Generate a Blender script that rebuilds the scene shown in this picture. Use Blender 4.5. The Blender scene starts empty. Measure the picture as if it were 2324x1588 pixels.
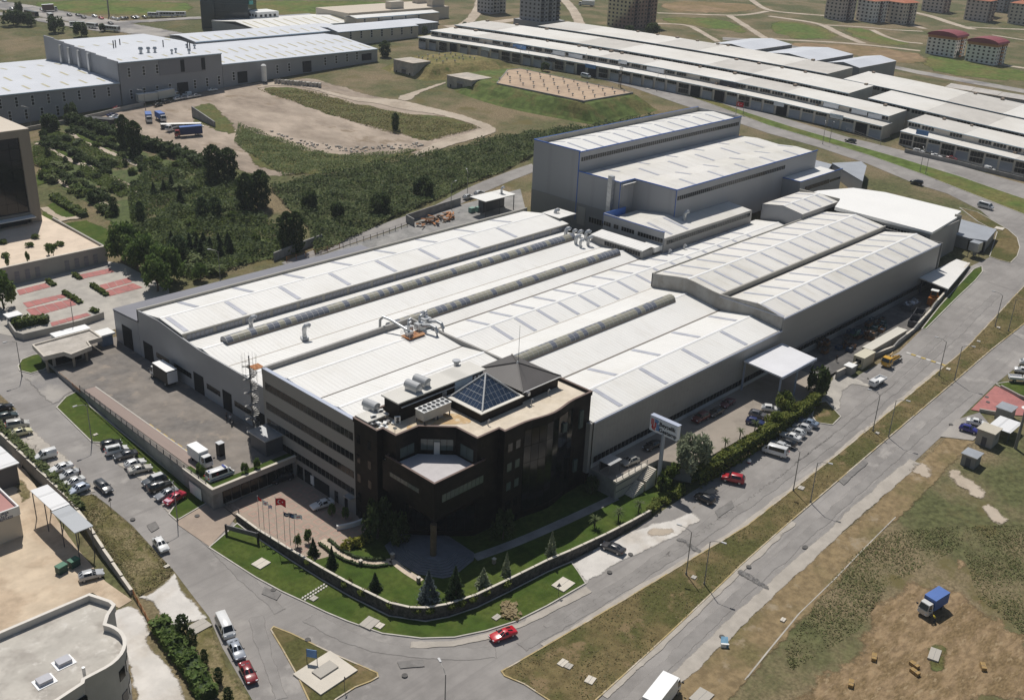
import math,random
# ---- survey helpers: the photograph's camera, solved from the factory's right angles ----
IMG_W,IMG_H = 2324.0,1588.0
CAM = (0.0,0.0,102.0)
FOC = 2386.66
AX = ((0.69495382,0.26881607,-0.66691612),(-0.71790185,0.31188181,-0.62237181),(0.04069546,0.91129998,0.40972701))
def ray(x,y):
 d = (x - IMG_W / 2,IMG_H / 2 - y,-FOC)
 n = math.sqrt(sum(c * c for c in d))
 return [sum(AX[i][k] * d[k] for k in range(3)) / n for i in range(3)]
def at(x,y,z=0.0):
 w = ray(x,y); t = (z - CAM[2]) / w[2]
 return (w[0] * t,w[1] * t,z)
def sp(t,r):
 t = t / r
 return r * (t if t > 30 else math.log1p(math.exp(t)))
def natural(x,y):
 rx = 0.052 * sp(x - 118,12) - 0.022 * sp(x - 330,25) - 0.024 * sp(x - 480,40)
 ry = 0.052 * sp(y - 120,12) - 0.024 * sp(y - 225,20) - 0.022 * sp(y - 480,40)
 return -5.2 + rx + ry - 0.5
def lot_x(y):
 return 63.4 if y > 165 else 59.0 + (y - 134) * 0.142
def ground_z(x,y):
 z = natural(x,y)
 if x < lot_x(y) and 132 < y < 230:z -= 2.4 * min(1.0,(y - 132) / 25.0)
 if in_poly(x,y,YARD_CUT):z = min(z,-0.3)
 return z
YARD_CUT = [(206,107.4),(303,107.4),(304,103.6),(286,101.2),(270,98.5),(252,95.2),(236,94.2),(226,95.8),(212,97)]
def in_poly(x,y,poly):
 r = False; n = len(poly); j = n - 1
 for i in range(n):
  xi,yi = poly[i]; xj,yj = poly[j]
  if (yi > y) != (yj > y) and x < (xj - xi) * (y - yi) / (yj - yi) + xi:r = not r
  j = i
 return r
def g(x,y,up=0.0,hf=None):
 hf = hf or ground_z; z = -4.0
 for _ in range(60):
  p = at(x,y,z); z2 = hf(p[0],p[1]) + up
  z = z + 0.6 * (z2 - z)
 p = at(x,y,z)
 return (p[0],p[1],hf(p[0],p[1]) + up)
def K(c,r,p):
 return (c * 581 + p[0] / 4.0,(0,397.2,794.3,1190.4)[r] + p[1] / 4.0)
def top_z(x,y,X,Y):
 w = ray(x,y); t = math.hypot(X,Y) / math.hypot(w[0],w[1])
 return CAM[2] + w[2] * t
import bpy,bmesh
from mathutils import Vector,Matrix
from mathutils.kdtree import KDTree
from mathutils.geometry import delaunay_2d_cdt
rnd = random.Random(7)
S = bpy.context.scene
COL = S.collection
# ------------------------------------------------------------------ camera, sky, sun
cd = bpy.data.cameras.new('camera'); cam = bpy.data.objects.new('camera',cd); COL.objects.link(cam)
cd.sensor_width = 36.0; cd.lens = FOC * 36.0 / IMG_W; cd.clip_start = 1.0; cd.clip_end = 6000.0
mw = Matrix([list(AX[i]) + [CAM[i]] for i in range(3)] + [[0,0,0,1]])
cam.matrix_world = mw
S.camera = cam
S.render.resolution_x = 1024; S.render.resolution_y = 699
SUN_DIR = Vector((0.24,0.44,0.865)).normalized()
w = bpy.data.worlds.new('World'); S.world = w; w.use_nodes = True
nt = w.node_tree
bg = nt.nodes['Background']
sky = nt.nodes.new('ShaderNodeTexSky'); sky.sky_type = 'NISHITA'; sky.sun_disc = False
sky.sun_elevation = math.asin(SUN_DIR.z); sky.sun_rotation = math.atan2(SUN_DIR.x,SUN_DIR.y)
sky.altitude = 100; sky.air_density = 1.3; sky.dust_density = 1.5
nt.links.new(sky.outputs[0],bg.inputs[0]); bg.inputs[1].default_value = 0.05
sl = bpy.data.lights.new('sun','SUN'); sl.energy = 4.0; sl.angle = math.radians(0.55); sl.color = (1.0,0.955,0.89)
so = bpy.data.objects.new('sun',sl); COL.objects.link(so)
so.rotation_euler = (-SUN_DIR).to_track_quat('-Z','Y').to_euler(); so.location = (0,0,300)
vs = S.view_settings; vs.view_transform = 'Standard'; vs.look = 'None'; vs.exposure = 0.0; vs.gamma = 1.0; vs.use_curve_mapping = False
# ------------------------------------------------------------------ materials
MATS = {}
def M(name,col=(.5,.5,.5),rough=.75,var=.12,scale=.35,metal=0.0,bump=0.0,bscale=6.0,col2=None,mixs=None,spec=.35,wave=None,detail=5.0,aniso=None,mixr=(.42,.6),emit=None,col3=None,coat=0.0,streak=None):
 """noise-varied surface; col2 patches in over noise of scale mixs; wave = (axis, period, depth, tint) for profiled sheet"""
 if name in MATS:return MATS[name]
 m = bpy.data.materials.new(name); m.use_nodes = True; t = m.node_tree; N = t.nodes; Lk = t.links
 b = N['Principled BSDF']; b.inputs['Roughness'].default_value = rough; b.inputs['Metallic'].default_value = metal
 b.inputs['Specular IOR Level'].default_value = spec
 if coat:b.inputs['Coat Weight'].default_value = coat; b.inputs['Coat Roughness'].default_value = .08
 tc = N.new('ShaderNodeTexCoord'); vec = tc.outputs['Object']
 if aniso:
  mp = N.new('ShaderNodeMapping'); mp.inputs['Scale'].default_value = (aniso[0],aniso[1],1); mp.inputs['Rotation'].default_value = (0,0,aniso[2]); Lk.new(vec,mp.inputs[0]); vec = mp.outputs[0]
 def noise(sc,det=detail,rg=.6):
  n = N.new('ShaderNodeTexNoise'); n.inputs['Scale'].default_value = sc; n.inputs['Detail'].default_value = det
  n.inputs['Roughness'].default_value = rg; Lk.new(vec,n.inputs['Vector']); return n.outputs['Fac']
 def ramp(fac,lo,hi):
  r = N.new('ShaderNodeMapRange'); r.inputs[1].default_value = lo; r.inputs[2].default_value = hi
  r.interpolation_type = 'SMOOTHSTEP'; Lk.new(fac,r.inputs[0]); return r.outputs[0]
 def mix(fac,a,c):
  x = N.new('ShaderNodeMix'); x.data_type = 'RGBA'
  if isinstance(fac,float):x.inputs[0].default_value = fac
  else:Lk.new(fac,x.inputs[0])
  for s,v in ((6,a),(7,c)):
   if isinstance(v,tuple):x.inputs[s].default_value = (*v,1)
   else:Lk.new(v,x.inputs[s])
  return x.outputs[2]
 def sc3(c,k):return tuple(max(0.0,min(1.0,v * k)) for v in c)
 c = mix(ramp(noise(scale),.3,.7),sc3(col,1 - var),sc3(col,1 + var)) if var else None
 if col2:
  k = noise(mixs or scale * .4)
  c = mix(ramp(k,*mixr),c or col,mix(ramp(noise(scale * 2.3),.3,.7),sc3(col2,1 - var),sc3(col2,1 + var)))
 if col3:
  c = mix(ramp(noise((mixs or scale) * 2.7,6),.56,.68),c,col3)
 if streak:
  mp = N.new('ShaderNodeMapping'); mp.inputs['Scale'].default_value = (streak[1],streak[2],1); Lk.new(tc.outputs['Object'],mp.inputs[0]); n = N.new('ShaderNodeTexNoise'); n.inputs['Scale'].default_value = 1; n.inputs['Detail'].default_value = 7; n.inputs['Roughness'].default_value = .65; Lk.new(mp.outputs[0],n.inputs['Vector'])
  r = N.new('ShaderNodeMapRange'); r.inputs[1].default_value,r.inputs[2].default_value,r.inputs[4].default_value = streak[3],streak[4],streak[5]; Lk.new(n.outputs['Fac'],r.inputs[0]); c = mix(r.outputs[0],c or col,streak[0])
 if wave:
  ax,per,dep,tint = wave
  sx = N.new('ShaderNodeSeparateXYZ'); Lk.new(vec,sx.inputs[0])
  mm = N.new('ShaderNodeMath'); mm.operation = 'MULTIPLY'; mm.inputs[1].default_value = 2 * math.pi / per
  Lk.new(sx.outputs[ax],mm.inputs[0])
  sn = N.new('ShaderNodeMath'); sn.operation = 'SINE'; Lk.new(mm.outputs[0],sn.inputs[0])
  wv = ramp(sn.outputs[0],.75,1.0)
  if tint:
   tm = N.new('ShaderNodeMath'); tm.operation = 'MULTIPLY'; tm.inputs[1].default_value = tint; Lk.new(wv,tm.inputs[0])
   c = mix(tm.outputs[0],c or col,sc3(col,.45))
  bp = N.new('ShaderNodeBump'); bp.inputs['Strength'].default_value = dep; bp.inputs['Distance'].default_value = .06
  Lk.new(wv,bp.inputs['Height']); Lk.new(bp.outputs[0],b.inputs['Normal'])
 elif bump:
  bp = N.new('ShaderNodeBump'); bp.inputs['Strength'].default_value = min(1.0,bump); bp.inputs['Distance'].default_value = .15 * max(1,bump)
  Lk.new(noise(bscale,8,.7),bp.inputs['Height']); Lk.new(bp.outputs[0],b.inputs['Normal'])
 if c is None:b.inputs['Base Color'].default_value = (*col,1)
 else:Lk.new(c,b.inputs['Base Color'])
 MATS[name] = m
 return m
def PAINT(col,rough=.28,metal=.0):
 return M('paint_%02x%02x%02x_%d' % (*[int(255 * c) for c in col],int(rough * 100)),col,rough,.03,1.5,metal,spec=.5,coat=.5)
 # ------------------------------------------------------------------ mesh and object helpers
ORG = {}
def org(p):
 while p is not None:
  if p in ORG:return ORG[p]
  p = p.parent
 return (0,0,0)
def link(o,parent=None):
 COL.objects.link(o)
 if parent:
  o.parent = parent
  if parent.parent:o.matrix_parent_inverse = parent.matrix_basis.inverted()
 return o
def thing(name,label,cat,loc=(0,0,0),rz=0.0,group=None,world=False):
 o = bpy.data.objects.new(name,None); o.empty_display_size = .3; COL.objects.link(o)
 o.location = loc; o.rotation_euler = (0,0,rz); o['label'] = label; o['category'] = cat
 if group:o['group'] = group
 ORG[o] = tuple(loc) if world else (0,0,0)
 return o
def tag(o,label=None,cat=None,group=None,kind=None):
 if label:o['label'] = label
 if cat:o['category'] = cat
 if group:o['group'] = group
 if kind:o['kind'] = kind
 return o
class MB:
 def __init__(s):s.v = []; s.f = []; s.mi = []
 def quad(s,*p,m=0):
  i = len(s.v); s.v += [tuple(q) for q in p]; s.f.append(tuple(range(i,i + len(p)))); s.mi.append(m); return s
 def box(s,x0,x1,y0,y1,z0,z1,m=0):
  i = len(s.v)
  s.v += [(x0,y0,z0),(x1,y0,z0),(x1,y1,z0),(x0,y1,z0),(x0,y0,z1),(x1,y0,z1),(x1,y1,z1),(x0,y1,z1)]
  for f in ((3,2,1,0),(4,5,6,7),(0,1,5,4),(1,2,6,5),(2,3,7,6),(3,0,4,7)):
   s.f.append(tuple(i + k for k in f)); s.mi.append(m)
  return s
 def prism(s,xy,z0,z1,m=0,top=True,bot=False):
  n = len(xy)
  if sum(xy[i][0] * xy[(i + 1) % n][1] - xy[(i + 1) % n][0] * xy[i][1] for i in range(n)) < 0:xy = xy[::-1]
  za = z0 if callable(z0) else (lambda x,y:z0); zb = z1 if callable(z1) else (lambda x,y:z1)
  i = len(s.v)
  s.v += [(x,y,za(x,y)) for x,y in xy] + [(x,y,zb(x,y)) for x,y in xy]
  for k in range(n):
   q = (k + 1) % n; s.f.append((i + k,i + q,i + n + q,i + n + k)); s.mi.append(m)
  if top:s.f.append(tuple(i + n + k for k in range(n))); s.mi.append(m)
  if bot:s.f.append(tuple(i + k for k in reversed(range(n)))); s.mi.append(m)
  return s
 def wallpath(s,pts,t,z0,z1,closed=False,m=0):
  """upright wall along pts (x,y); z0/z1 numbers or functions"""
  n = len(pts); P = [Vector(p[:2]) for p in pts]; Lp = []; Rp = []
  for k in range(n):
   a = P[k - 1] if (k or closed) else None; c = P[(k + 1) % n] if (k < n - 1 or closed) else None
   d1 = (P[k] - a).normalized() if a is not None else None; d2 = (c - P[k]).normalized() if c is not None else None
   d = ((d1 or d2) + (d2 or d1)).normalized(); nn = Vector((-d.y,d.x))
   ref = d1 or d2; k1 = max(.35,nn.dot(Vector((-ref.y,ref.x))))
   Lp.append(P[k] + nn * (t / 2 / k1)); Rp.append(P[k] - nn * (t / 2 / k1))
  za = z0 if callable(z0) else (lambda x,y:z0); zb = z1 if callable(z1) else (lambda x,y:z1)
  for k in range(n if closed else n - 1):
   q = (k + 1) % n; i = len(s.v)
   b = [Rp[k],Rp[q],Lp[q],Lp[k]]; ck = (P[k],P[q],P[q],P[k])
   s.v += [(v.x,v.y,za(c.x,c.y)) for v,c in zip(b,ck)] + [(v.x,v.y,zb(c.x,c.y)) for v,c in zip(b,ck)]
   for f in ((4,5,6,7),(0,1,5,4),(2,3,7,6),(3,0,4,7),(1,2,6,5)):
    s.f.append(tuple(i + e for e in f)); s.mi.append(m)
  return s
 def tube(s,pts,r,n=6,m=0,caps=True,r1=None):
  P = [Vector(p) for p in pts]; K_ = len(P); i0 = len(s.v)
  for k,p in enumerate(P):
   d = (P[min(k + 1,K_ - 1)] - P[max(k - 1,0)]).normalized()
   u = d.cross(Vector((0,0,1)))
   if u.length < 1e-3:u = Vector((1,0,0))
   u.normalize(); v = d.cross(u); rr = r if r1 is None else r + (r1 - r) * k / max(1,K_ - 1)
   s.v += [tuple(p + u * (rr * math.cos(2 * math.pi * a / n)) + v * (rr * math.sin(2 * math.pi * a / n))) for a in range(n)]
  for k in range(K_ - 1):
   for a in range(n):
    b = (a + 1) % n; s.f.append((i0 + k * n + b,i0 + k * n + a,i0 + (k + 1) * n + a,i0 + (k + 1) * n + b)); s.mi.append(m)
  if caps:
   s.f.append(tuple(i0 + a for a in range(n))); s.f.append(tuple(i0 + (K_ - 1) * n + a for a in reversed(range(n)))); s.mi += [m,m]
  return s
 def cyl(s,x,y,z0,z1,r0,r1=None,n=12,m=0):return s.tube([(x,y,z0),(x,y,z1)],r0,n,m,True,r0 if r1 is None else r1)
 def mesh(s,name,mats,o=(0,0,0),smooth=False):
  me = bpy.data.meshes.new(name)
  me.from_pydata([(a - o[0],b - o[1],c - o[2]) for a,b,c in s.v],[],s.f)
  for mm in (mats if isinstance(mats,(list,tuple)) else [mats]):me.materials.append(mm)
  if any(s.mi):me.polygons.foreach_set('material_index',s.mi)
  if smooth:me.polygons.foreach_set('use_smooth',[True] * len(me.polygons))
  me.update(); return me
 def build(s,name,mats,parent=None,smooth=False):
  return link(bpy.data.objects.new(name,s.mesh(name,mats,org(parent),smooth)),parent)
UNIT = {}
def unit(mat):
 if mat.name not in UNIT:UNIT[mat.name] = MB().box(-.5,.5,-.5,.5,-.5,.5).mesh('block_' + mat.name,mat)
 return UNIT[mat.name]
def bx(name,mat,parent,x0,x1,y0,y1,z0,z1):
 """a box piece that shares one mesh per material"""
 o = org(parent); ob = bpy.data.objects.new(name,unit(mat))
 ob.location = ((x0 + x1) / 2 - o[0],(y0 + y1) / 2 - o[1],(z0 + z1) / 2 - o[2]); ob.scale = (abs(x1 - x0),abs(y1 - y0),abs(z1 - z0))
 return link(ob,parent)
def put(name,me,parent=None,loc=(0,0,0),rz=0.0,sc=None,rot=None):
 o = org(parent); ob = bpy.data.objects.new(name,me); ob.location = (loc[0] - o[0],loc[1] - o[1],loc[2] - o[2])
 ob.rotation_euler = rot or (0,0,rz)
 if sc:ob.scale = sc if isinstance(sc,tuple) else (sc,sc,sc)
 return link(ob,parent)
def copy_tree(o,parent=None):
 c = o.copy(); COL.objects.link(c); c.parent = parent
 ORG[c] = ORG.get(o,(0,0,0))
 for ch in o.children:copy_tree(ch,c)
 return c
def inside(x,y,poly):
 r = False; n = len(poly); j = n - 1
 for i in range(n):
  xi,yi = poly[i][0],poly[i][1]; xj,yj = poly[j][0],poly[j][1]
  if (yi > y) != (yj > y) and x < (xj - xi) * (y - yi) / (yj - yi) + xi:r = not r
  j = i
 return r
def dens(poly,st,closed=True):
 out = []; n = len(poly)
 for i in range(n if closed else n - 1):
  a = poly[i]; b = poly[(i + 1) % n]; L_ = math.hypot(b[0] - a[0],b[1] - a[1]); k = max(1,int(L_ / st))
  out += [(a[0] + (b[0] - a[0]) * t / k,a[1] + (b[1] - a[1]) * t / k) for t in range(k)]
 if not closed:out.append(tuple(poly[-1][:2]))
 return out
def smoothp(poly,it=2,closed=True):
 """Chaikin rounding of a traced outline"""
 for _ in range(it):
  q = []; n = len(poly)
  rng = range(n) if closed else range(n - 1)
  if not closed:q.append(poly[0])
  for i in rng:
   a = poly[i]; b = poly[(i + 1) % n]
   q += [(a[0] * .75 + b[0] * .25,a[1] * .75 + b[1] * .25),(a[0] * .25 + b[0] * .75,a[1] * .25 + b[1] * .75)]
  if not closed:q.append(poly[-1])
  poly = q
 return poly
def GP(pts,sm=0,closed=True):
 q = [g(*p)[:2] for p in pts]
 return smoothp(q,sm,closed) if sm else q
 # ------------------------------------------------------------------ ground
m_field = M('meadow',(.1,.105,.047),.95,.35,.9,bump=.6,bscale=1.3,col2=(.2,.158,.095),mixs=.035,mixr=(.4,.62),col3=(.135,.115,.05),spec=.1)
m_asphalt = M('asphalt',(.305,.287,.27),.95,.12,.16,bump=.25,bscale=9,col2=(.245,.23,.217),mixs=.045,mixr=(.38,.66),col3=(.355,.333,.31),spec=.15,streak=((.19,.178,.17),.03,.9,.52,.74,.55))
m_asphalt2 = M('worn_asphalt',(.36,.335,.305),.9,.12,.1,bump=.25,bscale=9,col2=(.21,.2,.195),mixs=.06,spec=.25)
m_yardpave = M('yard_asphalt',(.235,.21,.185),.95,.16,.25,bump=.2,bscale=9,col2=(.175,.162,.15),mixs=.09,col3=(.29,.25,.21),spec=.15)
m_conc = M('concrete',(.45,.42,.37),.85,.1,.25,bump=.15,bscale=8,col2=(.37,.345,.31),mixs=.1,spec=.3)
m_conc_d = M('grey_concrete',(.3,.29,.275),.85,.14,.3,bump=.2,bscale=7,col2=(.23,.225,.215),mixs=.2,spec=.3)
m_apron = M('pale_concrete',(.6,.57,.53),.85,.1,.3,bump=.15,bscale=8,col2=(.5,.46,.41),mixs=.12,spec=.3)
m_lawn = M('lawn',(.052,.085,.016),.95,.22,.5,bump=.5,bscale=5,col2=(.075,.1,.022),mixs=.12,spec=.1)
m_dry = M('dry_verge',(.155,.122,.058),.95,.25,.8,bump=.6,bscale=4,col2=(.088,.088,.032),mixs=.09,mixr=(.45,.62),col3=(.21,.155,.085),spec=.1)
m_weeds = M('weedy_verge',(.135,.12,.05),.95,.3,1.2,bump=.8,bscale=3.5,col2=(.22,.18,.1),mixs=.25,col3=(.08,.085,.03),spec=.1)
m_straw = M('mown_straw',(.26,.185,.108),.95,.3,1.0,bump=.6,bscale=4,col2=(.19,.135,.072),mixs=.4,col3=(.32,.24,.145),spec=.1,aniso=(.55,1.25,.75))
m_weedg = M('green_weeds',(.1,.115,.042),.95,.35,.8,bump=.9,bscale=2.5,col2=(.115,.11,.04),mixs=.12,col3=(.17,.135,.065),spec=.1)
m_dirt = M('bare_dirt',(.40,.33,.265),.95,.18,.15,bump=.6,bscale=1.2,col2=(.30,.245,.195),mixs=.06,col3=(.25,.195,.14),spec=.1,aniso=(1,.5,.4))
m_sand = M('sandy_lot',(.55,.45,.335),.95,.14,.25,bump=.3,bscale=3,col2=(.46,.36,.26),mixs=.1,spec=.1)
m_track = M('dirt_track',(.48,.41,.33),.95,.12,.2,bump=.3,bscale=2,col2=(.4,.335,.265),mixs=.1,spec=.1)
m_plaza = M('plaza_paving',(.36,.285,.225),.8,.08,.5,bump=.1,bscale=10,col2=(.32,.255,.205),mixs=.15,spec=.3)
m_redpave = M('red_paving',(.42,.17,.155),.85,.1,.5,bump=.1,bscale=9,col2=(.36,.15,.14),mixs=.3,spec=.3)
m_palepave = M('pale_paving',(.68,.56,.44),.8,.06,.3,bump=.1,bscale=7,col2=(.62,.51,.4),mixs=.2,spec=.3)
m_kerb = M('kerb_stone',(.5,.47,.42),.85,.12,.6,bump=.2,bscale=9)
m_kerb_y = M('yellow_kerb',(.40,.31,.15),.8,.15,.8,bump=.2,bscale=9,col2=(.5,.44,.36),mixs=.3)
m_lgreen = M('fresh_meadow',(.1,.14,.035),.95,.3,.3,bump=.5,bscale=1,col2=(.15,.14,.05),mixs=.04,spec=.1)
m_tan = M('fallow_field',(.27,.19,.115),.95,.2,.2,bump=.4,bscale=1,col2=(.2,.15,.075),mixs=.03,spec=.1)
def cdt_mesh(name,pts,edges,zf,mat,want=1):
 r = delaunay_2d_cdt([Vector(p) for p in pts],edges,[],want,1e-4)
 me = bpy.data.meshes.new(name)
 V_ = [(p.x,p.y,zf(p.x,p.y)) for p in r[0]]; F_ = []
 for f in r[2]:
  a,b,c = [r[0][i] for i in f[:3]]
  F_.append(tuple(f) if (b - a).x * (c - a).y - (b - a).y * (c - a).x > 0 else tuple(reversed(f)))
 me.from_pydata(V_,[],F_); me.materials.append(mat); me.update()
 return me
def grid_pts(x0,x1,y0,y1,st):return [(x,y) for x in frange(x0,x1,st) for y in frange(y0,y1,st)]
def frange(a,b,s):
 n = int(round((b - a) / s)); return [a + s * i for i in range(n + 1)]
gp = grid_pts(-40,440,-40,480,7)
gp += [p for p in grid_pts(-640,1640,-640,1840,40) if not (-45 < p[0] < 445 and -45 < p[1] < 485)]
gp += [p for p in grid_pts(-2400,3200,-2400,3200,200) if not (-660 < p[0] < 1660 and -660 < p[1] < 1860)]
ge = []
cut = dens(YARD_CUT,4); cen = (sum(p[0] for p in cut) / len(cut),sum(p[1] for p in cut) / len(cut))
for k in (.999,1.006):
 i0 = len(gp); gp += [(cen[0] + (x - cen[0]) * k,cen[1] + (y - cen[1]) * (1 - (1 - k) * 5)) for x,y in cut]
 ge += [(i0 + i,i0 + (i + 1) % len(cut)) for i in range(len(cut))]
for o_ in (-.12,.12):
 i0 = len(gp); ln = [(lot_x(y) + o_,y) for y in frange(132,229,4)]; gp += ln; ge += [(i0 + i,i0 + i + 1) for i in range(len(ln) - 1)]
gm = cdt_mesh('ground',gp,ge,ground_z,m_field,0)
tag(link(bpy.data.objects.new('ground',gm)),kind='structure')
def SOFT(mat):
 """the same ground, thinning out in patches towards its edge"""
 k = mat.name + '_thinning'
 if k in MATS:return MATS[k]
 m = mat.copy(); m.name = k; t = m.node_tree; N = t.nodes; b = N['Principled BSDF']
 at_ = N.new('ShaderNodeAttribute'); at_.attribute_name = 'edge'; tc = N.new('ShaderNodeTexCoord'); n = N.new('ShaderNodeTexNoise'); n.inputs['Scale'].default_value = .55; n.inputs['Detail'].default_value = 8; n.inputs['Roughness'].default_value = .7; t.links.new(tc.outputs['Object'],n.inputs['Vector'])
 ad = N.new('ShaderNodeMath'); ad.operation = 'MULTIPLY_ADD'; ad.inputs[1].default_value = 1.6; t.links.new(n.outputs['Fac'],ad.inputs[0]); t.links.new(at_.outputs['Fac'],ad.inputs[2])
 r = N.new('ShaderNodeMapRange'); r.inputs[1].default_value = 1.05; r.inputs[2].default_value = 1.35; t.links.new(ad.outputs[0],r.inputs[0]); t.links.new(r.outputs[0],b.inputs['Alpha'])
 MATS[k] = m; return m
def sheet(name,poly,mat,layer=1,st=5.0,rag=0.0,zf=None,up=None,kind='structure',seed=1,soft=None):
 """a thin surface laid over the ground; rag roughens its outline"""
 zf = zf or ground_z; up = .045 * layer if up is None else up
 P = dens(poly,st if not rag else 1.6)
 if rag:
  r_ = random.Random(seed + len(P)); a1 = [r_.uniform(-1,1) for _ in P]
  n = len(P); w1 = [sum(a1[(i + j) % n] for j in range(-3,4)) / 2.2 for i in range(n)]
  P = [(p[0] + rag * (w1[i] + .5 * a1[i]),p[1] + rag * (w1[(i * 3 + 5) % n] * .3 + .5 * a1[(i + 7) % n] + w1[i] * .5)) for i,p in enumerate(P)]
 xs = [p[0] for p in P]; ys = [p[1] for p in P]; big = max(max(xs) - min(xs),max(ys) - min(ys))
 s2 = 7 if big < 400 else 14
 x0 = math.floor(min(xs) / s2) * s2; y0 = math.floor(min(ys) / s2) * s2
 I = [(x0 + s2 * i,y0 + s2 * j) for i in range(int((max(xs) - x0) / s2) + 2) for j in range(int((max(ys) - y0) / s2) + 2)]
 n = len(P); soft = (min(3.0,1.0 + rag) if rag else 0) if soft is None else soft
 if soft:
  sg = 1 if sum(P[i][0] * P[(i + 1) % n][1] - P[(i + 1) % n][0] * P[i][1] for i in range(n)) > 0 else -1
  for i in range(n):
   d = Vector((P[(i + 1) % n][0] - P[i - 1][0],P[(i + 1) % n][1] - P[i - 1][1])).normalized() * soft * sg
   for k_ in (.5,1.0):I.append((P[i][0] - d.y * k_,P[i][1] + d.x * k_))
 I = [q for q in I if inside(q[0],q[1],P)]
 me = cdt_mesh(name,P + I,[(i,(i + 1) % n) for i in range(n)],lambda x,y:zf(x,y) + up,SOFT(mat) if soft else mat,1)
 if soft:
  kd = KDTree(n)
  for i,p in enumerate(P):kd.insert((p[0],p[1],0),i)
  kd.balance(); ea = me.attributes.new('edge','FLOAT','POINT'); ea.data.foreach_set('value',[min(1.0,kd.find((v.co.x,v.co.y,0))[2] / soft) for v in me.vertices])
 return tag(link(bpy.data.objects.new(name,me)),kind=kind)
def kerb(poly,mat,name='kerb',wd=.22,hh=.16,closed=True,zf=None):
 zf = zf or ground_z
 pts = dens(poly,5,closed)
 o = MB().wallpath(pts,wd,lambda x,y:zf(x,y) - .3,lambda x,y:zf(x,y) + hh + .05,closed).build(name,mat)
 return tag(o,kind='structure')
def island(name,poly,mat,kmat,layer=3,rag=0):
 sheet(name,poly,mat,layer,rag=rag,up=.14); kerb(poly,kmat)
 # the streets round the factory
street_w = [g(*p)[:2] for p in [(-60,955),(5,968),(60,1035),(110,1098),(150,1128),(212,1122),(240,1142),(300,1192),(397,1298),(440,1355),(475,1400),(505,1470),(572,1587),(610,1660)]]
front_s = [(60,52),(75,40)]
road_s = [g(*p)[:2] for p in [(1430,1640),(1537,1538),(1743,1345),(1917,1190),(2076,1047),(2140,987),(2258,872),(2324,820),(2420,745)]]
site_n = [(330,90),(322,101),(304,102.5),(283,98),(269,96.1),(252,93.3),(236,91.5),(205,93.5),(199,92.9),(175,91.1),(148,92.3),(134,92.5),(105,95.9),(92,98),(84,112),(82,127),(82,150),(82,220),(92,232),(92,240),(20,262),(-10,262)]
sheet('road',street_w + front_s + road_s + [g(2420,560)[:2]] + site_n,m_asphalt,1)
# far dual carriageway beside the workshops
fs = [g(*p)[:2] for p in [(1150,141),(1230,152),(1330,172),(1437,200),(1552,240),(1640,268),(1743,303),(1855,334),(1968,372),(2078,418),(2150,440),(2225,478),(2275,520),(2303,560),(2293,597),(2240,640),(2300,660),(2400,560)]]
fn = [g(*p)[:2] for p in [(2420,458),(2324,418),(2143,366),(1980,325),(1928,313),(1743,258),(1600,208),(1512,180),(1400,158),(1260,141),(1162,131),(1100,124)]]
sheet('dual_road',fs + fn,m_asphalt,2)
med2 = [g(*p)[:2] for p in [(1262,156),(1340,165),(1437,185),(1512,203),(1600,232),(1743,285),(1855,318),(1968,352),(2090,395),(2230,450),(2324,487),(2420,540),(2420,496),(2324,452),(2180,402),(2050,362),(1928,327),(1800,290),(1700,258),(1600,222),(1512,195),(1400,170),(1300,155)]]
island('grass_median',med2,m_lgreen,m_kerb,3)
sheet('grass_verge',[g(*p)[:2] for p in [(1100,120),(1260,137),(1400,154),(1512,176),(1600,203),(1743,253),(1850,284),(1928,308),(1980,318),(1998,315),(1925,293),(1850,262),(1743,235),(1600,183),(1500,158),(1400,142),(1260,126),(1120,110)]],m_dry,3,rag=.6)
# long back road and motorway-like avenue at the top left
sheet('back_road',[g(*p)[:2] for p in [(1640,92),(1720,98),(1900,130),(1990,148),(2080,168),(2200,190),(2324,212),(2400,226),(2400,216),(2324,203),(2200,181),(2080,160),(1990,141),(1900,122),(1720,90),(1640,85)]],m_asphalt2,2)
# grass islands in the streets
isl_tri = [g(*p)[:2] for p in [(615,1430),(621,1423),(660,1438),(701,1458),(766,1489),(820,1512),(856,1528),(858,1537),(840,1547),(806,1560),(763,1587),(740,1610),(712,1610),(700,1587),(676,1535),(641,1473)]]
island('grass_island',isl_tri,m_dry,m_kerb_y)
med = [g(*p)[:2] for p in [(1138,1524),(1162,1511),(1322,1418),(1437,1350),(1557,1277),(1697,1193),(1743,1156),(1918,1019),(2068,894),(2190,794),(2324,650),(2440,520),(2440,620),(2324,735),(2250,794),(2165,867),(2018,992),(1785,1191),(1679,1285),(1527,1430),(1437,1513),(1354,1587),(1300,1640),(1262,1600),(1190,1553),(1145,1534)]]
island('grass_median',med,m_dry,m_kerb_y)
lawn_l = [g(*K(0,2,p))[:2] for p in [(515,525),(600,430),(725,368)]] + [(81.6,195),(81.6,150.2)] + [g(*K(0,2,p))[:2] for p in [(1860,1400),(1605,1550),(1535,1490),(1660,1310),(1560,1215),(1370,1100),(1120,885),(920,842),(835,838)]]
island('lawn',lawn_l,m_lawn,m_kerb)
wall_line = [(82.9,142.6),(82.9,136),(83.6,127),(84.4,119),(85.2,112.6),(86.6,104.9),(88.2,101.8),(90,100.0),(93,98.4),(98,97),(104.5,96.3),(113.5,95.5),(118.6,94.7),(127,93.7),(134,93.2),(139,93.0)]
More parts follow.
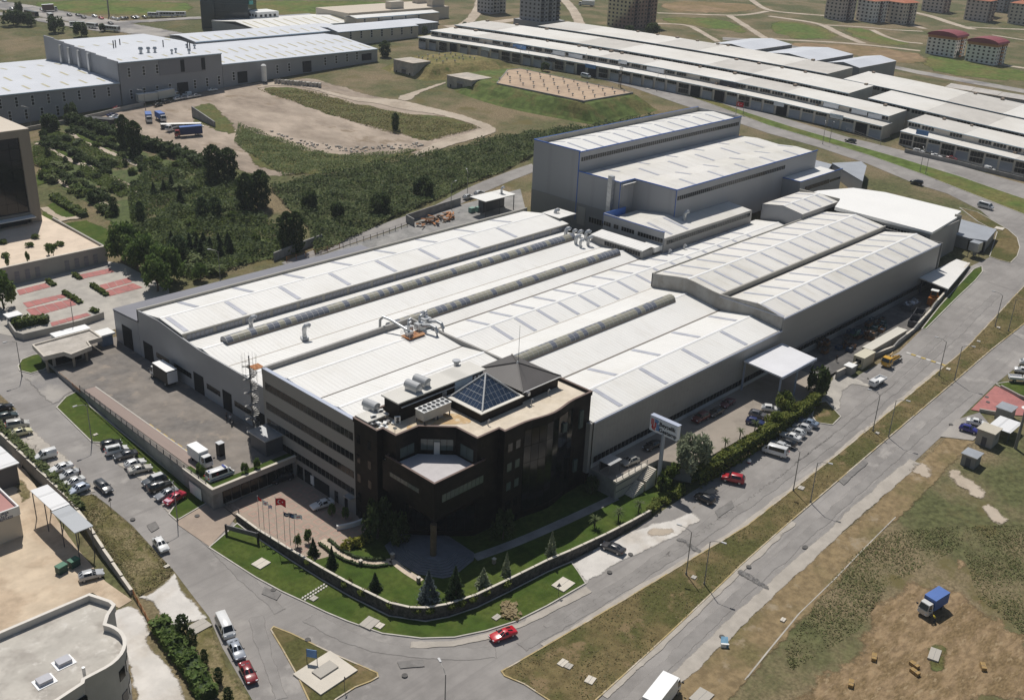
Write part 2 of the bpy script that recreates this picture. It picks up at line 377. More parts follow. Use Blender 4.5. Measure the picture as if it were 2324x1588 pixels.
lawn_c = [g(*p)[:2] for p in [(475,1243),(581,1311),(640,1343),(688,1365),(740,1390),(788,1410),(868,1438),(956,1449),(1031,1447),(1103,1432),(1172,1410),(1242,1375),(1329,1325),(1312,1298),(1296,1276)]] + [(113.2,95),(104.5,95.8),(98,96.5),(93,97.9),(89.6,99.6),(86.2,104.5),(84.7,112.4),(83.9,119),(83.1,127),(82.4,136),(82.2,141.4)]
island('lawn',lawn_c,m_lawn,m_kerb)
ramp_tri = [g(*K(3,2,p))[:2] for p in [(440,480),(530,470),(660,608),(585,682),(440,662),(400,600)]]
island('lawn',ramp_tri,m_dry,m_kerb)
island('lawn',[g(*K(0,2,p))[:2] for p in [(180,190),(165,150),(200,90),(300,50),(380,35),(470,120),(400,180),(280,215)]],m_lawn,m_kerb)
strip_r = [g(*K(3,1,p))[:2] for p in [(1395,1400),(1560,1190),(1700,1035),(1870,855),(1940,830),(1945,880),(1880,960),(1700,1130),(1560,1270),(1430,1400)]]
island('lawn',strip_r,m_lawn,m_kerb)
corner_r = [g(*K(3,1,p))[:2] for p in [(1740,300),(1900,340),(2060,430),(2180,500),(2260,570),(2285,660),(2260,740),(2200,800),(2110,780),(2010,745),(2080,520),(1910,430)]]
island('lawn',corner_r,m_dry,m_kerb)
# pale and tan paved patches
sheet('concrete_apron',GP([(1296,1276),(1330,1326),(1420,1272),(1540,1218),(1592,1180),(1575,1160),(1480,1186),(1400,1217)]),m_apron,3,rag=.25)
sheet('sandy_patch',GP([K(2,2,p) for p in [(1690,1320),(1780,1250),(1880,1230),(1920,1260),(1800,1370),(1650,1470),(1640,1420)]],1),m_track,3,rag=.5)
sheet('sandy_patch',GP([K(2,3,p) for p in [(1190,60),(1300,10),(1500,30),(1480,90),(1320,110),(1230,100)]],1),m_track,4,rag=.5)
sheet('driveway',GP([(401,1184),(468,1145),(507,1143),(540,1168),(522,1192),(476,1241),(405,1192)]),m_plaza,3)
sheet('driveway',GP([K(0,2,p) for p in [(200,255),(420,470),(480,500),(560,470),(640,400),(735,360),(560,215),(420,195)]]),m_asphalt2,3,rag=.25)
sheet('driveway',GP([(397,1299),(420,1345),(478,1404),(385,1424),(345,1370),(312,1356),(355,1336)]) ,m_apron,3,rag=.2)
sheet('driveway',GP([K(3,2,p) for p in [(500,400),(560,260),(620,200),(780,240),(990,350),(700,310),(660,610),(500,420)]],1),m_conc,3,rag=.2)
sheet('driveway',GP([K(0,3,p) for p in [(1230,690),(1420,960),(1350,1020),(1430,1150),(1600,1320),(1720,1588),(1700,1700),(1250,1700),(1180,1400),(1100,1100),(960,800)]],1),m_apron,2,rag=.2)
sheet('verge',GP([(160,1133),(212,1121),(240,1142),(297,1192),(397,1299),(382,1320),(355,1337),(316,1355),(300,1335),(250,1255),(213,1205)]),m_weeds,3,rag=.3)
sheet('verge',GP([(478,1408),(505,1472),(572,1587),(600,1660),(470,1660),(440,1560),(400,1480),(345,1432),(385,1424)]),m_weeds,4,rag=.3)
lot = GP([(-60,1040),(20,1035),(60,1070),(110,1150),(180,1250),(240,1320),(300,1362),(270,1380),(210,1345),(100,1390),(-60,1470)])
sheet('sandy_lot',lot,m_sand,2)
sheet('verge',GP([K(0,2,p) for p in [(0,1090),(120,1060),(300,1250),(330,1320),(230,1380),(150,1260),(0,1200)]]),m_weeds,3,rag=.5)
# south-east field
sheet('roadside_verge',GP([(1430,1660),(1545,1540),(1743,1350),(1918,1196),(2076,1050),(2143,990),(2215,1003),(2190,1030),(2110,1115),(2015,1205),(1880,1350),(1790,1450),(1743,1500),(1600,1660)]),M('tan_verge',(.235,.175,.098),.95,.25,.7,bump=.6,bscale=4,col2=(.16,.135,.065),mixs=.08,mixr=(.46,.64),col3=(.31,.25,.17),spec=.1),2,rag=.4)
sheet('straw_field',GP([K(3,3,p) for p in [(0,1480),(300,1350),(600,1150),(870,960),(900,750),(1100,560),(1230,380),(1500,370),(1650,300),(1700,160),(1790,180),(1780,400),(1850,560),(2050,840),(2323,1050),(2500,1200),(2500,1800),(-300,1800)]],1),m_straw,1,rag=2.6)
sheet('weed_patch',GP([K(3,3,p) for p in [(1420,1060),(1620,1080),(1650,1230),(1560,1330),(1450,1290),(1400,1180)]],1),m_weedg,2,rag=.8)
for q in ([(1240,1090),(1330,1000),(1420,1010),(1530,1080),(1500,1160),(1380,1130)],[(1590,1110),(1720,1110),(1820,1180),(1980,1260),(2030,1330),(1940,1360),(1800,1300),(1680,1230)],[(1880,1400),(2000,1380),(2120,1440),(2200,1560),(2080,1580),(1960,1500)],[(1820,1380),(1880,1360),(1900,1420),(1840,1430)]):sheet('bare_patch',GP([K(3,2,p) for p in q],1),m_track,3,rag=1.0)
sheet('red_forecourt',GP([K(3,2,p) for p in [(1840,545),(2060,330),(2120,350),(2323,470),(2500,560),(2500,700),(2323,600),(2140,590),(1920,560)]]),m_redpave,4)
island('lawn',GP([K(3,2,p) for p in [(2070,310),(2200,290),(2400,300),(2400,440),(2280,430),(2130,350)]]),m_lawn,m_kerb)
sheet('parking_bay',GP([K(3,2,p) for p in [(1560,790),(1700,640),(1920,570),(2010,680),(1860,825)]]),m_asphalt2,4)
# dirt ground and tracks beyond the factory
dirt = GP([(165,292),(215,265),(300,246),(350,236),(392,228),(430,214),(480,200),(560,188),(640,183),(700,178),(745,186),(830,213),(890,226),(960,248),(1060,279),(1118,296),(1128,304),(1000,338),(880,360),(800,378),(700,396),(610,404),(560,396),(500,372),(440,352),(400,332),(335,318),(300,300),(230,290)],1)
sheet('dirt_ground',dirt,m_dirt,1,rag=1.0)
for pts in ([(10,815),(200,780),(500,830),(700,880),(870,945),(1080,955),(1300,1030),(1700,1065),(2060,1160),(1930,1200),(1600,1280),(1530,1280),(1200,1210),(900,1110),(600,1020),(350,930)],[(-160,1120),(-60,1210),(150,1240),(400,1345),(700,1420),(1100,1410),(1490,1360),(1380,1440),(1000,1520),(600,1585),(250,1600),(-60,1480),(-200,1300)],[(-640,1010),(-480,930),(-300,990),(-260,1080),(-140,1130),(-210,1240),(-380,1180),(-560,1100)]):
 sheet('grass_mound',GP([K(1,0,p) for p in pts],1),m_weedg,3,rag=1.2)
sheet('dirt_track',GP([K(1,0,p) for p in [(0,790),(220,735),(420,740),(640,830),(1000,900),(1240,895),(1420,930),(1700,1000),(2000,1080),(2200,1160),(2170,1220),(1900,1290),(1700,1350),(1500,1430),(1200,1520),(860,1600),(700,1630),(700,1590),(1000,1530),(1380,1440),(1500,1350),(1640,1290),(1950,1200),(2070,1165),(1700,1050),(1300,1000),(1080,940),(870,920),(500,810),(200,775),(0,810)]],1),m_track,4,rag=.35)
sheet('dirt_track',GP([K(1,0,p) for p in [(1240,895),(1440,830),(1720,740),(1740,760),(1480,850),(1400,930)]],1),m_track,4,rag=.4)
sheet('rear_road',GP([K(1,1,p) for p in [(430,720),(640,640),(900,540),(1250,410),(1600,290),(1880,140),(2060,60),(2320,-40),(2500,-100),(2560,-40),(2300,60),(2000,190),(1870,260),(1450,420),(1180,520),(820,640),(600,720),(300,830),(230,800)]]),m_asphalt,2)
sheet('rear_strip',GP([K(1,1,p) for p in [(820,650),(1180,530),(1450,430),(1870,270),(2400,130),(2450,330),(2200,380),(1600,520),(1000,680),(400,860),(300,840)]]),m_conc_d,3)
# tracks and paler fields on the far hillside
def track(pts,wd,mat=m_track,name='dirt_track',layer=2):
 c = smoothp([g(*p)[:2] for p in pts],2,False)
 L_ = []; R_ = []
 for i,p in enumerate(c):
  a = c[max(0,i - 1)]; b = c[min(len(c) - 1,i + 1)]; d = Vector((b[0] - a[0],b[1] - a[1])).normalized()
  L_.append((p[0] - d.y * wd / 2,p[1] + d.x * wd / 2)); R_.append((p[0] + d.y * wd / 2,p[1] - d.x * wd / 2))
 sheet(name,L_ + R_[::-1],mat,layer,rag=.3,soft=wd * .2)
track([(1695,-8),(1720,12),(1742,24),(1785,30),(1900,38)],6)
track([(1742,26),(1700,34),(1655,36),(1490,30)],5)
track([(1655,36),(1690,58),(1730,84),(1756,100)],6)
track([(1490,54),(1560,56),(1590,72),(1630,96)],5)
track([(1743,37),(1800,45),(1865,55),(1900,75),(1960,100)],7)
track([(1743,88),(1800,92),(1900,97),(1960,102),(2090,116)],6)
track([(1865,57),(1960,62),(2020,68),(2096,72)],5)
track([(1978,68),(2010,84),(2050,96),(2096,100)],5)
track([(2060,26),(2110,36),(2160,54),(2210,68)],9)
track([(2070,58),(2100,66)],6)
track([(2190,62),(2324,68),(2420,70)],5)
track([(2250,80),(2300,88),(2400,104)],4)
track([(2190,135),(2300,152),(2400,165)],6)
track([(1275,-4),(1298,18),(1310,40),(1322,70)],8)
track([(1092,-4),(1086,22),(1070,45),(1050,58)],8)
track([(1162,46),(1220,60),(1300,62)],9)
track([(1010,62),(1100,55),(1170,45),(1240,40)],10)
for pts,mt in (([(1500,2),(1700,8),(1735,22),(1640,32),(1500,26)],m_tan),([(1500,38),(1650,42),(1720,84),(1600,62),(1500,50)],m_lgreen),([(1740,45),(1850,55),(1930,92),(1760,86)],m_lgreen),([(1760,96),(1950,104),(2080,118),(2120,140),(2050,150),(1900,120),(1780,104)],m_tan),([(2100,118),(2324,160),(2400,190),(2200,178),(2090,156)],m_lgreen),([(480,4),(800,2),(960,8),(900,30),(560,38)],m_lgreen),([(60,2),(440,2),(440,34),(250,38),(90,20)],m_lgreen),([(1900,60),(1970,66),(2040,94),(2090,104),(1960,98)],m_lgreen)):
 sheet('far_field',GP(pts,1),mt,1,rag=2.0)
track([(-40,6),(0,11),(100,30),(200,47),(260,58),(330,72),(390,84)],24,m_asphalt2,'avenue',3)
track([(240,53),(330,49),(400,44),(462,41)],10,m_asphalt2,'avenue',4)
track([(-20,30),(60,40),(140,55),(240,70)],9,m_asphalt2,'avenue',4)
# pale dust gathered along the road edges, tyre-darkened lanes and mended asphalt
m_dust = M('road_dust',(.40,.365,.32),.95,.1,.4,spec=.1); m_lane = M('tyre_darkened',(.262,.247,.233),.95,.12,.3,spec=.15); m_mend = M('mended_asphalt',(.2,.19,.18),.95,.15,.8,bump=.3,bscale=8)
for pts,wd,mt in (([(1500,1572),(1620,1460),(1743,1342),(1917,1187),(2076,1044)],2.6,m_dust),([(1230,1470),(1330,1410),(1445,1342),(1560,1272),(1700,1188),(1830,1086),(1990,955),(2130,838)],1.4,m_dust),([(1370,1580),(1540,1425),(1690,1283),(1800,1187)],1.4,m_dust),([(100,1040),(160,1100),(205,1115)],4,m_dust),([(20,960),(70,1030)],4,m_dust),([(930,1462),(1040,1462),(1180,1420),(1340,1335)],1.6,m_dust),([(1180,1470),(1350,1375),(1560,1240),(1760,1100),(1960,945),(2130,800),(2260,670)],2.4,m_lane),([(1240,1428),(1420,1320),(1600,1195),(1800,1050),(1980,905),(2140,760)],2.0,m_lane),([(1420,1600),(1600,1420),(1800,1240),(2020,1045),(2200,890)],2.2,m_lane),([(1490,1560),(1660,1400),(1840,1240),(2040,1060)],1.8,m_lane),([(640,1390),(500,1260),(400,1150),(290,1040),(180,930),(70,840)],2.4,m_lane),([(700,1400),(830,1470),(980,1490),(1130,1480)],2.6,m_lane),([(580,1400),(600,1480),(640,1590)],2.2,m_lane)):
 track(pts,wd,mt,'road_wear',2 if mt is m_lane else 3)
for q in ([(-60,640),(120,640),(290,700),(520,900),(700,1050),(880,1290),(650,1345),(420,1120),(240,885),(0,690)],[(840,850),(930,850),(1120,895),(1370,1105),(1560,1225),(1660,1320),(1540,1490),(1420,1380),(1250,1200),(1000,990)]):sheet('parking_strip',GP([K(0,2,p) for p in q]),M('dusty_concrete',(.46,.42,.365),.95,.1,.4,col2=(.4,.365,.32),mixs=.15),3,rag=.3,soft=1.2)
for q in ([(330,1195),(352,1185),(362,1200),(342,1212)],[(600,1330),(640,1345),(630,1362),(592,1348)],[(1620,1160),(1660,1135),(1668,1150),(1630,1176)],[(1900,1090),(1960,1040),(1972,1052),(1915,1102)],[(900,1500),(960,1496),(966,1512),(908,1518)]):sheet('road_patch',GP(q),m_mend,4,rag=.1,soft=.3)
# ------------------------------------------------------------------ factory materials
m_roof = M('white_roof_sheet',(.75,.74,.71),.55,.035,.12,bump=0,col2=(.69,.675,.635),mixs=.06,mixr=(.45,.7),spec=.3,wave=(0,1.0,.35,.22),streak=((.47,.42,.34),.9,.07,.52,.8,.32))
m_roof_old = M('weathered_roof_sheet',(.71,.69,.65),.6,.05,.1,col2=(.63,.61,.56),mixs=.05,mixr=(.42,.66),spec=.3,wave=(0,1.0,.3,.2),streak=((.42,.37,.29),.7,.06,.5,.78,.4))
m_sky = M('roof_light_sheet',(.43,.44,.49),.35,.08,.4,spec=.5,wave=(1,.6,.15,.1))
m_ridge = M('ridge_flashing',(.86,.86,.85),.4,.03,1)
m_gut = M('gutter_dark',(.2,.175,.15),.7,.2,.5)
m_wall = M('grey_cladding',(.37,.37,.38),.5,.05,.15,spec=.4,wave=(0,.5,.2,.12))
m_wall_b = M('cream_grey_cladding',(.31,.30,.285),.55,.05,.15,spec=.35,wave=(0,1.1,.25,.16),streak=((.2,.185,.16),.6,.6,.52,.8,.5))
m_wall_x = M('grey_cladding_gable',(.33,.335,.35),.5,.05,.15,spec=.4,wave=(1,.5,.2,.12))
m_parapet = M('precast_parapet',(.40,.385,.35),.8,.12,.3,bump=.2,bscale=5,col2=(.31,.295,.26),mixs=.2)
m_blue = M('blue_trim',(.035,.12,.42),.45,.05,1)
m_flash = M('grey_blue_flashing',(.42,.46,.56),.4,.06,.5,spec=.5)
m_glass = M('window_glass',(.02,.023,.027),.12,.2,.6,spec=.6)
m_glass2 = M('reflective_glass',(.012,.014,.016),.16,.25,.5,spec=.3)
m_frame = M('window_frame',(.55,.55,.53),.5,.05,1)
m_vault_c = M('clear_vault_pane',(.17,.18,.21),.25,.2,.7,spec=.6)
m_vault_y = M('yellowed_vault_pane',(.30,.285,.225),.4,.14,.7,spec=.5)
m_galv = M('galvanised_duct',(.52,.53,.54),.35,.1,1.5,metal=.55,spec=.5)
m_rust = M('rusty_steel',(.36,.15,.06),.85,.25,1.5,bump=.3,bscale=9,col2=(.45,.24,.12),mixs=.8)
m_dark = M('dark_opening',(.012,.012,.013),.9,.1,1)
m_steel = M('dark_steel',(.10,.10,.11),.5,.1,1)
m_whitep = M('white_painted',(.78,.78,.76),.5,.04,.6)
m_greyroof = M('grey_roof_sheet',(.33,.35,.38),.5,.06,.2,spec=.4,wave=(0,.8,.3,.15))
m_stone = M('rubble_stone',(.065,.06,.055),.9,.35,2.2,bump=.8,bscale=3.5,col2=(.11,.1,.09),mixs=1.1)
m_cap = M('coping_stone',(.6,.55,.47),.8,.1,.8,bump=.15,bscale=8)
def gable(root,x0,x1,y0,yr,y1,z0,zr,z1,mat,sky=None,ridge=True,old=None):
 """a low pitched roof along x; sky = (list of x on south slope, list of x on north slope, width)"""
 rf = MB().quad((x0,y0,z0),(x1,y0,z0),(x1,yr,zr),(x0,yr,zr)).quad((x0,yr,zr),(x1,yr,zr),(x1,y1,z1),(x0,y1,z1))
 rf.quad((x0,y0,z0 - .35),(x0,yr,zr - .35),(x1,yr,zr - .35),(x1,y0,z0 - .35)).quad((x0,yr,zr - .35),(x0,y1,z1 - .35),(x1,y1,z1 - .35),(x1,yr,zr - .35))
 rf.quad((x0,y0,z0 - .35),(x0,y0,z0),(x0,yr,zr),(x0,yr,zr - .35)).quad((x0,yr,zr - .35),(x0,yr,zr),(x0,y1,z1),(x0,y1,z1 - .35))
 R_ = rf.build('roof',mat,root)
 if ridge:
  rm = MB()
  for s_,ya,za in ((1,y0,z0),(-1,y1,z1)):
   k = .35 / abs(yr - ya); ym = yr + (ya - yr) * k; zm = zr + (za - zr) * k
   rm.quad(*((x0,ym,zm + .05),(x1,ym,zm + .05),(x1,yr,zr + .1),(x0,yr,zr + .1))[::s_])
  rm.build('ridge_cap',m_ridge,R_)
 if sky:
  ss,sn,wd = sky
  for xs,ya,za in ((ss,y0,z0),(sn,y1,z1)):
   if not xs:continue
   a,b = .08,.93
   p = (yr + (ya - yr) * a,zr + (za - zr) * a); q = (yr + (ya - yr) * b,zr + (za - zr) * b)
   mb = MB(); h_ = .07
   lo,hi = (q,p) if q[0] < p[0] else (p,q)
   for d,rev in ((h_,False),(-.02,True)):
    c = [(-wd / 2,lo[0],lo[1] + d),(wd / 2,lo[0],lo[1] + d),(wd / 2,hi[0],hi[1] + d),(-wd / 2,hi[0],hi[1] + d)]
    mb.quad(*(c[::-1] if rev else c))
   for sx in (-1,1):
    mb.quad((sx * wd / 2,lo[0],lo[1] - .02),(sx * wd / 2,hi[0],hi[1] - .02),(sx * wd / 2,hi[0],hi[1] + h_),(sx * wd / 2,lo[0],lo[1] + h_))
   me = mb.mesh('roof_light',m_sky,(0,org(root)[1],org(root)[2]))
   for x in xs:
    ob = bpy.data.objects.new('roof_light',me); ob.location = (x - org(root)[0],0,0); link(ob,R_)
 return R_
def vault(root,x0,x1,yc,zc,wd,hh,seed):
 """barrel roof light of many curved panes"""
 r_ = random.Random(seed); base = bx('vault_kerb',m_gut,root,x0,x1,yc - wd / 2 - .12,yc + wd / 2 + .12,zc - .3,zc + .22)
 n = int((x1 - x0) / 1.45); st = (x1 - x0) / n; NA = 6
 arc = [(-math.cos(math.pi * k / NA) * wd / 2,math.sin(math.pi * k / NA) * hh) for k in range(NA + 1)]
 ms = {}
 for side in (0,1):
  for key,mt in (('c',m_vault_c),('y',m_vault_y)):
   mb = MB(); rg = range(0,NA // 2) if side == 0 else range(NA // 2,NA)
   for k in rg:
    (ya,za),(yb,zb) = arc[k],arc[k + 1]
    mb.quad((.05,ya,za),(st - .05,ya,za),(st - .05,yb,zb),(.05,yb,zb))
   ms[key,side] = mb.mesh('vault_pane',mt,smooth=True)
 rib = MB()
 for k in range(NA):
  (ya,za),(yb,zb) = arc[k],arc[k + 1]; e = 1.035
  rib.quad((-.05,ya * e,za * e),(.05,ya * e,za * e),(.05,yb * e,zb * e),(-.05,yb * e,zb * e))
 rm = rib.mesh('vault_rib',m_frame)
 o = org(root)
 for i in range(n):
  for side in (0,1):
   ob = bpy.data.objects.new('vault_pane',ms['c' if r_.random() < (.45 if side == 0 else .6) else 'y',side])
   ob.location = (x0 + i * st - o[0],yc - o[1],zc + .22 - o[2]); link(ob,base)
  ob = bpy.data.objects.new('vault_rib',rm); ob.location = (x0 + i * st - o[0],yc - o[1],zc + .22 - o[2]); link(ob,base)
 for x in (x0,x1):
  e = MB().quad(*[(x,yc + y,zc + .22 + z) for y,z in arc]); e.build('vault_end',m_vault_c,base)
def winrow_x(wall,x0,x1,n,y,z0,z1,gap=.16,mat=None,out=-1,name='window',depth=.06):
 st = (x1 - x0) / n
 for i in range(n):
  a = x0 + st * i + gap / 2; b = a + st - gap
  bx(name,mat or m_glass,wall,a,b,min(y,y + out * depth),max(y,y + out * depth),z0,z1)
def winrow_y(wall,y0,y1,n,x,z0,z1,gap=.16,mat=None,out=-1,name='window',depth=.06):
 st = (y1 - y0) / n
 for i in range(n):
  a = y0 + st * i + gap / 2; b = a + st - gap
  bx(name,mat or m_glass,wall,min(x,x + out * depth),max(x,x + out * depth),a,b,z0,z1)
  # ------------------------------------------------------------------ the paved levels of the factory
def slab(name,poly,z,mat,depth=7.0,skirt=None):
 P = poly
 o = MB().prism(P,z - depth,z,m=0,top=False).build(name + '_edge',skirt or m_conc_d); tag(o,kind='structure')
 xs = P
 me = cdt_mesh(name,[tuple(p) for p in xs],[(i,(i + 1) % len(xs)) for i in range(len(xs))],lambda x,y:z,mat,1)
 return tag(link(bpy.data.objects.new(name,me)),kind='structure')
slab('yard',[(81.2,147.4),(99.6,147.4),(99.6,157),(104,157),(104,221),(84,221.5),(82.4,211),(82,190)],0.0,m_yardpave)
slab('yard_south',[(137.8,107.2),(137.8,100.6),(147.2,100.4),(150.4,100.2),(153.4,94.2),(186,93.6),(200,93.2),(209,96.2),(209,107.2)],0.0,M('south_yard_paving',(.315,.272,.226),.85,.12,.2,bump=.15,bscale=8,col2=(.26,.226,.19),mixs=.1))
sheet('yard_storage',[(208,107.2),(302,107.2),(302,103.4),(286,101.8),(270,99),(252,95.8),(236,94.8),(226,96.4),(209,97)],M('shade_darkened_asphalt',(.11,.105,.1),.9,.2,.3,col2=(.15,.14,.13),mixs=.15),1,zf=lambda x,y:0.0,up=-.02)  # yard asphalt with the deep shade put into its colour
slab('plaza',[(83.1,147.3)] + [(83.1,141.9),(83.1,136),(83.8,127)] + [(84.8,122.8),(91.5,120.6),(97.5,124),(99.2,129.2),(99.2,147.3)],-3.95,m_plaza,2.5,m_stone)
lawn_poly = [(84.4,123),(84.6,119),(85.4,112.6),(86.8,105),(88.4,102),(90.2,100.2),(93.1,98.6),(98,97.2),(104.5,96.5),(113.5,95.7),(118.6,94.9),(127,93.9),(134,93.4),(139,93.2),(149.6,93.2),(153,94.3),(150.3,100.1),(139,100.3),(138,108),(99.5,129),(97.5,124.2),(91.5,120.8)]
slab('front_lawn',lawn_poly,-3.85,m_lawn,2.5,m_stone)
# red-paved walkway behind the yard fence with a yellow-marked kerb
tag(bx('walkway',M('walkway_paving',(.30,.235,.205),.85,.1,.6,bump=.1,bscale=9),None,82.6,85.0,149.5,199.5,-.2,.12),kind='structure')
tag(bx('walkway_kerb',m_kerb,None,85.0,85.25,149.5,199.5,-.2,.15),kind='structure')
for i in range(9):tag(bx('kerb_marking',M('yellow_marking',(.55,.36,.06),.8,.15,1),None,85.26,85.45,154 + i * 2.7,155.6 + i * 2.7,.0,.09),kind='structure')
# ------------------------------------------------------------------ main production halls
F = thing('factory_hall','long white-roofed production halls with parallel ridges and grey walls behind the black office','factory',(100,107,0),world=True)
# hall with the clerestory (north)
N14 = [101.8 + 14.45 * i for i in range(8)]
gable(F,100.3,224,189,198,207.2,11.35,12.2,10.7,m_roof,(N14,[109.8 + 14.3 * i for i in range(8)],1.15))
bx('parapet',m_parapet,F,100,226,207.2,207.7,8.2,11.35)
cw = bx('clerestory_wall',m_parapet,F,100.3,224,188.75,188.95,9.0,11.3)
for b in range(17):
 xa = 101.2 + b * 7.2; winrow_x(cw,xa,xa + 6.5,6,188.75,9.75,10.95,.14,m_vault_c)
gable(F,100.3,221,172.5,181,188.9,9.5,10.7,9.5,m_roof); vault(F,105.5,216.5,181,10.7,2.7,1.05,1)
gable(F,100.3,221,159.3,165,172.5,9.5,10.5,9.5,m_roof); vault(F,137,216.5,165,10.45,2.7,1.05,2)
D7 = [154.6 + 7.42 * i for i in range(15)]
gable(F,134,277,143.7,151.2,159.3,9.5,10.7,9.5,m_roof,(D7,D7,1.0))
gable(F,136,205,123.9,133.8,143.7,9.5,11.0,9.5,m_roof); vault(F,137,198.5,133.8,11.0,2.7,1.1,3)
gable(F,138,205,107.3,115.4,123.9,9.75,10.9,9.5,m_roof,([132.3 + 14.8 * i for i in range(1,5)],[140.9 + 14.7 * i for i in range(1,5)],1.15))
for y,x0,x1 in ((159.3,134,221),(123.9,138,205)):bx('valley_gutter',m_gut,F,x0,x1,y - .18,y + .18,9.3,9.62)
for y,x0,x1 in ((172.5,100.3,219),(143.7,134,205)):bx('valley_gutter',M('gutter_tan',(.5,.45,.38),.7,.15,.5),F,x0,x1,y - .1,y + .1,9.3,9.56)
# walls
WW = MB().quad((100,157,-1),(100,157,10.3),(100,182,10.25),(100,189,10.75),(100,198,11.6),(100,207.7,11.1),(100,207.7,-1))
WW.quad((100,157,10.3),(100.35,157,10.3),(100.35,182,10.25),(100,182,10.25)).quad((100,182,10.25),(100.35,182,10.25),(100.35,189,10.75),(100,189,10.75)).quad((100,189,10.75),(100.35,189,10.75),(100.35,198,11.6),(100,198,11.6)).quad((100,198,11.6),(100.35,198,11.6),(100.35,207.7,11.1),(100,207.7,11.1))
ww = WW.build('west_wall',m_wall_x,F)
for ya,yb in ((158.2,160.6),(170.4,172.6),(181.0,183.8),(202,205)):
 d_ = bx('roller_door',m_dark,ww,99.9,100.02,ya,yb + 1.0,.02,4.3)
for ya,yb,n in ((162.5,169.4,7),(174.6,179.8,5),(185.8,193,7),(195,200.5,5)):winrow_y(ww,ya,yb,n,100,2.2,3.4,.12,m_glass2)
sw = MB().quad((138,107,-1),(205.2,107,-1),(205.2,107,9.95),(138,107,9.75)).quad((138,107,9.75),(205.2,107,9.95),(205.2,107.35,9.95),(138,107.35,9.75)).build('south_wall',m_wall_b,F)
bx('eave_flashing',m_flash,sw,138,205,106.82,107.0,9.5,9.86)
bx('plinth',M('pale_plinth',(.5,.49,.47),.8,.1,.3),sw,138,205,106.9,107,0,.8)
winrow_x(sw,138.6,204.5,54,107,.95,2.15,.2,m_glass2)
bx('wall_back',m_wall_b,F,137.2,138,107.2,129,-1,9.6)
# lean-to along the north side
LT = thing('lean_to_hall','dark grey roofed lean-to along the north edge of the clerestory hall','building',(100,213,0),world=True)
MB().quad((99.8,207.75,8.6),(172,207.75,8.6),(172,219.3,7.9),(99.8,219.3,7.9)).quad((99.8,207.75,8.3),(99.8,219.3,7.6),(172,219.3,7.6),(172,207.75,8.3)).build('roof',M('slate_grey_roof',(.2,.2,.225),.55,.06,.2,wave=(0,.7,.3,.2)),LT)
lw = MB().quad((100.02,207.8,-1),(100.02,207.8,8.5),(100.02,219.1,7.8),(100.02,219.1,-1)).quad((100,219.1,-1),(172,219.1,-1),(172,219.1,7.8),(100,219.1,7.8)).build('wall',m_wall_x,LT)
bx('roller_door',m_dark,lw,99.9,100.01,211.2,215.6,0,5.2)
# ------------------------------------------------------------------ taller halls to the east
B = thing('raised_hall','raised twin-ridged white hall with curved grey west front next to the canopy','factory',(205,107,0),world=True)
prof = [(144.5,12.9),(134.3,14.4),(124.4,13.2),(114,14.0),(107,12.6)]
gf = MB()
for (ya,za),(yb,zb) in zip(prof,prof[1:]):
 K_ = 4
 for k in range(K_):
  y_0 = ya + (yb - ya) * k / K_; y_1 = ya + (yb - ya) * (k + 1) / K_
  sm = lambda t:t * t * (3 - 2 * t) * .5 + t * .5
  z_0 = za + (zb - za) * sm(k / K_); z_1 = za + (zb - za) * sm((k + 1) / K_)
  gf.quad((205,y_0,8.5),(205,y_1,8.5),(205,y_1,z_1 + .25),(205,y_0,z_0 + .25))
  gf.quad((205,y_0,z_0 + .25),(205,y_1,z_1 + .25),(205.3,y_1,z_1 + .25),(205.3,y_0,z_0 + .25))
gfo = gf.build('west_front',M('weathered_gable',(.34,.33,.31),.6,.08,.3,col2=(.28,.265,.24),mixs=.25,wave=(1,1.0,.2,.1)),B)
bx('front_trim',m_flash,gfo,204.9,205.0,107,124.4,12.9,13.05)
gable(B,205.3,291.6,124.6,134.3,144.3,13.0,14.4,12.9,m_roof_old,([208.6 + 7.25 * i for i in range(12)],[208.6 + 7.25 * i for i in range(12)],.95))
gable(B,205.3,289.2,107.1,114.2,123.4,12.7,14.0,12.3,m_roof_old,([205.9 + 7.15 * i for i in range(12)],[205.9 + 7.15 * i for i in range(12)],.95))
bx('valley_parapet',m_parapet,B,205.3,291,124.2,124.7,12.0,13.45); bx('valley_gutter',m_gut,B,206,289,123.4,124.2,11.9,12.25)
bs = bx('south_wall',m_wall_b,B,205,289.5,107,107.3,-1,12.75); bx('eave_flashing',m_flash,bs,205,289.5,106.85,107,12.4,12.8)
winrow_x(bs,209,288,50,107,1.6,2.7,.2,m_glass2); bx('pipe_rail',m_steel,bs,208,288,106.7,106.8,3.1,3.25)
bx('north_wall',m_parapet,B,205,291,144.3,144.6,8.5,13.2); bx('east_wall',m_wall_b,B,291,291.3,107,144,-1,12.6)
E_ = thing('monitor_hall','small raised gabled hall with window band between the white hall and raised hall','factory',(278,144,9),world=True)
gable(E_,278.2,300,144.6,151.3,158.2,14.5,15.6,14.5,m_roof_old,([283,290,297],[283,290,297],1.0))
MB().quad((278,144.5,8),(278,144.5,14.6),(278,151.3,15.7),(278,158.3,14.6),(278,158.3,8)).build('west_wall',m_wall_x,E_)
es = bx('south_wall',m_wall_b,E_,278,300,144.4,144.6,8,14.5); winrow_x(es,279,299,22,144.4,11.6,13.3,.22,m_glass2)
bx('east_parapet',m_parapet,E_,300,300.4,144.4,158.3,8,15.4); bx('north_wall',m_wall_b,E_,278,300,158.1,158.3,8,14.4)
Wh = thing('flat_white_hall','bright flat white roofed hall at the far right end of the factory','factory',(292,111,0),world=True)
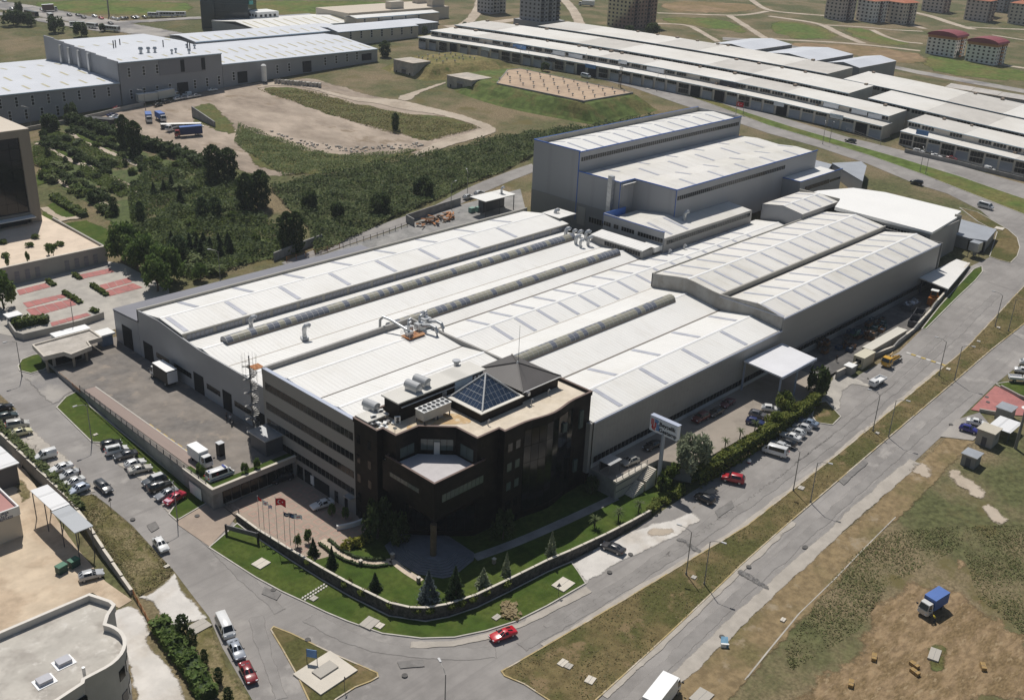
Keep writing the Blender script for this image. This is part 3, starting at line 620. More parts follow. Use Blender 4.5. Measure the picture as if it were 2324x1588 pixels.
MB().prism([(292,111),(313.5,112.6),(313.5,113.6),(321,114.6),(321,139.4),(317,148.5),(304,154),(300.6,154),(300.6,144.4),(292,141.5)],13.9,lambda x,y:14.6 + .012 * (y - 111)).build('roof',M('bright_white_roof',(.84,.83,.80),.5,.02,.1,wave=(1,1.0,.3,.12)),Wh)
hw = bx('west_wall',m_wall_b,Wh,292.3,292.6,111.4,141,0,14.0); winrow_y(hw,112.5,128,16,292.3,11.6,13.0,.2,m_glass2)
bx('south_wall',m_wall_b,Wh,292.4,313,111.6,111.9,-1,14.0); bx('east_wall',m_wall_b,Wh,313,320.5,114.8,140,-1,13.9)
bx('parapet',m_parapet,Wh,313.6,314,111.6,113.6,10,15.3)
Sh = thing('grey_shed','grey flat roofed shed with open doorway at the right-hand road bend','shed',(317,104,3),world=True)
MB().prism([(316.2,108.8),(318.2,104.2),(332.6,106.9),(334.4,119.3),(317,114.6)],7.9,8.4).build('roof',m_greyroof,Sh)
shw = MB().wallpath([(318.6,104.6),(332.2,107.2),(334,119),(317.3,114.3),(316.5,109)],.2,1.5,7.9).build('wall',m_wall_b,Sh)
bx('doorway',m_dark,shw,316.4,318.6,104.9,108.6,3.2,7.6)
C2 = thing('white_canopy','low white canopy roof over the storage yard end','canopy',(277,98,0),world=True)
MB().prism([(279.4,107),(276.8,97.7),(303.4,102.6),(304,106.8)],4.7,5.05).build('roof',m_roof,C2)
for x,y in ((278,98.4),(285,100),(294,101.6),(280,106.3)):bx('post',m_steel,C2,x,x + .25,y,y + .25,-.1,4.7)
A_ = thing('canopy','white steel canopy over the side gate beside the raised hall','canopy',(196,101,0),world=True)
MB().prism([(189.2,106.7),(188.2,96.5),(202.8,96.7),(204.4,106.2)],6.75,7.1).build('roof',M('canopy_sheet',(.70,.70,.72),.5,.04,.2,wave=(0,1.0,.3,.15)),A_)
bx('fascia',m_flash,A_,188.2,202.8,96.3,96.5,6.6,7.2)
for x,y in ((188.4,96.7),(195.5,96.8),(202.3,96.9),(189.2,106.2)):bx('post',M('blue_grey_post',(.3,.34,.42),.5,.05,1),A_,x,x + .32,y,y + .32,-.1,6.75)
# annexes standing on the low roofs
AN = thing('annex_block','grey annex with blue trim and window bands in front of the tall halls','building',(228,158,8),world=True)
aw = MB().quad((228,158,7),(228,158,15.6),(228,179.5,16),(228,179.5,2)).quad((228,158,15.6),(228.4,158,15.6),(228.4,179.5,16),(228,179.5,16)).build('west_wall',m_wall_x,AN)
bx('blue_edge',m_blue,aw,227.9,228.05,158,179.5,15.6,15.8)
for a,b,n in ((158.3,167.0,9),(168.2,172.8,5),(173.8,175.6,2),(176.6,179.3,3)):winrow_y(aw,a,b,n,228,12.55,13.7,.14,m_glass2)
asw = bx('south_wall',m_wall_b,AN,228,272,157.8,158,7,13.8); winrow_x(asw,229,271,46,157.8,12.0,13.1,.2,m_glass2)
gable(AN,228.4,243.5,158,168,179.5,13.9,15.4,13.9,m_roof_old,([232.5,240],[],1.0),ridge=False)
MB().quad((243.5,158,13.9),(272,158,13.7),(272,166.3,14.6),(243.5,166.3,14.7)).build('roof',m_roof_old,AN)
bx('north_parapet',m_blue,AN,228,238,179.4,179.6,13,16)
AL = thing('lower_annex','low annex with ribbed white roof at the end of the vaulted halls','building',(220,159,8),world=True)
MB().quad((219.6,158.6,12.0),(224.6,158.6,12.5),(224.6,177,12.5),(219.6,177,12.0)).quad((219.6,158.6,11.7),(219.6,158.6,12.0),(219.6,177,12),(219.6,177,11.7)).build('roof',M('ribbed_white_roof',(.74,.73,.7),.5,.04,.2,wave=(1,1.1,.5,.3)),AL)
al = bx('wall',m_wall_b,AL,219.8,224.4,158.8,176.8,7,11.7); winrow_y(al,159.5,172,14,219.8,10.2,11.3,.14,m_glass2)
bx('link_roof',m_roof,AL,224.4,228,158.3,163,10.5,11.9)
# the three big halls with blue trim
T = thing('tall_hall','tallest grey crane hall with blue roof trim and a window band','factory',(237,197,6),world=True)
gable(T,238,323.5,197.7,208.8,215.3,27.7,28.6,27.4,m_roof,([243.7 + 7.35 * i for i in range(11)],[243.7 + 7.35 * i for i in range(11)],.9),ridge=False)
tw = bx('west_wall',m_wall_x,T,237,237.3,197.4,215.8,0,29); ts = bx('south_wall',m_wall,T,237.3,324,197.4,197.7,8,28.7)
bx('north_wall',m_parapet,T,237.3,324,215.4,215.8,5,29); bx('east_wall',m_wall_x,T,323.7,324,197.7,215.4,5,28.8)
bx('blue_trim',m_blue,tw,236.85,237.2,197.2,215.9,28.85,29.12); bx('blue_trim',m_blue,ts,237.2,324.1,197.25,197.5,28.5,28.78)
bx('blue_trim',m_blue,T,237.3,324.1,215.6,215.95,28.9,29.1); bx('blue_trim',m_blue,tw,236.88,237.05,197.25,197.5,8,28.9)
winrow_x(ts,237.9,323,78,197.4,25.7,26.9,.25,m_glass2)
bx('concrete_base',m_conc_d,tw,236.9,237.0,181.6,215.8,0,13.4); winrow_y(tw,184,192,8,236.9,8.6,10.2,.2,m_glass2)
bx('gate_recess',m_conc,tw,236.8,236.92,193.5,196.5,7,12.5)
H2 = thing('twin_ridge_hall','wide twin-ridged hall with blue trim between the tall hall and the annex','factory',(243,166,6),world=True)
gable(H2,237.3,322.5,180.3,189,197.4,22.3,22.9,22.2,m_roof_old,([254.8 + 14.7 * i for i in range(5)],[247 + 14.7 * i for i in range(5)],1.0),ridge=False)
gable(H2,243.8,322.5,166.5,173.8,180.3,22.4,22.9,22.3,m_roof_old,([254.6 + 14.7 * i for i in range(5)],[262 + 14.7 * i for i in range(5)],1.0),ridge=False)
hs = bx('south_wall',m_wall,H2,243.5,323,166.1,166.4,8,22.9); hx = bx('west_wall',m_wall_x,H2,243.5,243.7,166.1,181.5,8,22.9)
hw2 = bx('west_wall',m_wall_x,H2,237,237.3,181.5,197.4,0,23); bx('return_wall',m_wall,H2,237,243.7,181.3,181.5,8,22.95)
for a in ((243.4,323.1,165.95,166.15),(243.4,243.6,166,181.4),(236.9,243.6,181.15,181.4),(236.85,237.05,181.2,197.4)):bx('blue_trim',m_blue,H2,*a,22.85,23.15)
for x,y in ((243.4,166),(236.9,181.2)):bx('blue_trim',m_blue,H2,x,x + .15,y,y + .15,10,23)
winrow_x(hs,244,303,56,166.1,19.8,21.0,.25,m_glass2)
MM = thing('small_blue_trim_hall','small flat hall with blue roof edge at the east end of the twin-ridged hall','factory',(302.5,160,8),world=True)
MB().prism([(303,160.4),(326.5,160.4),(326.5,166),(303,166)],16.3,lambda x,y:16.7 + .05 * (y - 160)).build('roof',m_roof,MM)
mw_ = bx('south_wall',m_wall,MM,302.5,330,159.6,159.9,6,17); bx('west_wall',m_wall_x,MM,302.5,302.8,159.8,166,6,17)
bx('blue_trim',m_blue,MM,302.4,330.1,159.45,159.65,16.9,17.15); bx('blue_trim',m_blue,MM,302.35,302.6,159.6,166,16.9,17.15)
winrow_x(mw_,306,322,22,159.6,13.4,14.8,.25,m_glass2); winrow_x(mw_,322.3,329.5,7,159.6,13.6,14.4,.05,m_glass2)
GS = thing('grey_gate_shed','blue-grey shed with two-level roof behind the factory by the dual road','shed',(340,160,8),world=True)
MB().prism([(337,155),(358.8,164.8),(363,169),(352,174.5)],lambda x,y:natural(x,y) - 1,12.3).build('wall',m_wall,GS)
MB().prism([(334,168),(352.2,174.6),(353,181.5),(362.4,187),(330,187),(326.5,170)],lambda x,y:natural(x,y) - 1,12.0).build('roof',m_greyroof,GS)
MB().prism([(336.9,154.9),(359,164.6),(363.4,169),(352,174.6)],12.3,12.5).build('roof',m_greyroof,GS)
# ------------------------------------------------------------------ grey office wing (ribbon windows)
m_offwall = M('grey_render',(.34,.32,.295),.7,.08,.25,col2=(.3,.28,.26),mixs=.15)
OW = thing('office_wing','grey five-storey office wing with ribbon windows facing the flag plaza','building',(99,129,-4),world=True)
ow = bx('facade',m_offwall,OW,99,99.3,129,157,-4.2,15.3)
bx('north_wall',m_offwall,OW,99.3,136,156.7,157,0,14.4); bx('east_wall',m_offwall,OW,135.7,136,129,156.7,9,14.4)
NW_ = MB().quad((99.2,156.5,14.35),(135.7,156.5,14.35),(135.7,156.5,15.8),(99.2,156.5,15.5)).quad((99.2,156.5,15.5),(135.7,156.5,15.8),(135.7,157.1,15.8),(99.2,157.1,15.5)).quad((99,157.1,14),(99,157.1,15.5),(136,157.1,15.8),(136,157.1,14)).build('north_parapet',m_wall_b,OW)
EP = MB().quad((135.6,129,14),(135.6,156.5,14),(135.6,156.5,15.8),(135.6,129,15.8)).quad((135.6,129,15.8),(135.6,156.5,15.8),(136.1,156.5,15.8),(136.1,129,15.8)).build('east_parapet',m_wall_b,OW)
bx('cap',m_flash,OW,98.9,99.7,129,157,15.3,15.42)
gable(OW,99.7,135.6,140.2,149.5,156.5,14.85,15.6,14.5,m_roof); gable(OW,99.7,135.6,128.6,134.2,140.2,15.2,15.6,14.85,m_roof)
bx('valley_gutter',m_gut,OW,99.7,135.6,140.1,140.3,14.7,14.95)
for i,(a,b) in enumerate(((11.2,12.65),(7.05,8.5),(3.6,4.95),(.0,1.35))):
 ya,yb = (129.3,156.2) if i < 3 else (129.3,152.5)
 bx('sill_band',M('sill_dark_grey',(.2,.19,.175),.7,.08,.4),ow,98.94,99,ya,yb,a - .18,a)  # sill strip in a darker grey than the facade
 winrow_y(ow,ya,yb,22 if i < 3 else 19,99,a,b,.12,m_glass2,depth=.05)
for y0,y1,z1 in ((145.0,146.8,-1.2),(142.2,144.4,-1.2),(136.8,141.4,-1.4),(134.2,135.2,-1.6),(131.4,132.2,-1.6)):bx('entrance_door',m_glass,ow,98.92,99.0,y0,y1,-3.9,z1)
bx('notice_board',m_whitep,ow,98.8,98.9,141.4,142.4,-3.4,-1.6)
bx('balcony_canopy',m_galv,ow,97.9,99,129.3,131.2,-.6,-.45)
# ------------------------------------------------------------------ black office building
m_black = M('black_stone_cladding',(.008,.007,.0065),.45,.25,.35,spec=.12,col2=(.015,.012,.01),mixs=.2)
m_blackglass = M('black_curtain_glass',(.006,.007,.008),.1,.3,.3,spec=.35)
m_copper = M('copper_coping',(.13,.085,.07),.5,.12,.8)
m_rooftile = M('roof_deck_tiles',(.64,.56,.45),.85,.08,.5,col2=(.58,.5,.39),mixs=.3,bump=.1,bscale=8)
m_ochre = M('ochre_stained_tiles',(.52,.36,.19),.85,.15,.4,col2=(.60,.5,.36),mixs=.5,mixr=(.45,.6))
m_grglass = M('green_tinted_glass',(.07,.092,.088),.15,.2,.5,spec=.6)
OB = thing('office_building','black stone-clad office block with corner terrace, wavy south front and rooftop pyramids','building',(115,115,-4),world=True)
wave = []
for i in range(15):
 t = i / 14; x = 115.1 + 22.9 * t
 wave.append((x,108.2 - 1.05 * math.sin(math.pi * max(0,min(1,(t - .18) / .62))) ** 2))
foot = [(99,129),(99,122.8),(100.3,122.8),(100.3,119.4),(105.3,119.4),(109.9,114.8),(109.9,109.6),(115.1,109.6)] + wave + [(138,129)]
low = [(99,129),(99,122.8),(101.2,122.8),(101.2,118),(105,114),(110,109.8),(115.1,109.6)] + wave + [(138,129)]
MB().prism(foot,9.6,15.2,top=False).build('upper_wall',m_black,OB)
MB().prism(low,-4.2,9.6,top=True).build('lower_wall',m_black,OB)
par = MB().wallpath([(p[0] * .9985 + .18,p[1] * .9985 + .18) for p in foot],.34,15.1,15.85,True).build('parapet',m_black,OB)
MB().wallpath([(p[0] * .9985 + .18,p[1] * .9985 + .18) for p in foot],.44,15.85,15.93,True).build('coping',m_copper,par)
dk = cdt_mesh('roof_deck',foot,[(i,(i + 1) % len(foot)) for i in range(len(foot))],lambda x,y:15.25,m_rooftile,1)
for v in dk.vertices:v.co -= Vector(org(OB))
dko = link(bpy.data.objects.new('roof_deck',dk),OB)
st_ = [(103,120.2),(106,122.4),(110.5,121.6),(114.6,119),(114.2,114.6),(111.5,116),(109,118.4),(106,119.8)]
st_ = smoothp(st_,2); sk = cdt_mesh('stained_tiles',st_,[(i,(i + 1) % len(st_)) for i in range(len(st_))],lambda x,y:15.29,m_ochre,1)
for v in sk.vertices:v.co -= Vector(org(OB))
link(bpy.data.objects.new('stained_tiles',sk),dko)
# curtain glass and windows on the dark fronts
def facade_panes(pts,z0,z1,mat,name,n=3,off=.05,parent=OB,rows=1):
 for a,b in zip(pts,pts[1:]):
  d = Vector((b[0] - a[0],b[1] - a[1])); L_ = d.length; d.normalize(); nn = Vector((d.y,-d.x))
  k = max(1,int(L_ / n)); w_ = L_ / k
  for i in range(k):
   for r in range(rows):
    hz = (z1 - z0) / rows; c = Vector(a) + d * (w_ * (i + .5)) + nn * off
    ob = bpy.data.objects.new(name,unit(mat)); o = org(parent)
    ob.location = (c.x - o[0],c.y - o[1],z0 + hz * (r + .5) - o[2]); ob.rotation_euler = (0,0,math.atan2(d.y,d.x)); ob.scale = (w_ - .08,.06,hz - .08); link(ob,parent)
facade_panes(wave[3:12],-2.5,14.2,m_blackglass,'glass_panel',1.6,.04,rows=5)
for z in (12.2,8.3,4.4,.5,-3.2):
 for y in (127.4,124.4):bx('window',m_blackglass,OB,98.94,99.0,y,y + .9,z - .9,z + .7)
 for x in (116,118):bx('window',m_grglass if z in (8.3,4.4) else m_blackglass,OB,x,x + 1.1,108.13,108.19,z - .9,z + .7)
for x,z0,z1 in ((129.5,10.6,12.4),(134.0,9.8,13.4),(133.2,.8,3.4)):bx('window',m_grglass,OB,x,x + 1.0,107.2,107.6,z0,z1)
# terrace block on the corner
tb = [(99.5,121),(99.5,108.8),(111,108.8),(111,109.5),(109.9,109.6),(105.3,114),(100.4,119.4),(100.4,121)]
TB = MB().prism([(99.5,122),(99.5,108.8),(111.2,108.8),(111.2,110),(104,122)],4.6,10.4,bot=True).build('terrace_block',m_black,OB)
MB().quad((99.5,108.8,4.6),(99.5,121,4.6),(101.2,119,3.2),(100.6,110,2.9)).quad((99.5,108.8,4.6),(100.6,110,2.9),(109.8,109.7,3.2),(111.2,108.8,4.6)).build('sloped_soffit',m_black,TB)
td = [(99.7,121.8),(99.7,109),(110.9,109),(110.9,109.6),(109.8,109.7),(109.8,114.7),(105.2,119.3),(100.4,119.4),(100.4,121.8)]
tdm = cdt_mesh('terrace_deck',td,[(i,(i + 1) % len(td)) for i in range(len(td))],lambda x,y:10.45,M('terrace_paving',(.50,.475,.475),.85,.05,.8,bump=.1,bscale=9),1)
for v in tdm.vertices:v.co -= Vector(org(OB))
link(bpy.data.objects.new('terrace_deck',tdm),TB)
MB().wallpath([(100.3,121),(99.6,121),(99.6,108.9),(111,108.9),(111,109.6)],.3,10.2,11.5).build('terrace_parapet',m_black,TB)
MB().wallpath([(100.3,121),(99.6,121),(99.6,108.9),(111,108.9),(111,109.6)],.4,11.5,11.58).build('terrace_coping',m_copper,TB)
facade_panes([(101.2,108.8),(110.8,108.8)],7.2,8.7,m_grglass,'ribbon_window',.9,.05,TB)
facade_panes([(99.5,120),(99.5,112.5)],8.0,8.9,m_grglass,'ribbon_window',.9,.05,TB)
# terrace windows of the set-back storey
facade_panes([(105.6,119.1),(109.6,115.1)],11.2,13.4,m_grglass,'terrace_window',1.0,.05)
facade_panes([(101.2,119.4),(104.4,119.4)],11.0,13.0,m_grglass,'terrace_window',1.1,.05); facade_panes([(109.9,113.6),(109.9,110.4)],10.8,13.2,m_grglass,'terrace_window',1.1,.05)
dx,dy = .7071,-.7071
ob = bpy.data.objects.new('terrace_door',unit(m_frame)); ob.location = (107.5 - .06 - 115,117.0 - .06 - 115,11.7 + 4); ob.rotation_euler = (0,0,-math.pi / 4); ob.scale = (1.0,.1,2.4); link(ob,OB)
# corner column and glazed entrance
MB().cyl(99.9,109.3,-3.9,3.4,.55,n=14).build('corner_column',M('brown_stone',(.10,.075,.05),.5,.2,.5),OB)
facade_panes([(101.15,118),(104.9,114),(109.9,109.75)],-2.6,2.6,m_blackglass,'entrance_glass',1.6,.06,rows=2)
MB().wallpath([(99.6,117.6),(101.1,119.2)],.12,-.6,1.2).build('side_glass',m_grglass,OB)
# glass pyramid, dark pyramid, plant room on the roof
m_pglass = M('blue_skylight_glass',(.035,.055,.095),.1,.25,.5,spec=.8)
m_white_al = M('white_aluminium',(.66,.66,.65),.4,.05,1)
GPy = thing('glass_pyramid','blue glazed pyramid rooflight with white bars on the office roof','skylight',(120.1,118.2,15.25),world=True)
bx('upstand',m_black,GPy,114.9,125.4,113.8,122.7,15.26,16.9); bx('ledge',M('white_ledge',(.66,.63,.57),.7,.08,.5),GPy,114.7,125.5,113.6,122.8,16.9,17.05)
ap = Vector((120.1,118.2,21.5)); cs = [Vector(c) for c in ((115.6,114.3,17.06),(125,114.3,17.06),(125,122.2,17.06),(115.6,122.2,17.06))]
for s_ in range(4):
 a,b = cs[s_],cs[(s_ + 1) % 4]; R_ = 5; Cn = 10
 nrm = (b - a).cross(ap - a).normalized()
 for r in range(R_):
  t0,t1 = r / R_,(r + 1) / R_
  for c in range(Cn):
   u0,u1 = c / Cn,(c + 1) / Cn
   def pt(u,t):
    lo,hi = t / 2,1 - t / 2
    uu = max(lo,min(hi,u)); return a + (b - a) * uu + (ap - (a + b) / 2) * t
   q = [pt(u0,t0),pt(u1,t0),pt(u1,t1),pt(u0,t1)]
   if (q[1] - q[0]).length < .05:continue
   cc = sum(q,Vector()) / 4; q = [cc + (p - cc) * .93 + nrm * .02 for p in q]
   uq = []
   for p in q:
    if not uq or (p - uq[-1]).length > .03:uq.append(p)
   if len(uq) > 2 and (uq[0] - uq[-1]).length < .03:uq.pop()
   if len(uq) > 2:MB().quad(*uq).build('pane',m_pglass,GPy)
 MB().quad(a,b,ap).build('pyramid_frame',m_white_al,GPy)
 MB().tube([a + Vector((0,0,.05)),ap + Vector((0,0,.08))],.16,6).build('hip_bar',m_white_al,GPy)
m_dkroof = M('anthracite_roof_sheet',(.085,.078,.075),.5,.08,.3,wave=(1,.55,.6,.35)); m_dkroof2 = M('anthracite_roof_sheet_x',(.085,.078,.075),.5,.08,.3,wave=(0,.55,.6,.35))
DP = thing('dark_pyramid_roof','dark ribbed pyramid roof with antenna mast beside the glass pyramid','roof',(130.7,120.4,15.25),world=True)
c0,c1,c2,c3 = (125.7,114.1,17.5),(136,114.1,17.5),(136,126.9,17.5),(125.7,126.9,17.5); ap2 = (130.8,120.5,19.6)
for p_,q_,mt in ((c0,c1,m_dkroof2),(c1,c2,m_dkroof),(c2,c3,m_dkroof2),(c3,c0,m_dkroof)):MB().quad(p_,q_,ap2).build('roof_slope',mt,DP)
for c in (c0,c1,c2,c3):MB().tube([(c[0],c[1],c[2] + .05),(ap2[0],ap2[1],ap2[2] + .05)],.14,5).build('hip_flashing',m_dkroof,DP)
bx('wall',m_black,DP,126,135.7,114.5,126.6,15.2,17.4); bx('gutter',m_white_al,DP,125.6,136.1,113.95,114.1,17.35,17.5)
MB().cyl(ap2[0] + .2,ap2[1],19.4,27,.05,.03,5).build('antenna',m_steel,DP); MB().cyl(ap2[0],ap2[1],19.5,19.9,.3,.1,8).build('finial',m_white_al,DP)
PH = thing('plant_room','long plant room with ribbed pale roof on the office building','building',(115,125,15.25),world=True)
phw = bx('wall',m_black,PH,104.5,124.8,123.5,127.4,15.2,18.8); bx('roof',M('ribbed_pale_roof',(.62,.60,.55),.5,.05,.3,wave=(0,.9,.5,.3)),PH,104.1,125.2,123.2,127.8,18.8,19.05)
bx('mural_panel',M('pale_blue_panel',(.42,.5,.54),.4,.15,.8,col2=(.32,.4,.45),mixs=1),phw,117.6,122.0,123.4,123.5,16.2,18.6)
for x in (122.4,123.4,124.2):bx('window',m_frame,phw,x,x + .55,123.42,123.5,17.2,18.3)
bx('door',m_galv,phw,114.6,115.6,123.42,123.5,15.3,17.6); bx('small_roof',MATS['ribbed_pale_roof'],PH,99.3,104.1,125.6,129,15.95,16.2)
CW1 = MB().tube([(104.6,122.9,18.2),(117.4,122.9,18.2),(117.4,123.4,18.2)],.1,6).build('roof_pipe',m_galv,PH)
CP = thing('chimney_pipe','capped steel flue beside the plant room roof','chimney',(122.5,128.2,15),world=True)
MB().cyl(122.5,128.3,15,19.4,.5,n=12).build('flue',m_galv,CP); MB().cyl(122.5,128.3,19.7,19.9,.8,.75,12).build('cap',m_galv,CP)
# air-cooled chiller with its fans
CH = thing('chiller','rooftop chiller with two rows of fans on steel legs','air conditioner',(110,120.5,15.25),world=True)
bx('casing',M('chiller_casing',(.60,.585,.54),.5,.06,.6,col2=(.5,.48,.44),mixs=.8),CH,106.7,113.0,119.5,121.7,16.1,17.7); bx('top_deck',m_whitep,CH,106.6,113.1,119.4,121.8,17.7,17.85)
fanm = MB().cyl(0,0,0,.1,.42,n=14).mesh('fan',m_dark); ringm = MB().tube([(math.cos(a * math.pi / 6) * .45,math.sin(a * math.pi / 6) * .45,.1) for a in range(13)],.06,5).mesh('fan_ring',m_whitep)
for i in range(6):
 for j in range(2):
  put('fan',fanm,CH,(107.3 + i * 1.03,120.05 + j * 1.08,17.83)); put('fan_ring',ringm,CH,(107.3 + i * 1.03,120.05 + j * 1.08,17.85))
for x in (106.9,110,112.8):
 for y in (119.6,121.6):bx('leg',m_steel,CH,x - .08,x + .08,y - .08,y + .08,15.25,16.1)
bx('pump',m_galv,CH,109.5,111.4,119.7,120.4,15.4,16.0)
# twin curved intake hoods
hood = MB()
for k in range(8):
 a0,a1 = math.pi * .1 + math.pi * .95 * k / 8,math.pi * .1 + math.pi * .95 * (k + 1) / 8
 hood.quad((math.cos(a0) * .9,-1.5,math.sin(a0) * .9),(math.cos(a0) * .9,1.5,math.sin(a0) * .9),(math.cos(a1) * .9,1.5,math.sin(a1) * .9),(math.cos(a1) * .9,-1.5,math.sin(a1) * .9))
for s_ in (-1.5,1.5):hood.quad(*[(math.cos(math.pi * .1 + math.pi * .95 * k / 8) * .9,s_,math.sin(math.pi * .1 + math.pi * .95 * k / 8) * .9) for k in range(9)])
hm = hood.mesh('hood',M('grey_hood',(.42,.43,.44),.45,.06,1),smooth=False)
for i,(x,y,z,lb) in enumerate(((109.4,125.4,19.9,'left of the two curved grey intake hoods on the plant room roof'),(111.9,126.0,19.9,'right of the two curved grey intake hoods on the plant room roof'),(103.0,129.2,16.8,'curved grey hood half hidden behind the plant room end'))):
 t_ = thing('intake_hood',lb,'vent',(x,y,z),0.1,'curved intake hoods'); put('hood',hm,t_); bx('plinth',m_galv,t_,-.75,.8,-1.35,1.35,-1.0,.1)
 # split air conditioners on the deck
def ac_unit(x,y,z,rz,lb):
 t_ = thing('air_conditioner',lb,'air conditioner',(x,y,z),rz,'wall-type outdoor units')
 bx('case',m_whitep,t_,-.5,.5,-.2,.2,0,1.35); MB().tube([(.0,-.21,.42),(.0,-.25,.42)],.32,12).build('fan_grille',m_steel,t_); MB().tube([(.0,-.21,1.0),(.0,-.25,1.0)],.28,12).build('fan_grille',m_steel,t_)
ac_unit(101.2,126.4,15.28,-.3,'white outdoor unit nearest the west parapet of the office roof'); ac_unit(103.4,127.2,15.28,-.3,'white outdoor unit against the plant room end wall'); ac_unit(103.9,123.2,15.28,-.5,'white outdoor unit at the near corner of the plant room')
dish = thing('satellite_dish','small satellite dish at the office roof edge','antenna',(100.9,120.3,15.28)); MB().cyl(0,0,0,1.1,.04,n=5).build('mast',m_steel,dish); MB().tube([(-.1,-.1,1.2),(.05,.05,1.3)],.05,10,r1=.4).build('reflector',m_whitep,dish)
jt = thing('roof_scrap_pile','pile of loose boards and dishes on the office roof corner','scrap',(102,124.6,15.28))
for i in range(9):o_ = bx('board',m_whitep if i % 3 else m_steel,jt,-.6,.6,-.3,.3,0,.06); o_.location = (rnd.uniform(-1.4,1.6),rnd.uniform(-1,1.2),.06 + i * .05); o_.rotation_euler = (rnd.uniform(-.2,.2),rnd.uniform(-.2,.2),rnd.uniform(0,3))
for i in range(3):MB().tube([(-2.0 + i * .4,.6 - i * .3,.3),(-1.9 + i * .4,.7 - i * .3,.4)],.42,10,r1=.4).build('disc',m_galv if i != 1 else m_steel,jt)
for x,y,lb in ((115.2,112.4,'bent vent pipe at the near corner of the glass pyramid'),(126.6,112.8,'bent vent pipe between the two roof pyramids'),(131.8,113.4,'bent vent pipe under the dark pyramid eave')):
 t_ = thing('vent_pipe',lb,'pipe',(x,y,15.28),group='bent roof vent pipes'); MB().tube([(0,0,0),(0,0,.9),(.1,-.15,1.1),(.1,-.35,.95)],.12,7).build('pipe',m_galv,t_)
lbx = thing('roof_lamp_box','dark floodlight box on the office roof beside the glass pyramid','lamp',(126.3,113.4,16.9)); bx('box',m_steel,lbx,-.35,.35,-.25,.25,0,.7); bx('lens',m_whitep,lbx,-.3,.3,-.27,-.25,.08,.62)
# ------------------------------------------------------------------ grey halls beyond the dirt ground
m_gw = M('pale_grey_cladding',(.31,.315,.335),.5,.05,.1,wave=(0,.6,.2,.12))
m_rf_far = M('pale_grey_roof',(.60,.62,.66),.5,.04,.08,wave=(0,1.2,.3,.1))
m_yl = M('yellow_roof_light',(.46,.42,.26),.5,.06,.4)
m_cream = M('cream_wall',(.56,.51,.43),.8,.06,.15)
def strip_lights(rf,xs,ya,za,yb,zb,wd=1.0,mat=None):
 me = MB().quad((-wd / 2,ya,za + .06),(wd / 2,ya,za + .06),(wd / 2,yb,zb + .06),(-wd / 2,yb,zb + .06)).mesh('roof_light',mat or m_yl)
 for x in xs:put('roof_light',me,rf,(x,org(rf)[1] * 0,0)).location = (x - org(rf)[0],-org(rf)[1],-org(rf)[2])
def hall(name,label,x0,x1,y0,yr,y1,z0,zr,z1,zb,rmat=m_rf_far,wmat=m_gw,lights=(),win=(),doors=(),trim=True):
 t = thing(name,label,'hall',((x0 + x1) / 2,y0,zb),world=True)
 R_ = MB().quad((x0,y0 - .3,z0),(x1,y0 - .3,z0),(x1,yr,zr),(x0,yr,zr)).quad((x0,yr,zr),(x1,yr,zr),(x1,y1,z1),(x0,y1,z1)).quad((x0,y0 - .3,z0 - .4),(x0,y0 - .3,z0),(x0,yr,zr),(x0,y1,z1),(x0,y1,z1 - .4),(x0,yr,zr - .4)).build('roof',rmat,t)
 W_ = MB().box(x0 + .1,x1 - .1,y0,y1 - .1,zb - 3,z0 - .15).build('wall',wmat,t)
 if trim:bx('eave_trim',M('pale_blue_trim',(.45,.58,.68),.5,.05,1),R_,x0,x1,y0 - .45,y0 - .3,z0 - .35,z0 + .05)
 if lights:
  n,ws,wn = lights; xs = [x0 + (x1 - x0) * (i + .5) / n for i in range(n)]
  for a,b in ws:strip_lights(R_,xs,y0 + (yr - y0) * a,z0 + (zr - z0) * a,y0 + (yr - y0) * b,z0 + (zr - z0) * b)
  for a,b in wn:strip_lights(R_,xs,yr + (y1 - yr) * a,zr + (z1 - zr) * a,yr + (y1 - yr) * b,zr + (z1 - zr) * b)
 for x,z in win:
  f_ = bx('window',M('white_window_frame',(.62,.63,.64),.5,.05,1),W_,x - .7,x + .7,y0 - .08,y0,z,z + 4.0)
  for k in range(3):bx('pane',m_glass2,f_,x - .5,x + .5,y0 - .14,y0 - .07,z + .2 + k * 1.28,z + 1.25 + k * 1.28)
 for x,wd,hh,zz in doors:bx('door',m_dark,W_,x - wd / 2,x + wd / 2,y0 - .1,y0,zz,zz + hh)
 return t
hall('grey_hall','low grey hall with pale roof and window columns at the left frame edge',120,204.6,417,455,485.5,18.8,20.4,18.8,8,lights=(11,[(.12,.3),(.55,.75)],[(.2,.4)]),win=[(150 + 6.2 * i,13.6) for i in range(9)] + [(153 + 6.2 * i,8.6) for i in range(6)])
T2 = hall('grey_hall','tallest grey hall with stepped side and rooftop cowls beyond the dirt ground',204.8,252.4,416.6,450,484.4,26.8,28,26.8,10,lights=(7,[(.1,.22)],[(.1,.25)]),win=[(209,20.5),(215.5,20.6),(221.5,20.8)] + [(209 + 5.9 * i,11.6 + .25 * i) for i in range(8) if i != 4],doors=[(232.6,5.2,5.2,11)])
bx('grey_panel',M('dark_panel',(.22,.22,.24),.5,.05,.5),T2,222.5,244,416.4,416.58,20,26);
for x in (232.3,242.2):bx('tall_opening',m_dark,T2,x,x + 1.8,416.3,416.38,20.6,25.6)
for i,y in enumerate((440,449,458,466)):bx('side_duct',m_galv,T2,203.4,204.7,y,y + 1.6,17,27.4)
sd = MB()
for y in range(7):sd.box(204.5,205.1,417 + y * 9.6,417 + (y + 1) * 9.6,18,27.2 + .35 * y)
sd.build('stepped_parapet',m_gw,T2)
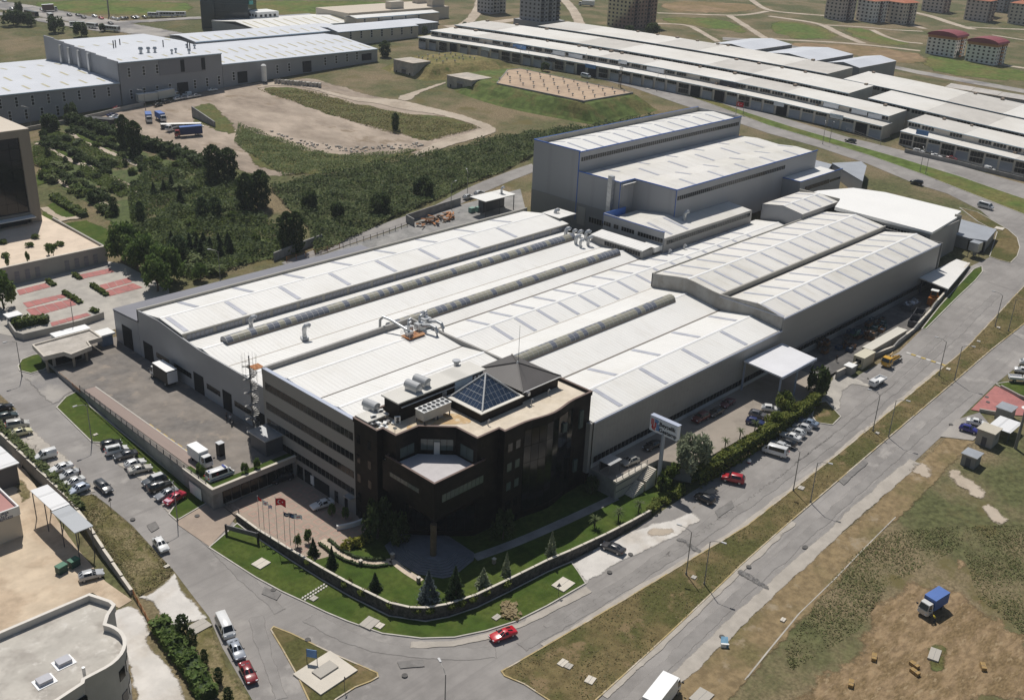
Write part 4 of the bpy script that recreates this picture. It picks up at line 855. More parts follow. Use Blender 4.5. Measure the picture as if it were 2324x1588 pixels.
hall('grey_hall','long lower grey hall with two roller doors facing the dirt ground',252.6,340,417,448,461,22,24.5,24,13,lights=(16,[(.08,.36),(.55,.8)],[]),win=[(258,14.4),(274.5,15),(281,15.3),(287.5,15.6),(308,16.6),(314.5,16.9),(321,17.2),(327,17.6)],doors=[(262.5,5,5,13),(297.5,5,5,14.6),(333,6,3.2,17)])
hall('grey_hall','upper grey hall with a row of small windows above the lower hall',266,355.4,461.2,475.5,485,25,26.2,25.4,18,lights=(14,[(.15,.7)],[]),win=[(272 + 7.1 * i,19.6) for i in range(12)])
hall('white_gable_hall','wide white roofed hall behind the upper grey hall',320,385,492,512,536,23.6,25.4,23,17,rmat=m_roof,lights=(10,[(.1,.9)],[]))
hall('cream_hall','small cream two-storey hall with blue roof edge right of the grey halls',345,400,455,464,476,25,26.4,25.4,17,wmat=m_cream,win=[(353 + 7 * i,20.8) for i in range(7)])
hall('long_cream_building','long cream building with strip roof behind the grey halls',378,440,482,488,493,27,27.8,27,18,rmat=m_roof,wmat=m_cream,win=[(384 + 10 * i,22.5) for i in range(5)])
cb = thing('cream_works','large cream flat-roofed works with roof huts at the top of the photo','building',(425,500,20),world=True)
bx('wall',m_cream,cb,383,461,496,526,16,27.6); bx('roof',M('tan_flat_roof',(.55,.48,.39),.8,.08,.1),cb,383,461,496,526,27.6,27.9)
for x0,x1,y0 in ((418,428,500),(449,459,498),(452,460,515)):bx('roof_hut',m_cream,cb,x0,x1,y0,y0 + 5,27.9,32)
gl = thing('glazed_hall','grey hall with ribbed glazed end wall between the cream buildings','hall',(400,470,18),world=True)
bx('wall',m_gw,gl,396,421,462,481,15,24.4); bx('roof',m_rf_far,gl,395.6,421.4,461.6,481.4,24.4,24.8)
for i in range(11):bx('mullion',m_frame,gl,397 + i * 2.2,397.2 + i * 2.2,461.85,462,18.5,24.2)
# dark glass tower and white block at the top left
dt = thing('dark_glass_tower','dark green-black glass office tower at the top edge of the photo','tower',(332,540,17.5),.0,world=True)
m_dgl = M('dark_green_glass',(.02,.04,.045),.15,.25,.15,spec=.6)
MB().prism([(323,551),(341,531.5),(352,540),(334,562)],15,46).build('tower_wall',m_dgl,dt); MB().prism([(321.5,549),(327,544),(331,552),(326,556)],15,lambda x,y:32 + (x - 321) * .25).build('side_wing',m_dgl,dt)
for i in range(7):MB().wallpath([(323,550.8),(341,531.3),(352.2,540)],.1,19.5 + i * 3.8,19.8 + i * 3.8).build('floor_band',M('band_teal',(.035,.06,.065),.4,.1,.5),dt)
bx('teal_sign',M('teal_panel',(.08,.33,.30),.5,.1,.5),dt,341.5,344,530.8,532,31,33)
wb = thing('white_office_block','white three-storey block beside the dark glass tower','building',(345,528,18),world=True)
bx('wall',m_whitep,wb,342,356,524,536,15,27.5)
for r in range(3):
 for i in range(4):bx('window',m_glass2,wb,341.9,342,525 + i * 2.8,526.6 + i * 2.8,19 + r * 2.9,20.4 + r * 2.9)
 for i in range(4):bx('window',m_glass2,wb,343.5 + i * 3,345 + i * 3,523.9,524,19 + r * 2.9,20.4 + r * 2.9)
 # ------------------------------------------------------------------ earth-covered depots
for i,(x,y,s_) in enumerate(((222,430,1.3),(226,431,1.1),(228.5,430,1.1),(233,424,.8),(236,426,.8),(240,422,.8),(246,434,.8),(248,431,.8))):q = thing('roof_cowl','one of the round cowls on the tallest grey hall roof','vent',(x,y,27.4),group='cowls on the grey hall'); MB().cyl(0,0,-.3,1.2 * s_,.5 * s_,n=8).build('neck',m_galv,q); MB().cyl(0,0,1.2 * s_,2.0 * s_,.9 * s_,.6 * s_,8).build('hood',m_galv,q)
for x,y,h in ((218,446,3.5),(219.5,447,3.5),(224,452,3),(238,440,3),(243,428,4),(244,428,4)):q = thing('roof_flue','thin flue pipe on the tallest grey hall roof','chimney',(x,y,27.4),group='flues on the grey hall'); MB().cyl(0,0,-.3,h,.25,n=7).build('pipe',m_steel,q)
sil = thing('silo','white upright silo tank beside the long grey hall','silo',(271.5,413.5,12.8)); MB().cyl(0,0,.6,7.5,1.2,n=16).cyl(0,0,7.5,8.1,1.2,.5,16).build('tank',m_whitep,sil); [bx('leg',m_steel,sil,x,x + .2,y,y + .2,-.5,.7) for x in (-.9,.7) for y in (-.9,.7)]
def depot(label,x0,x1,y0,y1,zb,zt):
 t = thing('depot',label,'bunker',((x0 + x1) / 2,y0,zb),world=True)
 cw_ = MB().quad((x0,y1,zb - 1),(x0,y0,zb - 1),(x0,y0,zt),(x0,y1,zt)).quad((x0,y0,zb - 1),(x1,y0,zt - .6),(x1,y0,zt),(x0,y0,zt)).quad((x0,y1,zb - 1),(x0,y1,zt),(x1,y1,zt)).build('wall',M('weathered_precast',(.42,.39,.345),.85,.14,.25,bump=.2,bscale=4,col2=(.33,.31,.28),mixs=.2),t)
 MB().prism([(x0 - .2,y0 - .2),(x1,y0 - .2),(x1,y1 + .2),(x0 - .2,y1 + .2)],zt,zt + .35).build('roof',M('stained_concrete_roof',(.50,.44,.37),.85,.12,.2,col2=(.40,.36,.31),mixs=.15),t)
 bx('door',m_steel,cw_,x0 - .1,x0,y0 + (y1 - y0) * .36,y0 + (y1 - y0) * .58,zb - .3,zb + 3.0)
 bx('lintel',m_conc,cw_,x0 - .8,x0,y0 + (y1 - y0) * .32,y0 + (y1 - y0) * .62,zb + 3.1,zb + 3.3)
 for k in (.16,.84):bx('window',m_dark,cw_,x0 - .06,x0,y0 + (y1 - y0) * k - .4,y0 + (y1 - y0) * k + .4,zb + .6,zb + 1.7)
 return t
def mound(name,top,zt,spread,mat,seed,rough=.5):
 """grass-covered bank: flat top falling away to the ground"""
 r_ = random.Random(seed); T_ = dens(top,4); c = (sum(p[0] for p in T_) / len(T_),sum(p[1] for p in T_) / len(T_)); n = len(T_)
 rings = []
 for k in range(6):
  t = k / 5; rg = []
  for i,p in enumerate(T_):
   d = Vector((p[0] - c[0],p[1] - c[1])); L_ = d.length; q = Vector(c) + d * ((L_ + spread * t + r_.uniform(-.4,.4) * (0 < k < 5)) / L_)
   zg = natural(q.x,q.y) - .25 * (k == 5); s_ = t * t * (3 - 2 * t)
   rg.append((q.x,q.y,zt * (1 - s_) + zg * s_ + (r_.uniform(-rough,rough) * .4 if 0 < k < 5 else 0)))
  rings.append(rg)
 mb = MB()
 for k in range(5):
  for i in range(n):j = (i + 1) % n; mb.quad(rings[k][i],rings[k + 1][i],rings[k + 1][j],rings[k][j])
 mb.quad(*rings[0])
 return tag(mb.build(name,mat,smooth=True),kind='structure')
depot('concrete depot with sloping side wall and dark door, the farther of two',330,341,379,393,14.5,20.8)
depot('concrete depot with pale flat roof, the nearer of two set in the bank',330.3,343,340,356,13.6,18.8)
m_bank = M('bank_grass',(.14,.135,.05),.95,.3,.35,bump=.7,bscale=1.5,col2=(.22,.18,.08),mixs=.08,mixr=(.4,.6),col3=(.085,.11,.03),spec=.1)
m_bankg = M('green_bank_grass',(.1,.135,.04),.95,.3,.35,bump=.7,bscale=1.5,col2=(.14,.13,.05),mixs=.1,mixr=(.5,.66),spec=.1)
mound('grass_bank',[(341.5,376),(341.5,396),(372,398),(376,372)],20.3,14,m_bank,3)
mound('grass_bank',[(334.8,337),(336.9,280.2),(369,280.2),(376,352),(345,356)],18.9,13,m_bankg,4)
dsl = thing('depot_roof_slab','brown depot roof slab dotted with small vent cowls','roof',(352,310,18.9),world=True)
spoly = [(334.8,328.6),(336.6,280),(369.2,280),(372,350),(364,350.5)]
MB().prism(spoly,18.5,19.15).build('slab',M('dusty_brown_roof',(.46,.34,.235),.9,.1,.2,col2=(.38,.28,.2),mixs=.08),dsl); MB().wallpath(spoly,.4,18.4,19.35,True).build('slab_edge',m_conc_d,dsl)
cow = MB().cyl(0,0,0,.8,.16,n=6).cyl(0,0,.8,1.15,.55,.32,8).mesh('vent_cowl',m_conc_d)
for i in range(9):
 for j in range(5):
  x = 340.5 + j * 6.6 + (i % 2) * .8; y = 283 + i * 7.2
  if inside(x,y,spoly):put('vent_cowl',cow,dsl,(x,y,19.15))
bv = thing('bank_vents','concrete vent cowls scattered over the dry grass bank by the far depot','vent',(355,385,20),group='vent cowls on the bank',world=True)
for i in range(4):
 for j in range(5):put('vent_cowl',cow,bv,(346 + i * 7 + rnd.uniform(-1,1),376 + j * 4.6 + rnd.uniform(-1,1),20.2))
 # ------------------------------------------------------------------ workshop rows along the dual road
m_wroof = M('workshop_roof',(.72,.70,.655),.6,.04,.08,col2=(.64,.61,.555),mixs=.03,mixr=(.4,.7),wave=(1,1.2,.3,.12)); m_wwall = M('workshop_wall',(.62,.57,.5),.8,.08,.15)
m_signs = [M('sign_white',(.74,.76,.8),.5,.05,.5),M('sign_blue',(.12,.25,.5),.5,.05,.5),M('sign_dark',(.03,.035,.05),.5,.1,.5),M('sign_pale',(.6,.66,.72),.5,.05,.5)]
boxm = MB().box(-.9,.9,-.6,.6,-.5,1.0).mesh('roof_vent_box',M('brown_vent_box',(.33,.26,.2),.7,.15,.5))
def row_bend(y):return -.0006 * max(0,y - 200) ** 2
def workshop(label,x0,x1,ya,yb,h0,h1,kind,seg=24.0,signs=()):
 r_ = random.Random(int(x0 * 7 + ya)); t = thing('workshop_row',label,'workshop',(x0,(ya + yb) / 2,natural(x0,(ya + yb) / 2)),group='rows of small workshops',world=True)
 n = max(1,int(round((yb - ya) / seg)))
 for i in range(n):
  y0 = ya + (yb - ya) * i / n; y1 = ya + (yb - ya) * (i + 1) / n - .05; a,c = row_bend(y0),row_bend(y1); xa,xc = x0 + a,x0 + c; ga,gc = natural(xa,y0),natural(xc,y1)
  rf = MB().quad((xc - .6,y1,gc + h0),(xa - .6,y0,ga + h0),(x1 + a,y0,ga + h1),(x1 + c,y1,gc + h1)).quad((xc - .6,y1,gc + h0 - .25),(xa - .6,y0,ga + h0 - .25),(xa - .6,y0,ga + h0),(xc - .6,y1,gc + h0)).quad((xa - .6,y0,ga + h0 - .25),(x1 + a,y0,ga + h1 - .25),(x1 + a,y0,ga + h1),(xa - .6,y0,ga + h0)).build('roof',m_wroof if (i * 7 + int(x0)) % 3 else m_wroof2,t)
  MB().quad((xc - .75,y1,gc + h0 - .3),(xa - .75,y0,ga + h0 - .3),(xa - .75,y0,ga + h0 + .03),(xc - .75,y1,gc + h0 + .03)).quad((xc - .75,y1,gc + h0 + .03),(xa - .75,y0,ga + h0 + .03),(xa - .6,y0,ga + h0 + .03),(xc - .6,y1,gc + h0 + .03)).build('eave_trim',MATS['pale_blue_trim'],rf)
  wl = MB().quad((xc,y1,gc - 2),(xa,y0,ga - 2),(xa,y0,ga + h0 - .15),(xc,y1,gc + h0 - .15)).quad((xa,y0,ga - 2),(x1 + a,y0,ga - 2),(x1 + a,y0,ga + h1 - .2),(xa,y0,ga + h0 - .15)).build('wall',m_wwall,t)
  m_ = max(2,int((y1 - y0) / 5.5)); st = (y1 - y0) / m_
  for k in range(m_):
   cy = y0 + st * (k + .5); u = r_.random(); xx = min(x0 + row_bend(cy),x0 + row_bend(cy - st / 2),x0 + row_bend(cy + st / 2)) - .03; zb = natural(xx,cy)
   if kind == 'front':
    if u < .55:bx('bay_door',M('blue_grey_door',(.33,.36,.41),.5,.2,.3),wl,xx - .06,xx,cy - st * .42,cy + st * .42,zb + .05,zb + h0 * .62); winrow_y(wl,cy - st * .42,cy + st * .42,4,xx,zb + h0 * .68,zb + h0 - .7,.12,m_glass2)
    elif u < .7:bx('bay_opening',m_dark,wl,xx - .05,xx,cy - st * .42,cy + st * .42,zb + .05,zb + h0 - .8)
    else:
     for rr in range(2):winrow_y(wl,cy - st * .45,cy + st * .45,4,xx,zb + .6 + rr * 2.2,zb + 2.5 + rr * 2.2,.1,m_glass2)
   elif u < .9:winrow_y(wl,cy - st * .44,cy + st * .44,4,xx,zb + h0 - 1.9,zb + h0 - .6,.22,m_glass2)
   if r_.random() < .3:put('roof_vent_box',boxm,t,(x1 - 1.2 + row_bend(cy),cy,zb + h1 * .97),sc=r_.uniform(.7,1.1))
 for y,wd,z,k in signs:
  xx = x0 + row_bend(y + wd / 2) - .3; zb = natural(xx,y); bx('signboard',m_signs[k],t,xx - .3,xx - .1,y - wd / 2,y + wd / 2,zb + z,zb + z + 1.8)
 return t
m_wroof2 = M('greyed_workshop_roof',(.60,.575,.53),.6,.06,.08,col2=(.53,.5,.455),mixs=.04,wave=(1,1.2,.3,.12))
workshop('front workshop row with dark bay doors left of the passage',411,419,184.5,431,5.6,6.0,'front',signs=[(205,6,4.2,0),(232,5,3.8,0),(330,7,4,1),(352,5,4,2),(390,6,4,3)])
workshop('front workshop row with dark bay doors right of the passage',411,419,40,177,5.6,6.0,'front',signs=[(120,7,3,0),(168,5,6,1)])
workshop('second workshop row with high window band left of the passage',418.5,434,186,430,8.3,8.9,'mid',signs=[(212,7,6.2,0),(199,7,6.2,0),(192,6,6,0),(262,9,6.0,2),(300,10,6,0),(318,5,7,0),(344,9,6,0),(354,9,6,0),(376,9,6,1)])
workshop('second workshop row with high window band right of the passage',418.5,434,40,178,8.3,8.9,'mid',signs=[(120,8,6.4,0)])
workshop('third workshop row with wide white roof, left half',436,458,213.5,430,9.6,10.6,'mid')
workshop('third workshop row with wide white roof, right half',437,458,50,205,9.2,10.2,'mid')
workshop('fourth workshop row behind, right half',464,488,60,231,9.2,10.4,'mid')
workshop('fourth workshop row behind, left half',462,486,238,400,10.4,11.2,'mid')
for i,(ya,yb,x0,lb) in enumerate(((262,292,492,'left of three pale gabled halls behind the workshop rows'),(296,322,488,'middle of three pale gabled halls behind the workshop rows'),(240,258,496,'right of three pale gabled halls behind the workshop rows'))):
 zb = natural(x0,ya); t_ = thing('pale_gabled_hall',lb,'hall',(x0,ya,zb),group='pale gabled halls',world=True); ym = (ya + yb) / 2
 MB().quad((x0,ya,zb + 9),(x0 + 40,ya,zb + 9),(x0 + 40,ym,zb + 10.6),(x0,ym,zb + 10.6)).quad((x0,ym,zb + 10.6),(x0 + 40,ym,zb + 10.6),(x0 + 40,yb,zb + 9),(x0,yb,zb + 9)).build('roof',m_rf_far,t_)
 MB().quad((x0 + .1,yb,zb),(x0 + .1,ya,zb),(x0 + .1,ya,zb + 9),(x0 + .1,ym,zb + 10.5),(x0 + .1,yb,zb + 9)).quad((x0,ya + .1,zb),(x0 + 40,ya + .1,zb),(x0 + 40,ya + .1,zb + 8.9),(x0,ya + .1,zb + 8.9)).build('wall',m_gw,t_)
ms = thing('metal_strip_roof','narrow shiny metal roof at the back of the workshop rows','roof',(497,120,20),world=True)
for i in range(12):MB().quad((494,52 + i * 12,21.2 + .4 * i * .2),(494,64 + i * 12 - .1,21.2 + .4 * i * .2),(500,64 + i * 12 - .1,22.2 + .08 * i),(500,52 + i * 12,22.2 + .08 * i)).build('roof_sheet',M('shiny_metal',(.72,.66,.58),.35,.1,.3,metal=.6),ms)
bx('wall',m_wwall,ms,494.3,499.7,52.2,195.8,12,21)
# ------------------------------------------------------------------ apartment blocks
def apartments(label,cx,cy,wx,wy,floors,fh,wall,roofc=None,zb=None,nx=5,ny=5,balc=None,trim=None,shape='flat',group=None,rz=0):
 zb = natural(cx,cy) if zb is None else zb; t = thing('apartment_block',label,'apartment building',(cx,cy,zb),rz,group)
 H_ = floors * fh; w_ = bx('wall',wall,t,-wx / 2,wx / 2,-wy / 2,wy / 2,-3,H_)
 gm_ = m_glass2
 for f in range(floors):
  z0 = f * fh + fh * .3; z1 = f * fh + fh * .78
  for i in range(nx):
   if balc and i in balc:
    x0 = -wx / 2 + wx * i / nx; bx('balcony',trim or m_conc,w_,x0 + .2,x0 + wx / nx - .2,-wy / 2 - 1.0,-wy / 2,f * fh,f * fh + fh * .38); bx('window',m_dark,w_,x0 + .4,x0 + wx / nx - .4,-wy / 2 - .05,-wy / 2,f * fh + fh * .4,z1 + .2)
   else:x = -wx / 2 + wx * (i + .5) / nx; bx('window',gm_,w_,x - wx / nx * .2,x + wx / nx * .2,-wy / 2 - .06,-wy / 2,z0,z1)
  for i in range(ny):y = -wy / 2 + wy * (i + .5) / ny; bx('window',gm_,w_,-wx / 2 - .06,-wx / 2,y - wy / ny * .2,y + wy / ny * .2,z0,z1)
 if shape == 'vault':
  mb = MB(); K_ = 8
  for k in range(K_):
   a0,a1 = math.pi * k / K_,math.pi * (k + 1) / K_
   mb.quad((-wx / 2 - .8,-math.cos(a0) * (wy / 2 + .8),H_ + math.sin(a0) * 2.6 - .6),(wx / 2 + .8,-math.cos(a0) * (wy / 2 + .8),H_ + math.sin(a0) * 2.6 - .6),(wx / 2 + .8,-math.cos(a1) * (wy / 2 + .8),H_ + math.sin(a1) * 2.6 - .6),(-wx / 2 - .8,-math.cos(a1) * (wy / 2 + .8),H_ + math.sin(a1) * 2.6 - .6))
  mb.quad(*[(-wx / 2 - .8,-math.cos(math.pi * k / K_) * (wy / 2 + .8),H_ + math.sin(math.pi * k / K_) * 2.6 - .6) for k in range(K_ + 1)])
  mb.build('roof',roofc,t); bx('attic_band',M('ochre_band',(.42,.2,.08),.8,.1,.3),w_,-wx / 2 - .1,wx / 2 + .1,-wy / 2 - .1,wy / 2 + .1,H_ - fh * 1.1,H_ - .5)
 elif shape == 'hip':
  e = .9; a = [(-wx / 2 - e,-wy / 2 - e,H_),(wx / 2 + e,-wy / 2 - e,H_),(wx / 2 + e,wy / 2 + e,H_),(-wx / 2 - e,wy / 2 + e,H_)]; r0,r1 = (-wx * .2,0,H_ + 2.6),(wx * .2,0,H_ + 2.6)
  MB().quad(a[0],a[1],r1,r0).quad(a[1],a[2],r1).quad(a[2],a[3],r0,r1).quad(a[3],a[0],r0).build('roof',roofc,t)
 else:bx('roof',roofc or m_conc_d,t,-wx / 2 - .4,wx / 2 + .4,-wy / 2 - .4,wy / 2 + .4,H_,H_ + .7)
 return t
m_aptw = M('white_apartment_wall',(.80,.78,.74),.8,.05,.2); m_aptb = M('buff_apartment_wall',(.62,.55,.46),.8,.06,.2); m_apty = M('yellow_apartment_wall',(.66,.58,.38),.8,.08,.2,col2=(.3,.19,.15),mixs=.12,mixr=(.52,.56)); m_aptg = M('raw_concrete_frame',(.36,.36,.37),.85,.12,.3); m_aptp = M('pinkish_apartment_wall',(.55,.47,.43),.8,.08,.2)
m_rdroof = M('dark_red_roof',(.23,.05,.06),.6,.1,.3); m_tile = M('orange_tile_roof',(.42,.15,.08),.8,.1,.5)
for k,(cx,cy,lb) in enumerate(((637,257,'left white five-storey apartment block with dark red vaulted roof'),(636,233,'right white five-storey apartment block with dark red vaulted roof'))):
 apartments(lb,cx,cy,15,17,6,1.95,m_aptw,m_rdroof,nx=5,ny=6,balc=(2,),trim=M('orange_balcony',(.42,.19,.08),.8,.1,.5),shape='vault',group='white blocks with red vaulted roofs')
apartments('unfinished grey concrete tower with open floors left of the yellow tower',489,446,17,17,13,2.35,m_aptg,nx=5,ny=5,balc=(0,2,4),trim=M('slab_dark',(.16,.16,.17),.8,.1,.3))
bx('podium',m_aptg,bpy.data.objects['apartment_block.002'],-11,11,-11,11,-2,3.5)
apartments('yellow and brown apartment tower with balconies above the workshops',541,416,26,18,12,2.3,m_apty,m_tile,nx=8,ny=6,balc=(1,5),trim=M('brown_balcony',(.16,.1,.09),.8,.1,.5),shape='flat')
apartments('grey concrete shell tower at the top edge left of the unfinished tower',502,500,14,12,10,2.3,m_aptg,nx=5,ny=4,balc=(1,3))
for k,(cx,cy,wx,lb) in enumerate(((712,366,15,'left of three joined apartment blocks with tiled roofs'),(727,350,15,'middle of three joined apartment blocks with tiled roofs'),(741,335,15,'right of three joined apartment blocks with tiled roofs'))):
 apartments(lb,cx,cy,wx,14,6,2.35,(m_aptp,m_aptw,m_aptb)[k],m_tile,nx=5,ny=4,balc=(2,),trim=M('brown_balcony',(.16,.1,.09)),shape='hip',group='joined blocks with tiled roofs',rz=-.2)
for k,(cx,cy,fl,lb) in enumerate(((838,352,6,'leftmost buff apartment block of the estate at the top right'),(850,322,6,'second buff apartment block of the top right estate'),(822,312,6,'nearest buff apartment block of the top right estate'),(838,286,6,'buff apartment block near the right frame edge at the top'),(875,300,7,'rear dark apartment block of the top right estate'),(900,330,7,'farthest apartment block of the top right estate'),(862,262,7,'apartment block at the right frame edge of the estate'))):
 apartments(lb,cx,cy,18,16,fl,2.4,(m_aptp,m_aptb)[k % 2] if k < 4 else m_aptg,m_tile,nx=6,ny=5,balc=(1,4),trim=M('brown_balcony',(.16,.1,.09)),shape='hip',group='buff estate blocks',rz=.1)
 # ------------------------------------------------------------------ dark glazed building with podium and parking at the left
m_trav = M('travertine',(.30,.265,.215),.7,.08,.4,bump=.1,bscale=5,col2=(.25,.22,.18),mixs=.4); m_podw = M('podium_wall',(.36,.34,.305),.75,.07,.3)
LB = thing('glazed_building','stone-framed building with huge dark glass front at the left frame edge','building',(100,300,5.2),world=True)
bx('side_pier',m_trav,LB,116.2,119.2,300.3,330,0,32); bx('top_beam',m_trav,LB,70,116.2,300.3,330,30,32); bx('ground_beam',m_trav,LB,70,116.2,300.4,301.5,7.6,8.4)
for r in range(7):
 for i in range(8):bx('glass_panel',m_blackglass,LB,92.4 + i * 2.98,95.3 + i * 2.98,300.9,301.1,8.5 + r * 3.07,11.5 + r * 3.07)
bx('glass_backing',m_dark,LB,70,116.2,301.1,329,5,30); bx('roof',M('pale_roof',(.6,.53,.44),.8,.06,.3),LB,70,119.2,300.3,330,32,32.2)
MB().wallpath([(119 - 10 * math.cos(a * .2),301 + 16 * math.sin(a * .2)) for a in range(2,8)],.5,32.2,34.2).build('curved_roof_wall',m_trav,LB)
bx('roof_house',m_trav,LB,96,109,312,326,32.2,38); bx('entrance_canopy',m_whitep,LB,96,116.6,297.6,300.3,7.4,7.65); bx('entrance_glass',m_glass2,LB,96,115,300.5,300.8,5.2,7.4)
pod = [(50,267),(93,266.8),(120.4,267.4),(121.5,268.6),(121.5,301),(121.5,331),(50,331)]
slab('podium',pod,5.2,m_palepave,8,m_podw)
pw = thing('podium_wall','pale retaining wall with tall grey windows above the red parking bays','wall',(100,266.5,1),world=True)
MB().wallpath([(50,266.6),(121.6,266.6)],.5,-1,5.9).build('wall',m_podw,pw); MB().wallpath([(50,266.6),(121.6,266.6)],.7,5.9,6.05).build('coping',m_cap,pw); MB().wallpath([(121.6,266.4),(122.2,300)],.5,2,5.8).build('side_parapet',m_podw,pw)
for x in (90.2,94.5,97.3,100,102.6,110.5,113.2,115.8,118.4):bx('window',M('grey_louvre',(.22,.22,.23),.5,.1,.5,wave=(2,.3,.3,.4)),pw,x - .6,x + .6,266.25,266.34,1.7,4.3)
sheet('parking_lot',[(70,262),(84,235),(100,226),(118,226),(125,240),(124,262),(122,266.3),(70,266.3)],m_conc,2)
for bay in ([(100.7,260.4)] * 0 + [None]):pass
def bays(px,n,mat=m_redpave,name='red_bay'):
 """one parking row: two long edges given in the picture, cut into n bays"""
 a0,a1,b0,b1 = [g(*K(0,1,p)) for p in px]
 for i in range(n):
  t0,t1 = (i + .03) / n,(i + .97) / n
  q = [[p[k] + (r[k] - p[k]) * t for k in range(2)] for p,r,t in ((a0,a1,t0),(a0,a1,t1),(b0,b1,t1),(b0,b1,t0))]
  o = MB().quad(*[(x,y,natural(x,y) + .15) for x,y in q]).build(name,mat); tag(o,kind='structure')
bays(((715,910),(1000,850),(750,945),(1040,885)),5); bays(((900,1005),(1170,935),(935,1050),(1200,975)),4); bays(((945,1060),(1210,985),(990,1105),(1300,1025)),4)
bays(((150,1050),(410,985),(175,1095),(460,1020)),4); bays(((205,1165),(570,1085),(250,1210),(610,1110)),5); bays(((235,1225),(640,1130),(300,1290),(700,1180)),5); bays(((455,1345),(790,1255),(470,1378),(830,1275)),5)
lw2 = thing('parking_wall','low pale wall curving round the red parking lot by the gatehouse','wall',(95,230,0),world=True)
MB().wallpath([g(*K(0,1,p))[:2] for p in [(70,1290),(90,1390),(150,1480),(220,1500),(470,1440),(740,1375),(945,1300)]],.35,lambda x,y:natural(x,y) - .5,lambda x,y:natural(x,y) + 1.7).build('wall',m_podw,lw2)
# gatehouse
GH = thing('gatehouse','flat-roofed gatehouse with pale parapet at the yard entrance','gatehouse',(86,216,-1),world=True)
ghp = [(81,213.8),(85.2,213.4),(85.8,211.2),(90.8,212.4),(91.4,215.4),(94.8,215.6),(94.9,221.3),(81.8,221.2)]
MB().prism(ghp,2.6,3.15).build('roof',M('gravel_roof',(.42,.385,.34),.9,.1,.8,col2=(.5,.46,.41),mixs=.3),GH); MB().wallpath(ghp,.35,2.5,3.5,True).build('parapet',M('pale_stone_trim',(.55,.5,.43),.7,.08,.5),GH)
bx('wall',m_offwall,GH,83,90,214.6,220.8,-2,2.6); bx('window',m_blackglass,GH,82.9,83,215,220,.2,2.0); bx('window',m_blackglass,GH,83.6,89.4,214.5,214.6,.2,2.0)
for x,y in ((86.4,211.8),(89.8,212.9),(81.6,214.4)):MB().cyl(x,y,-1.5,2.6,.3,n=8).build('column',m_trav,GH)
gt = thing('guard_kiosk','small white-roofed kiosk between the gatehouse and the lean-to hall','kiosk',(98,218.8,0),world=True)
bx('wall',M('kiosk_blue',(.16,.21,.3),.5,.1,.5),gt,95.8,98.4,217.6,220.2,-1,2.6); bx('roof',m_whitep,gt,95.3,98.9,217.1,220.7,2.6,3.0)
wc = thing('white_container','long white container cabin behind the gatehouse','container',(94,226,-.5),world=True)
bx('body',m_whitep,wc,88.5,96.5,225,227.6,-.9,2.0); bx('roof',m_ridge,wc,88.3,96.7,224.8,227.8,2.0,2.15)
wc2 = thing('white_container','short white container cabin beside the lean-to roof corner','container',(113,228,0),world=True)
bx('body',m_whitep,wc2,110,118,226.8,229.2,0,3.0); bx('roof',m_ridge,wc2,109.8,118.2,226.6,229.4,3.0,3.15)
bs_ = thing('bus_shelter','small white-roofed booth by the hedge left of the gatehouse','booth',g(*K(0,1,(130,1350))),world=True); q = g(*K(0,1,(130,1350)))
bx('wall',m_whitep,bs_,q[0] - 1.2,q[0] + 1.2,q[1] - 1,q[1] + 1,q[2],q[2] + 2.3); bx('roof',m_ridge,bs_,q[0] - 1.7,q[0] + 1.7,q[1] - 1.5,q[1] + 1.5,q[2] + 2.3,q[2] + 2.5)
# ------------------------------------------------------------------ bottom-left building and the lot's small structures
BL = thing('curved_corner_building','pale building with curved corner and flat concrete roof in the bottom left corner','building',(40,118,-5.6),world=True)
arc = [(48.9 - 5.2 + 5.2 * math.cos(a),117.4 + 5.4 * math.sin(a)) for a in [math.pi * .06 * k for k in range(3,-9,-1)]]
rp = [(20,128.6),(49.6,128.0),(50.2,126.6)] + [(50.6 + .5 * math.sin(k),125.6 - k * 1.1) for k in range(3)] + [(49.3,121.9)] + arc + [(41.0,111.9),(40.6,111.3),(36,110.4),(20,109)]
BLw = MB().prism(rp,-6.2,3.7,top=False).build('wall',M('pale_grey_render',(.55,.52,.475),.8,.06,.3),BL)
rfm = cdt_mesh('roof_deck',rp,[(i,(i + 1) % len(rp)) for i in range(len(rp))],lambda x,y:3.6,M('stained_screed',(.48,.45,.40),.9,.1,.3,bump=.1,bscale=5,col2=(.38,.35,.31),mixs=.22,mixr=(.45,.62),col3=(.58,.55,.5)),1)
for v in rfm.vertices:v.co -= Vector(org(BL))
link(bpy.data.objects.new('roof_deck',rfm),BL)
MB().wallpath(rp,.35,3.5,4.6,True).build('parapet',MATS['pale_grey_render'],BL); MB().wallpath(rp,.5,4.6,4.7,True).build('coping',M('pale_coping',(.66,.62,.56),.7,.06,.5),BL)
for x,y in ((41,117.8),(37.6,116.0)):f_ = bx('roof_hatch',M('hatch_grey',(.42,.42,.45),.5,.06,1),BL,x - .9,x + .9,y - .7,y + .7,3.6,4.2); bx('hatch_base',m_ridge,BL,x - 1.3,x + 1.3,y - 1.1,y + 1.1,3.6,3.68)
MB().cyl(41.6,112.9,3.6,5.6,.22,n=10).build('flue',m_galv,BL)
for k,a in enumerate((-.25,-.62,-1.0)):
 cx,cy = 43.7 + 5.2 * math.cos(a),117.4 + 5.4 * math.sin(a)
 for z in (.6,-3.4):o_ = bpy.data.objects.new('window',unit(m_glass2)); o_.location = (cx - 40,cy - 118,z + 1 + 5.6); o_.rotation_euler = (0,0,a); o_.scale = (.14,1.3,1.7); link(o_,BLw)
bx('balcony_recess',m_dark,BL,38.2,40.8,110.9,111.3,-1,2.6)
sbd = thing('red_roof_building','small cream building with pale red roof and sign at the left frame edge','building',(50,170,-6),world=True)
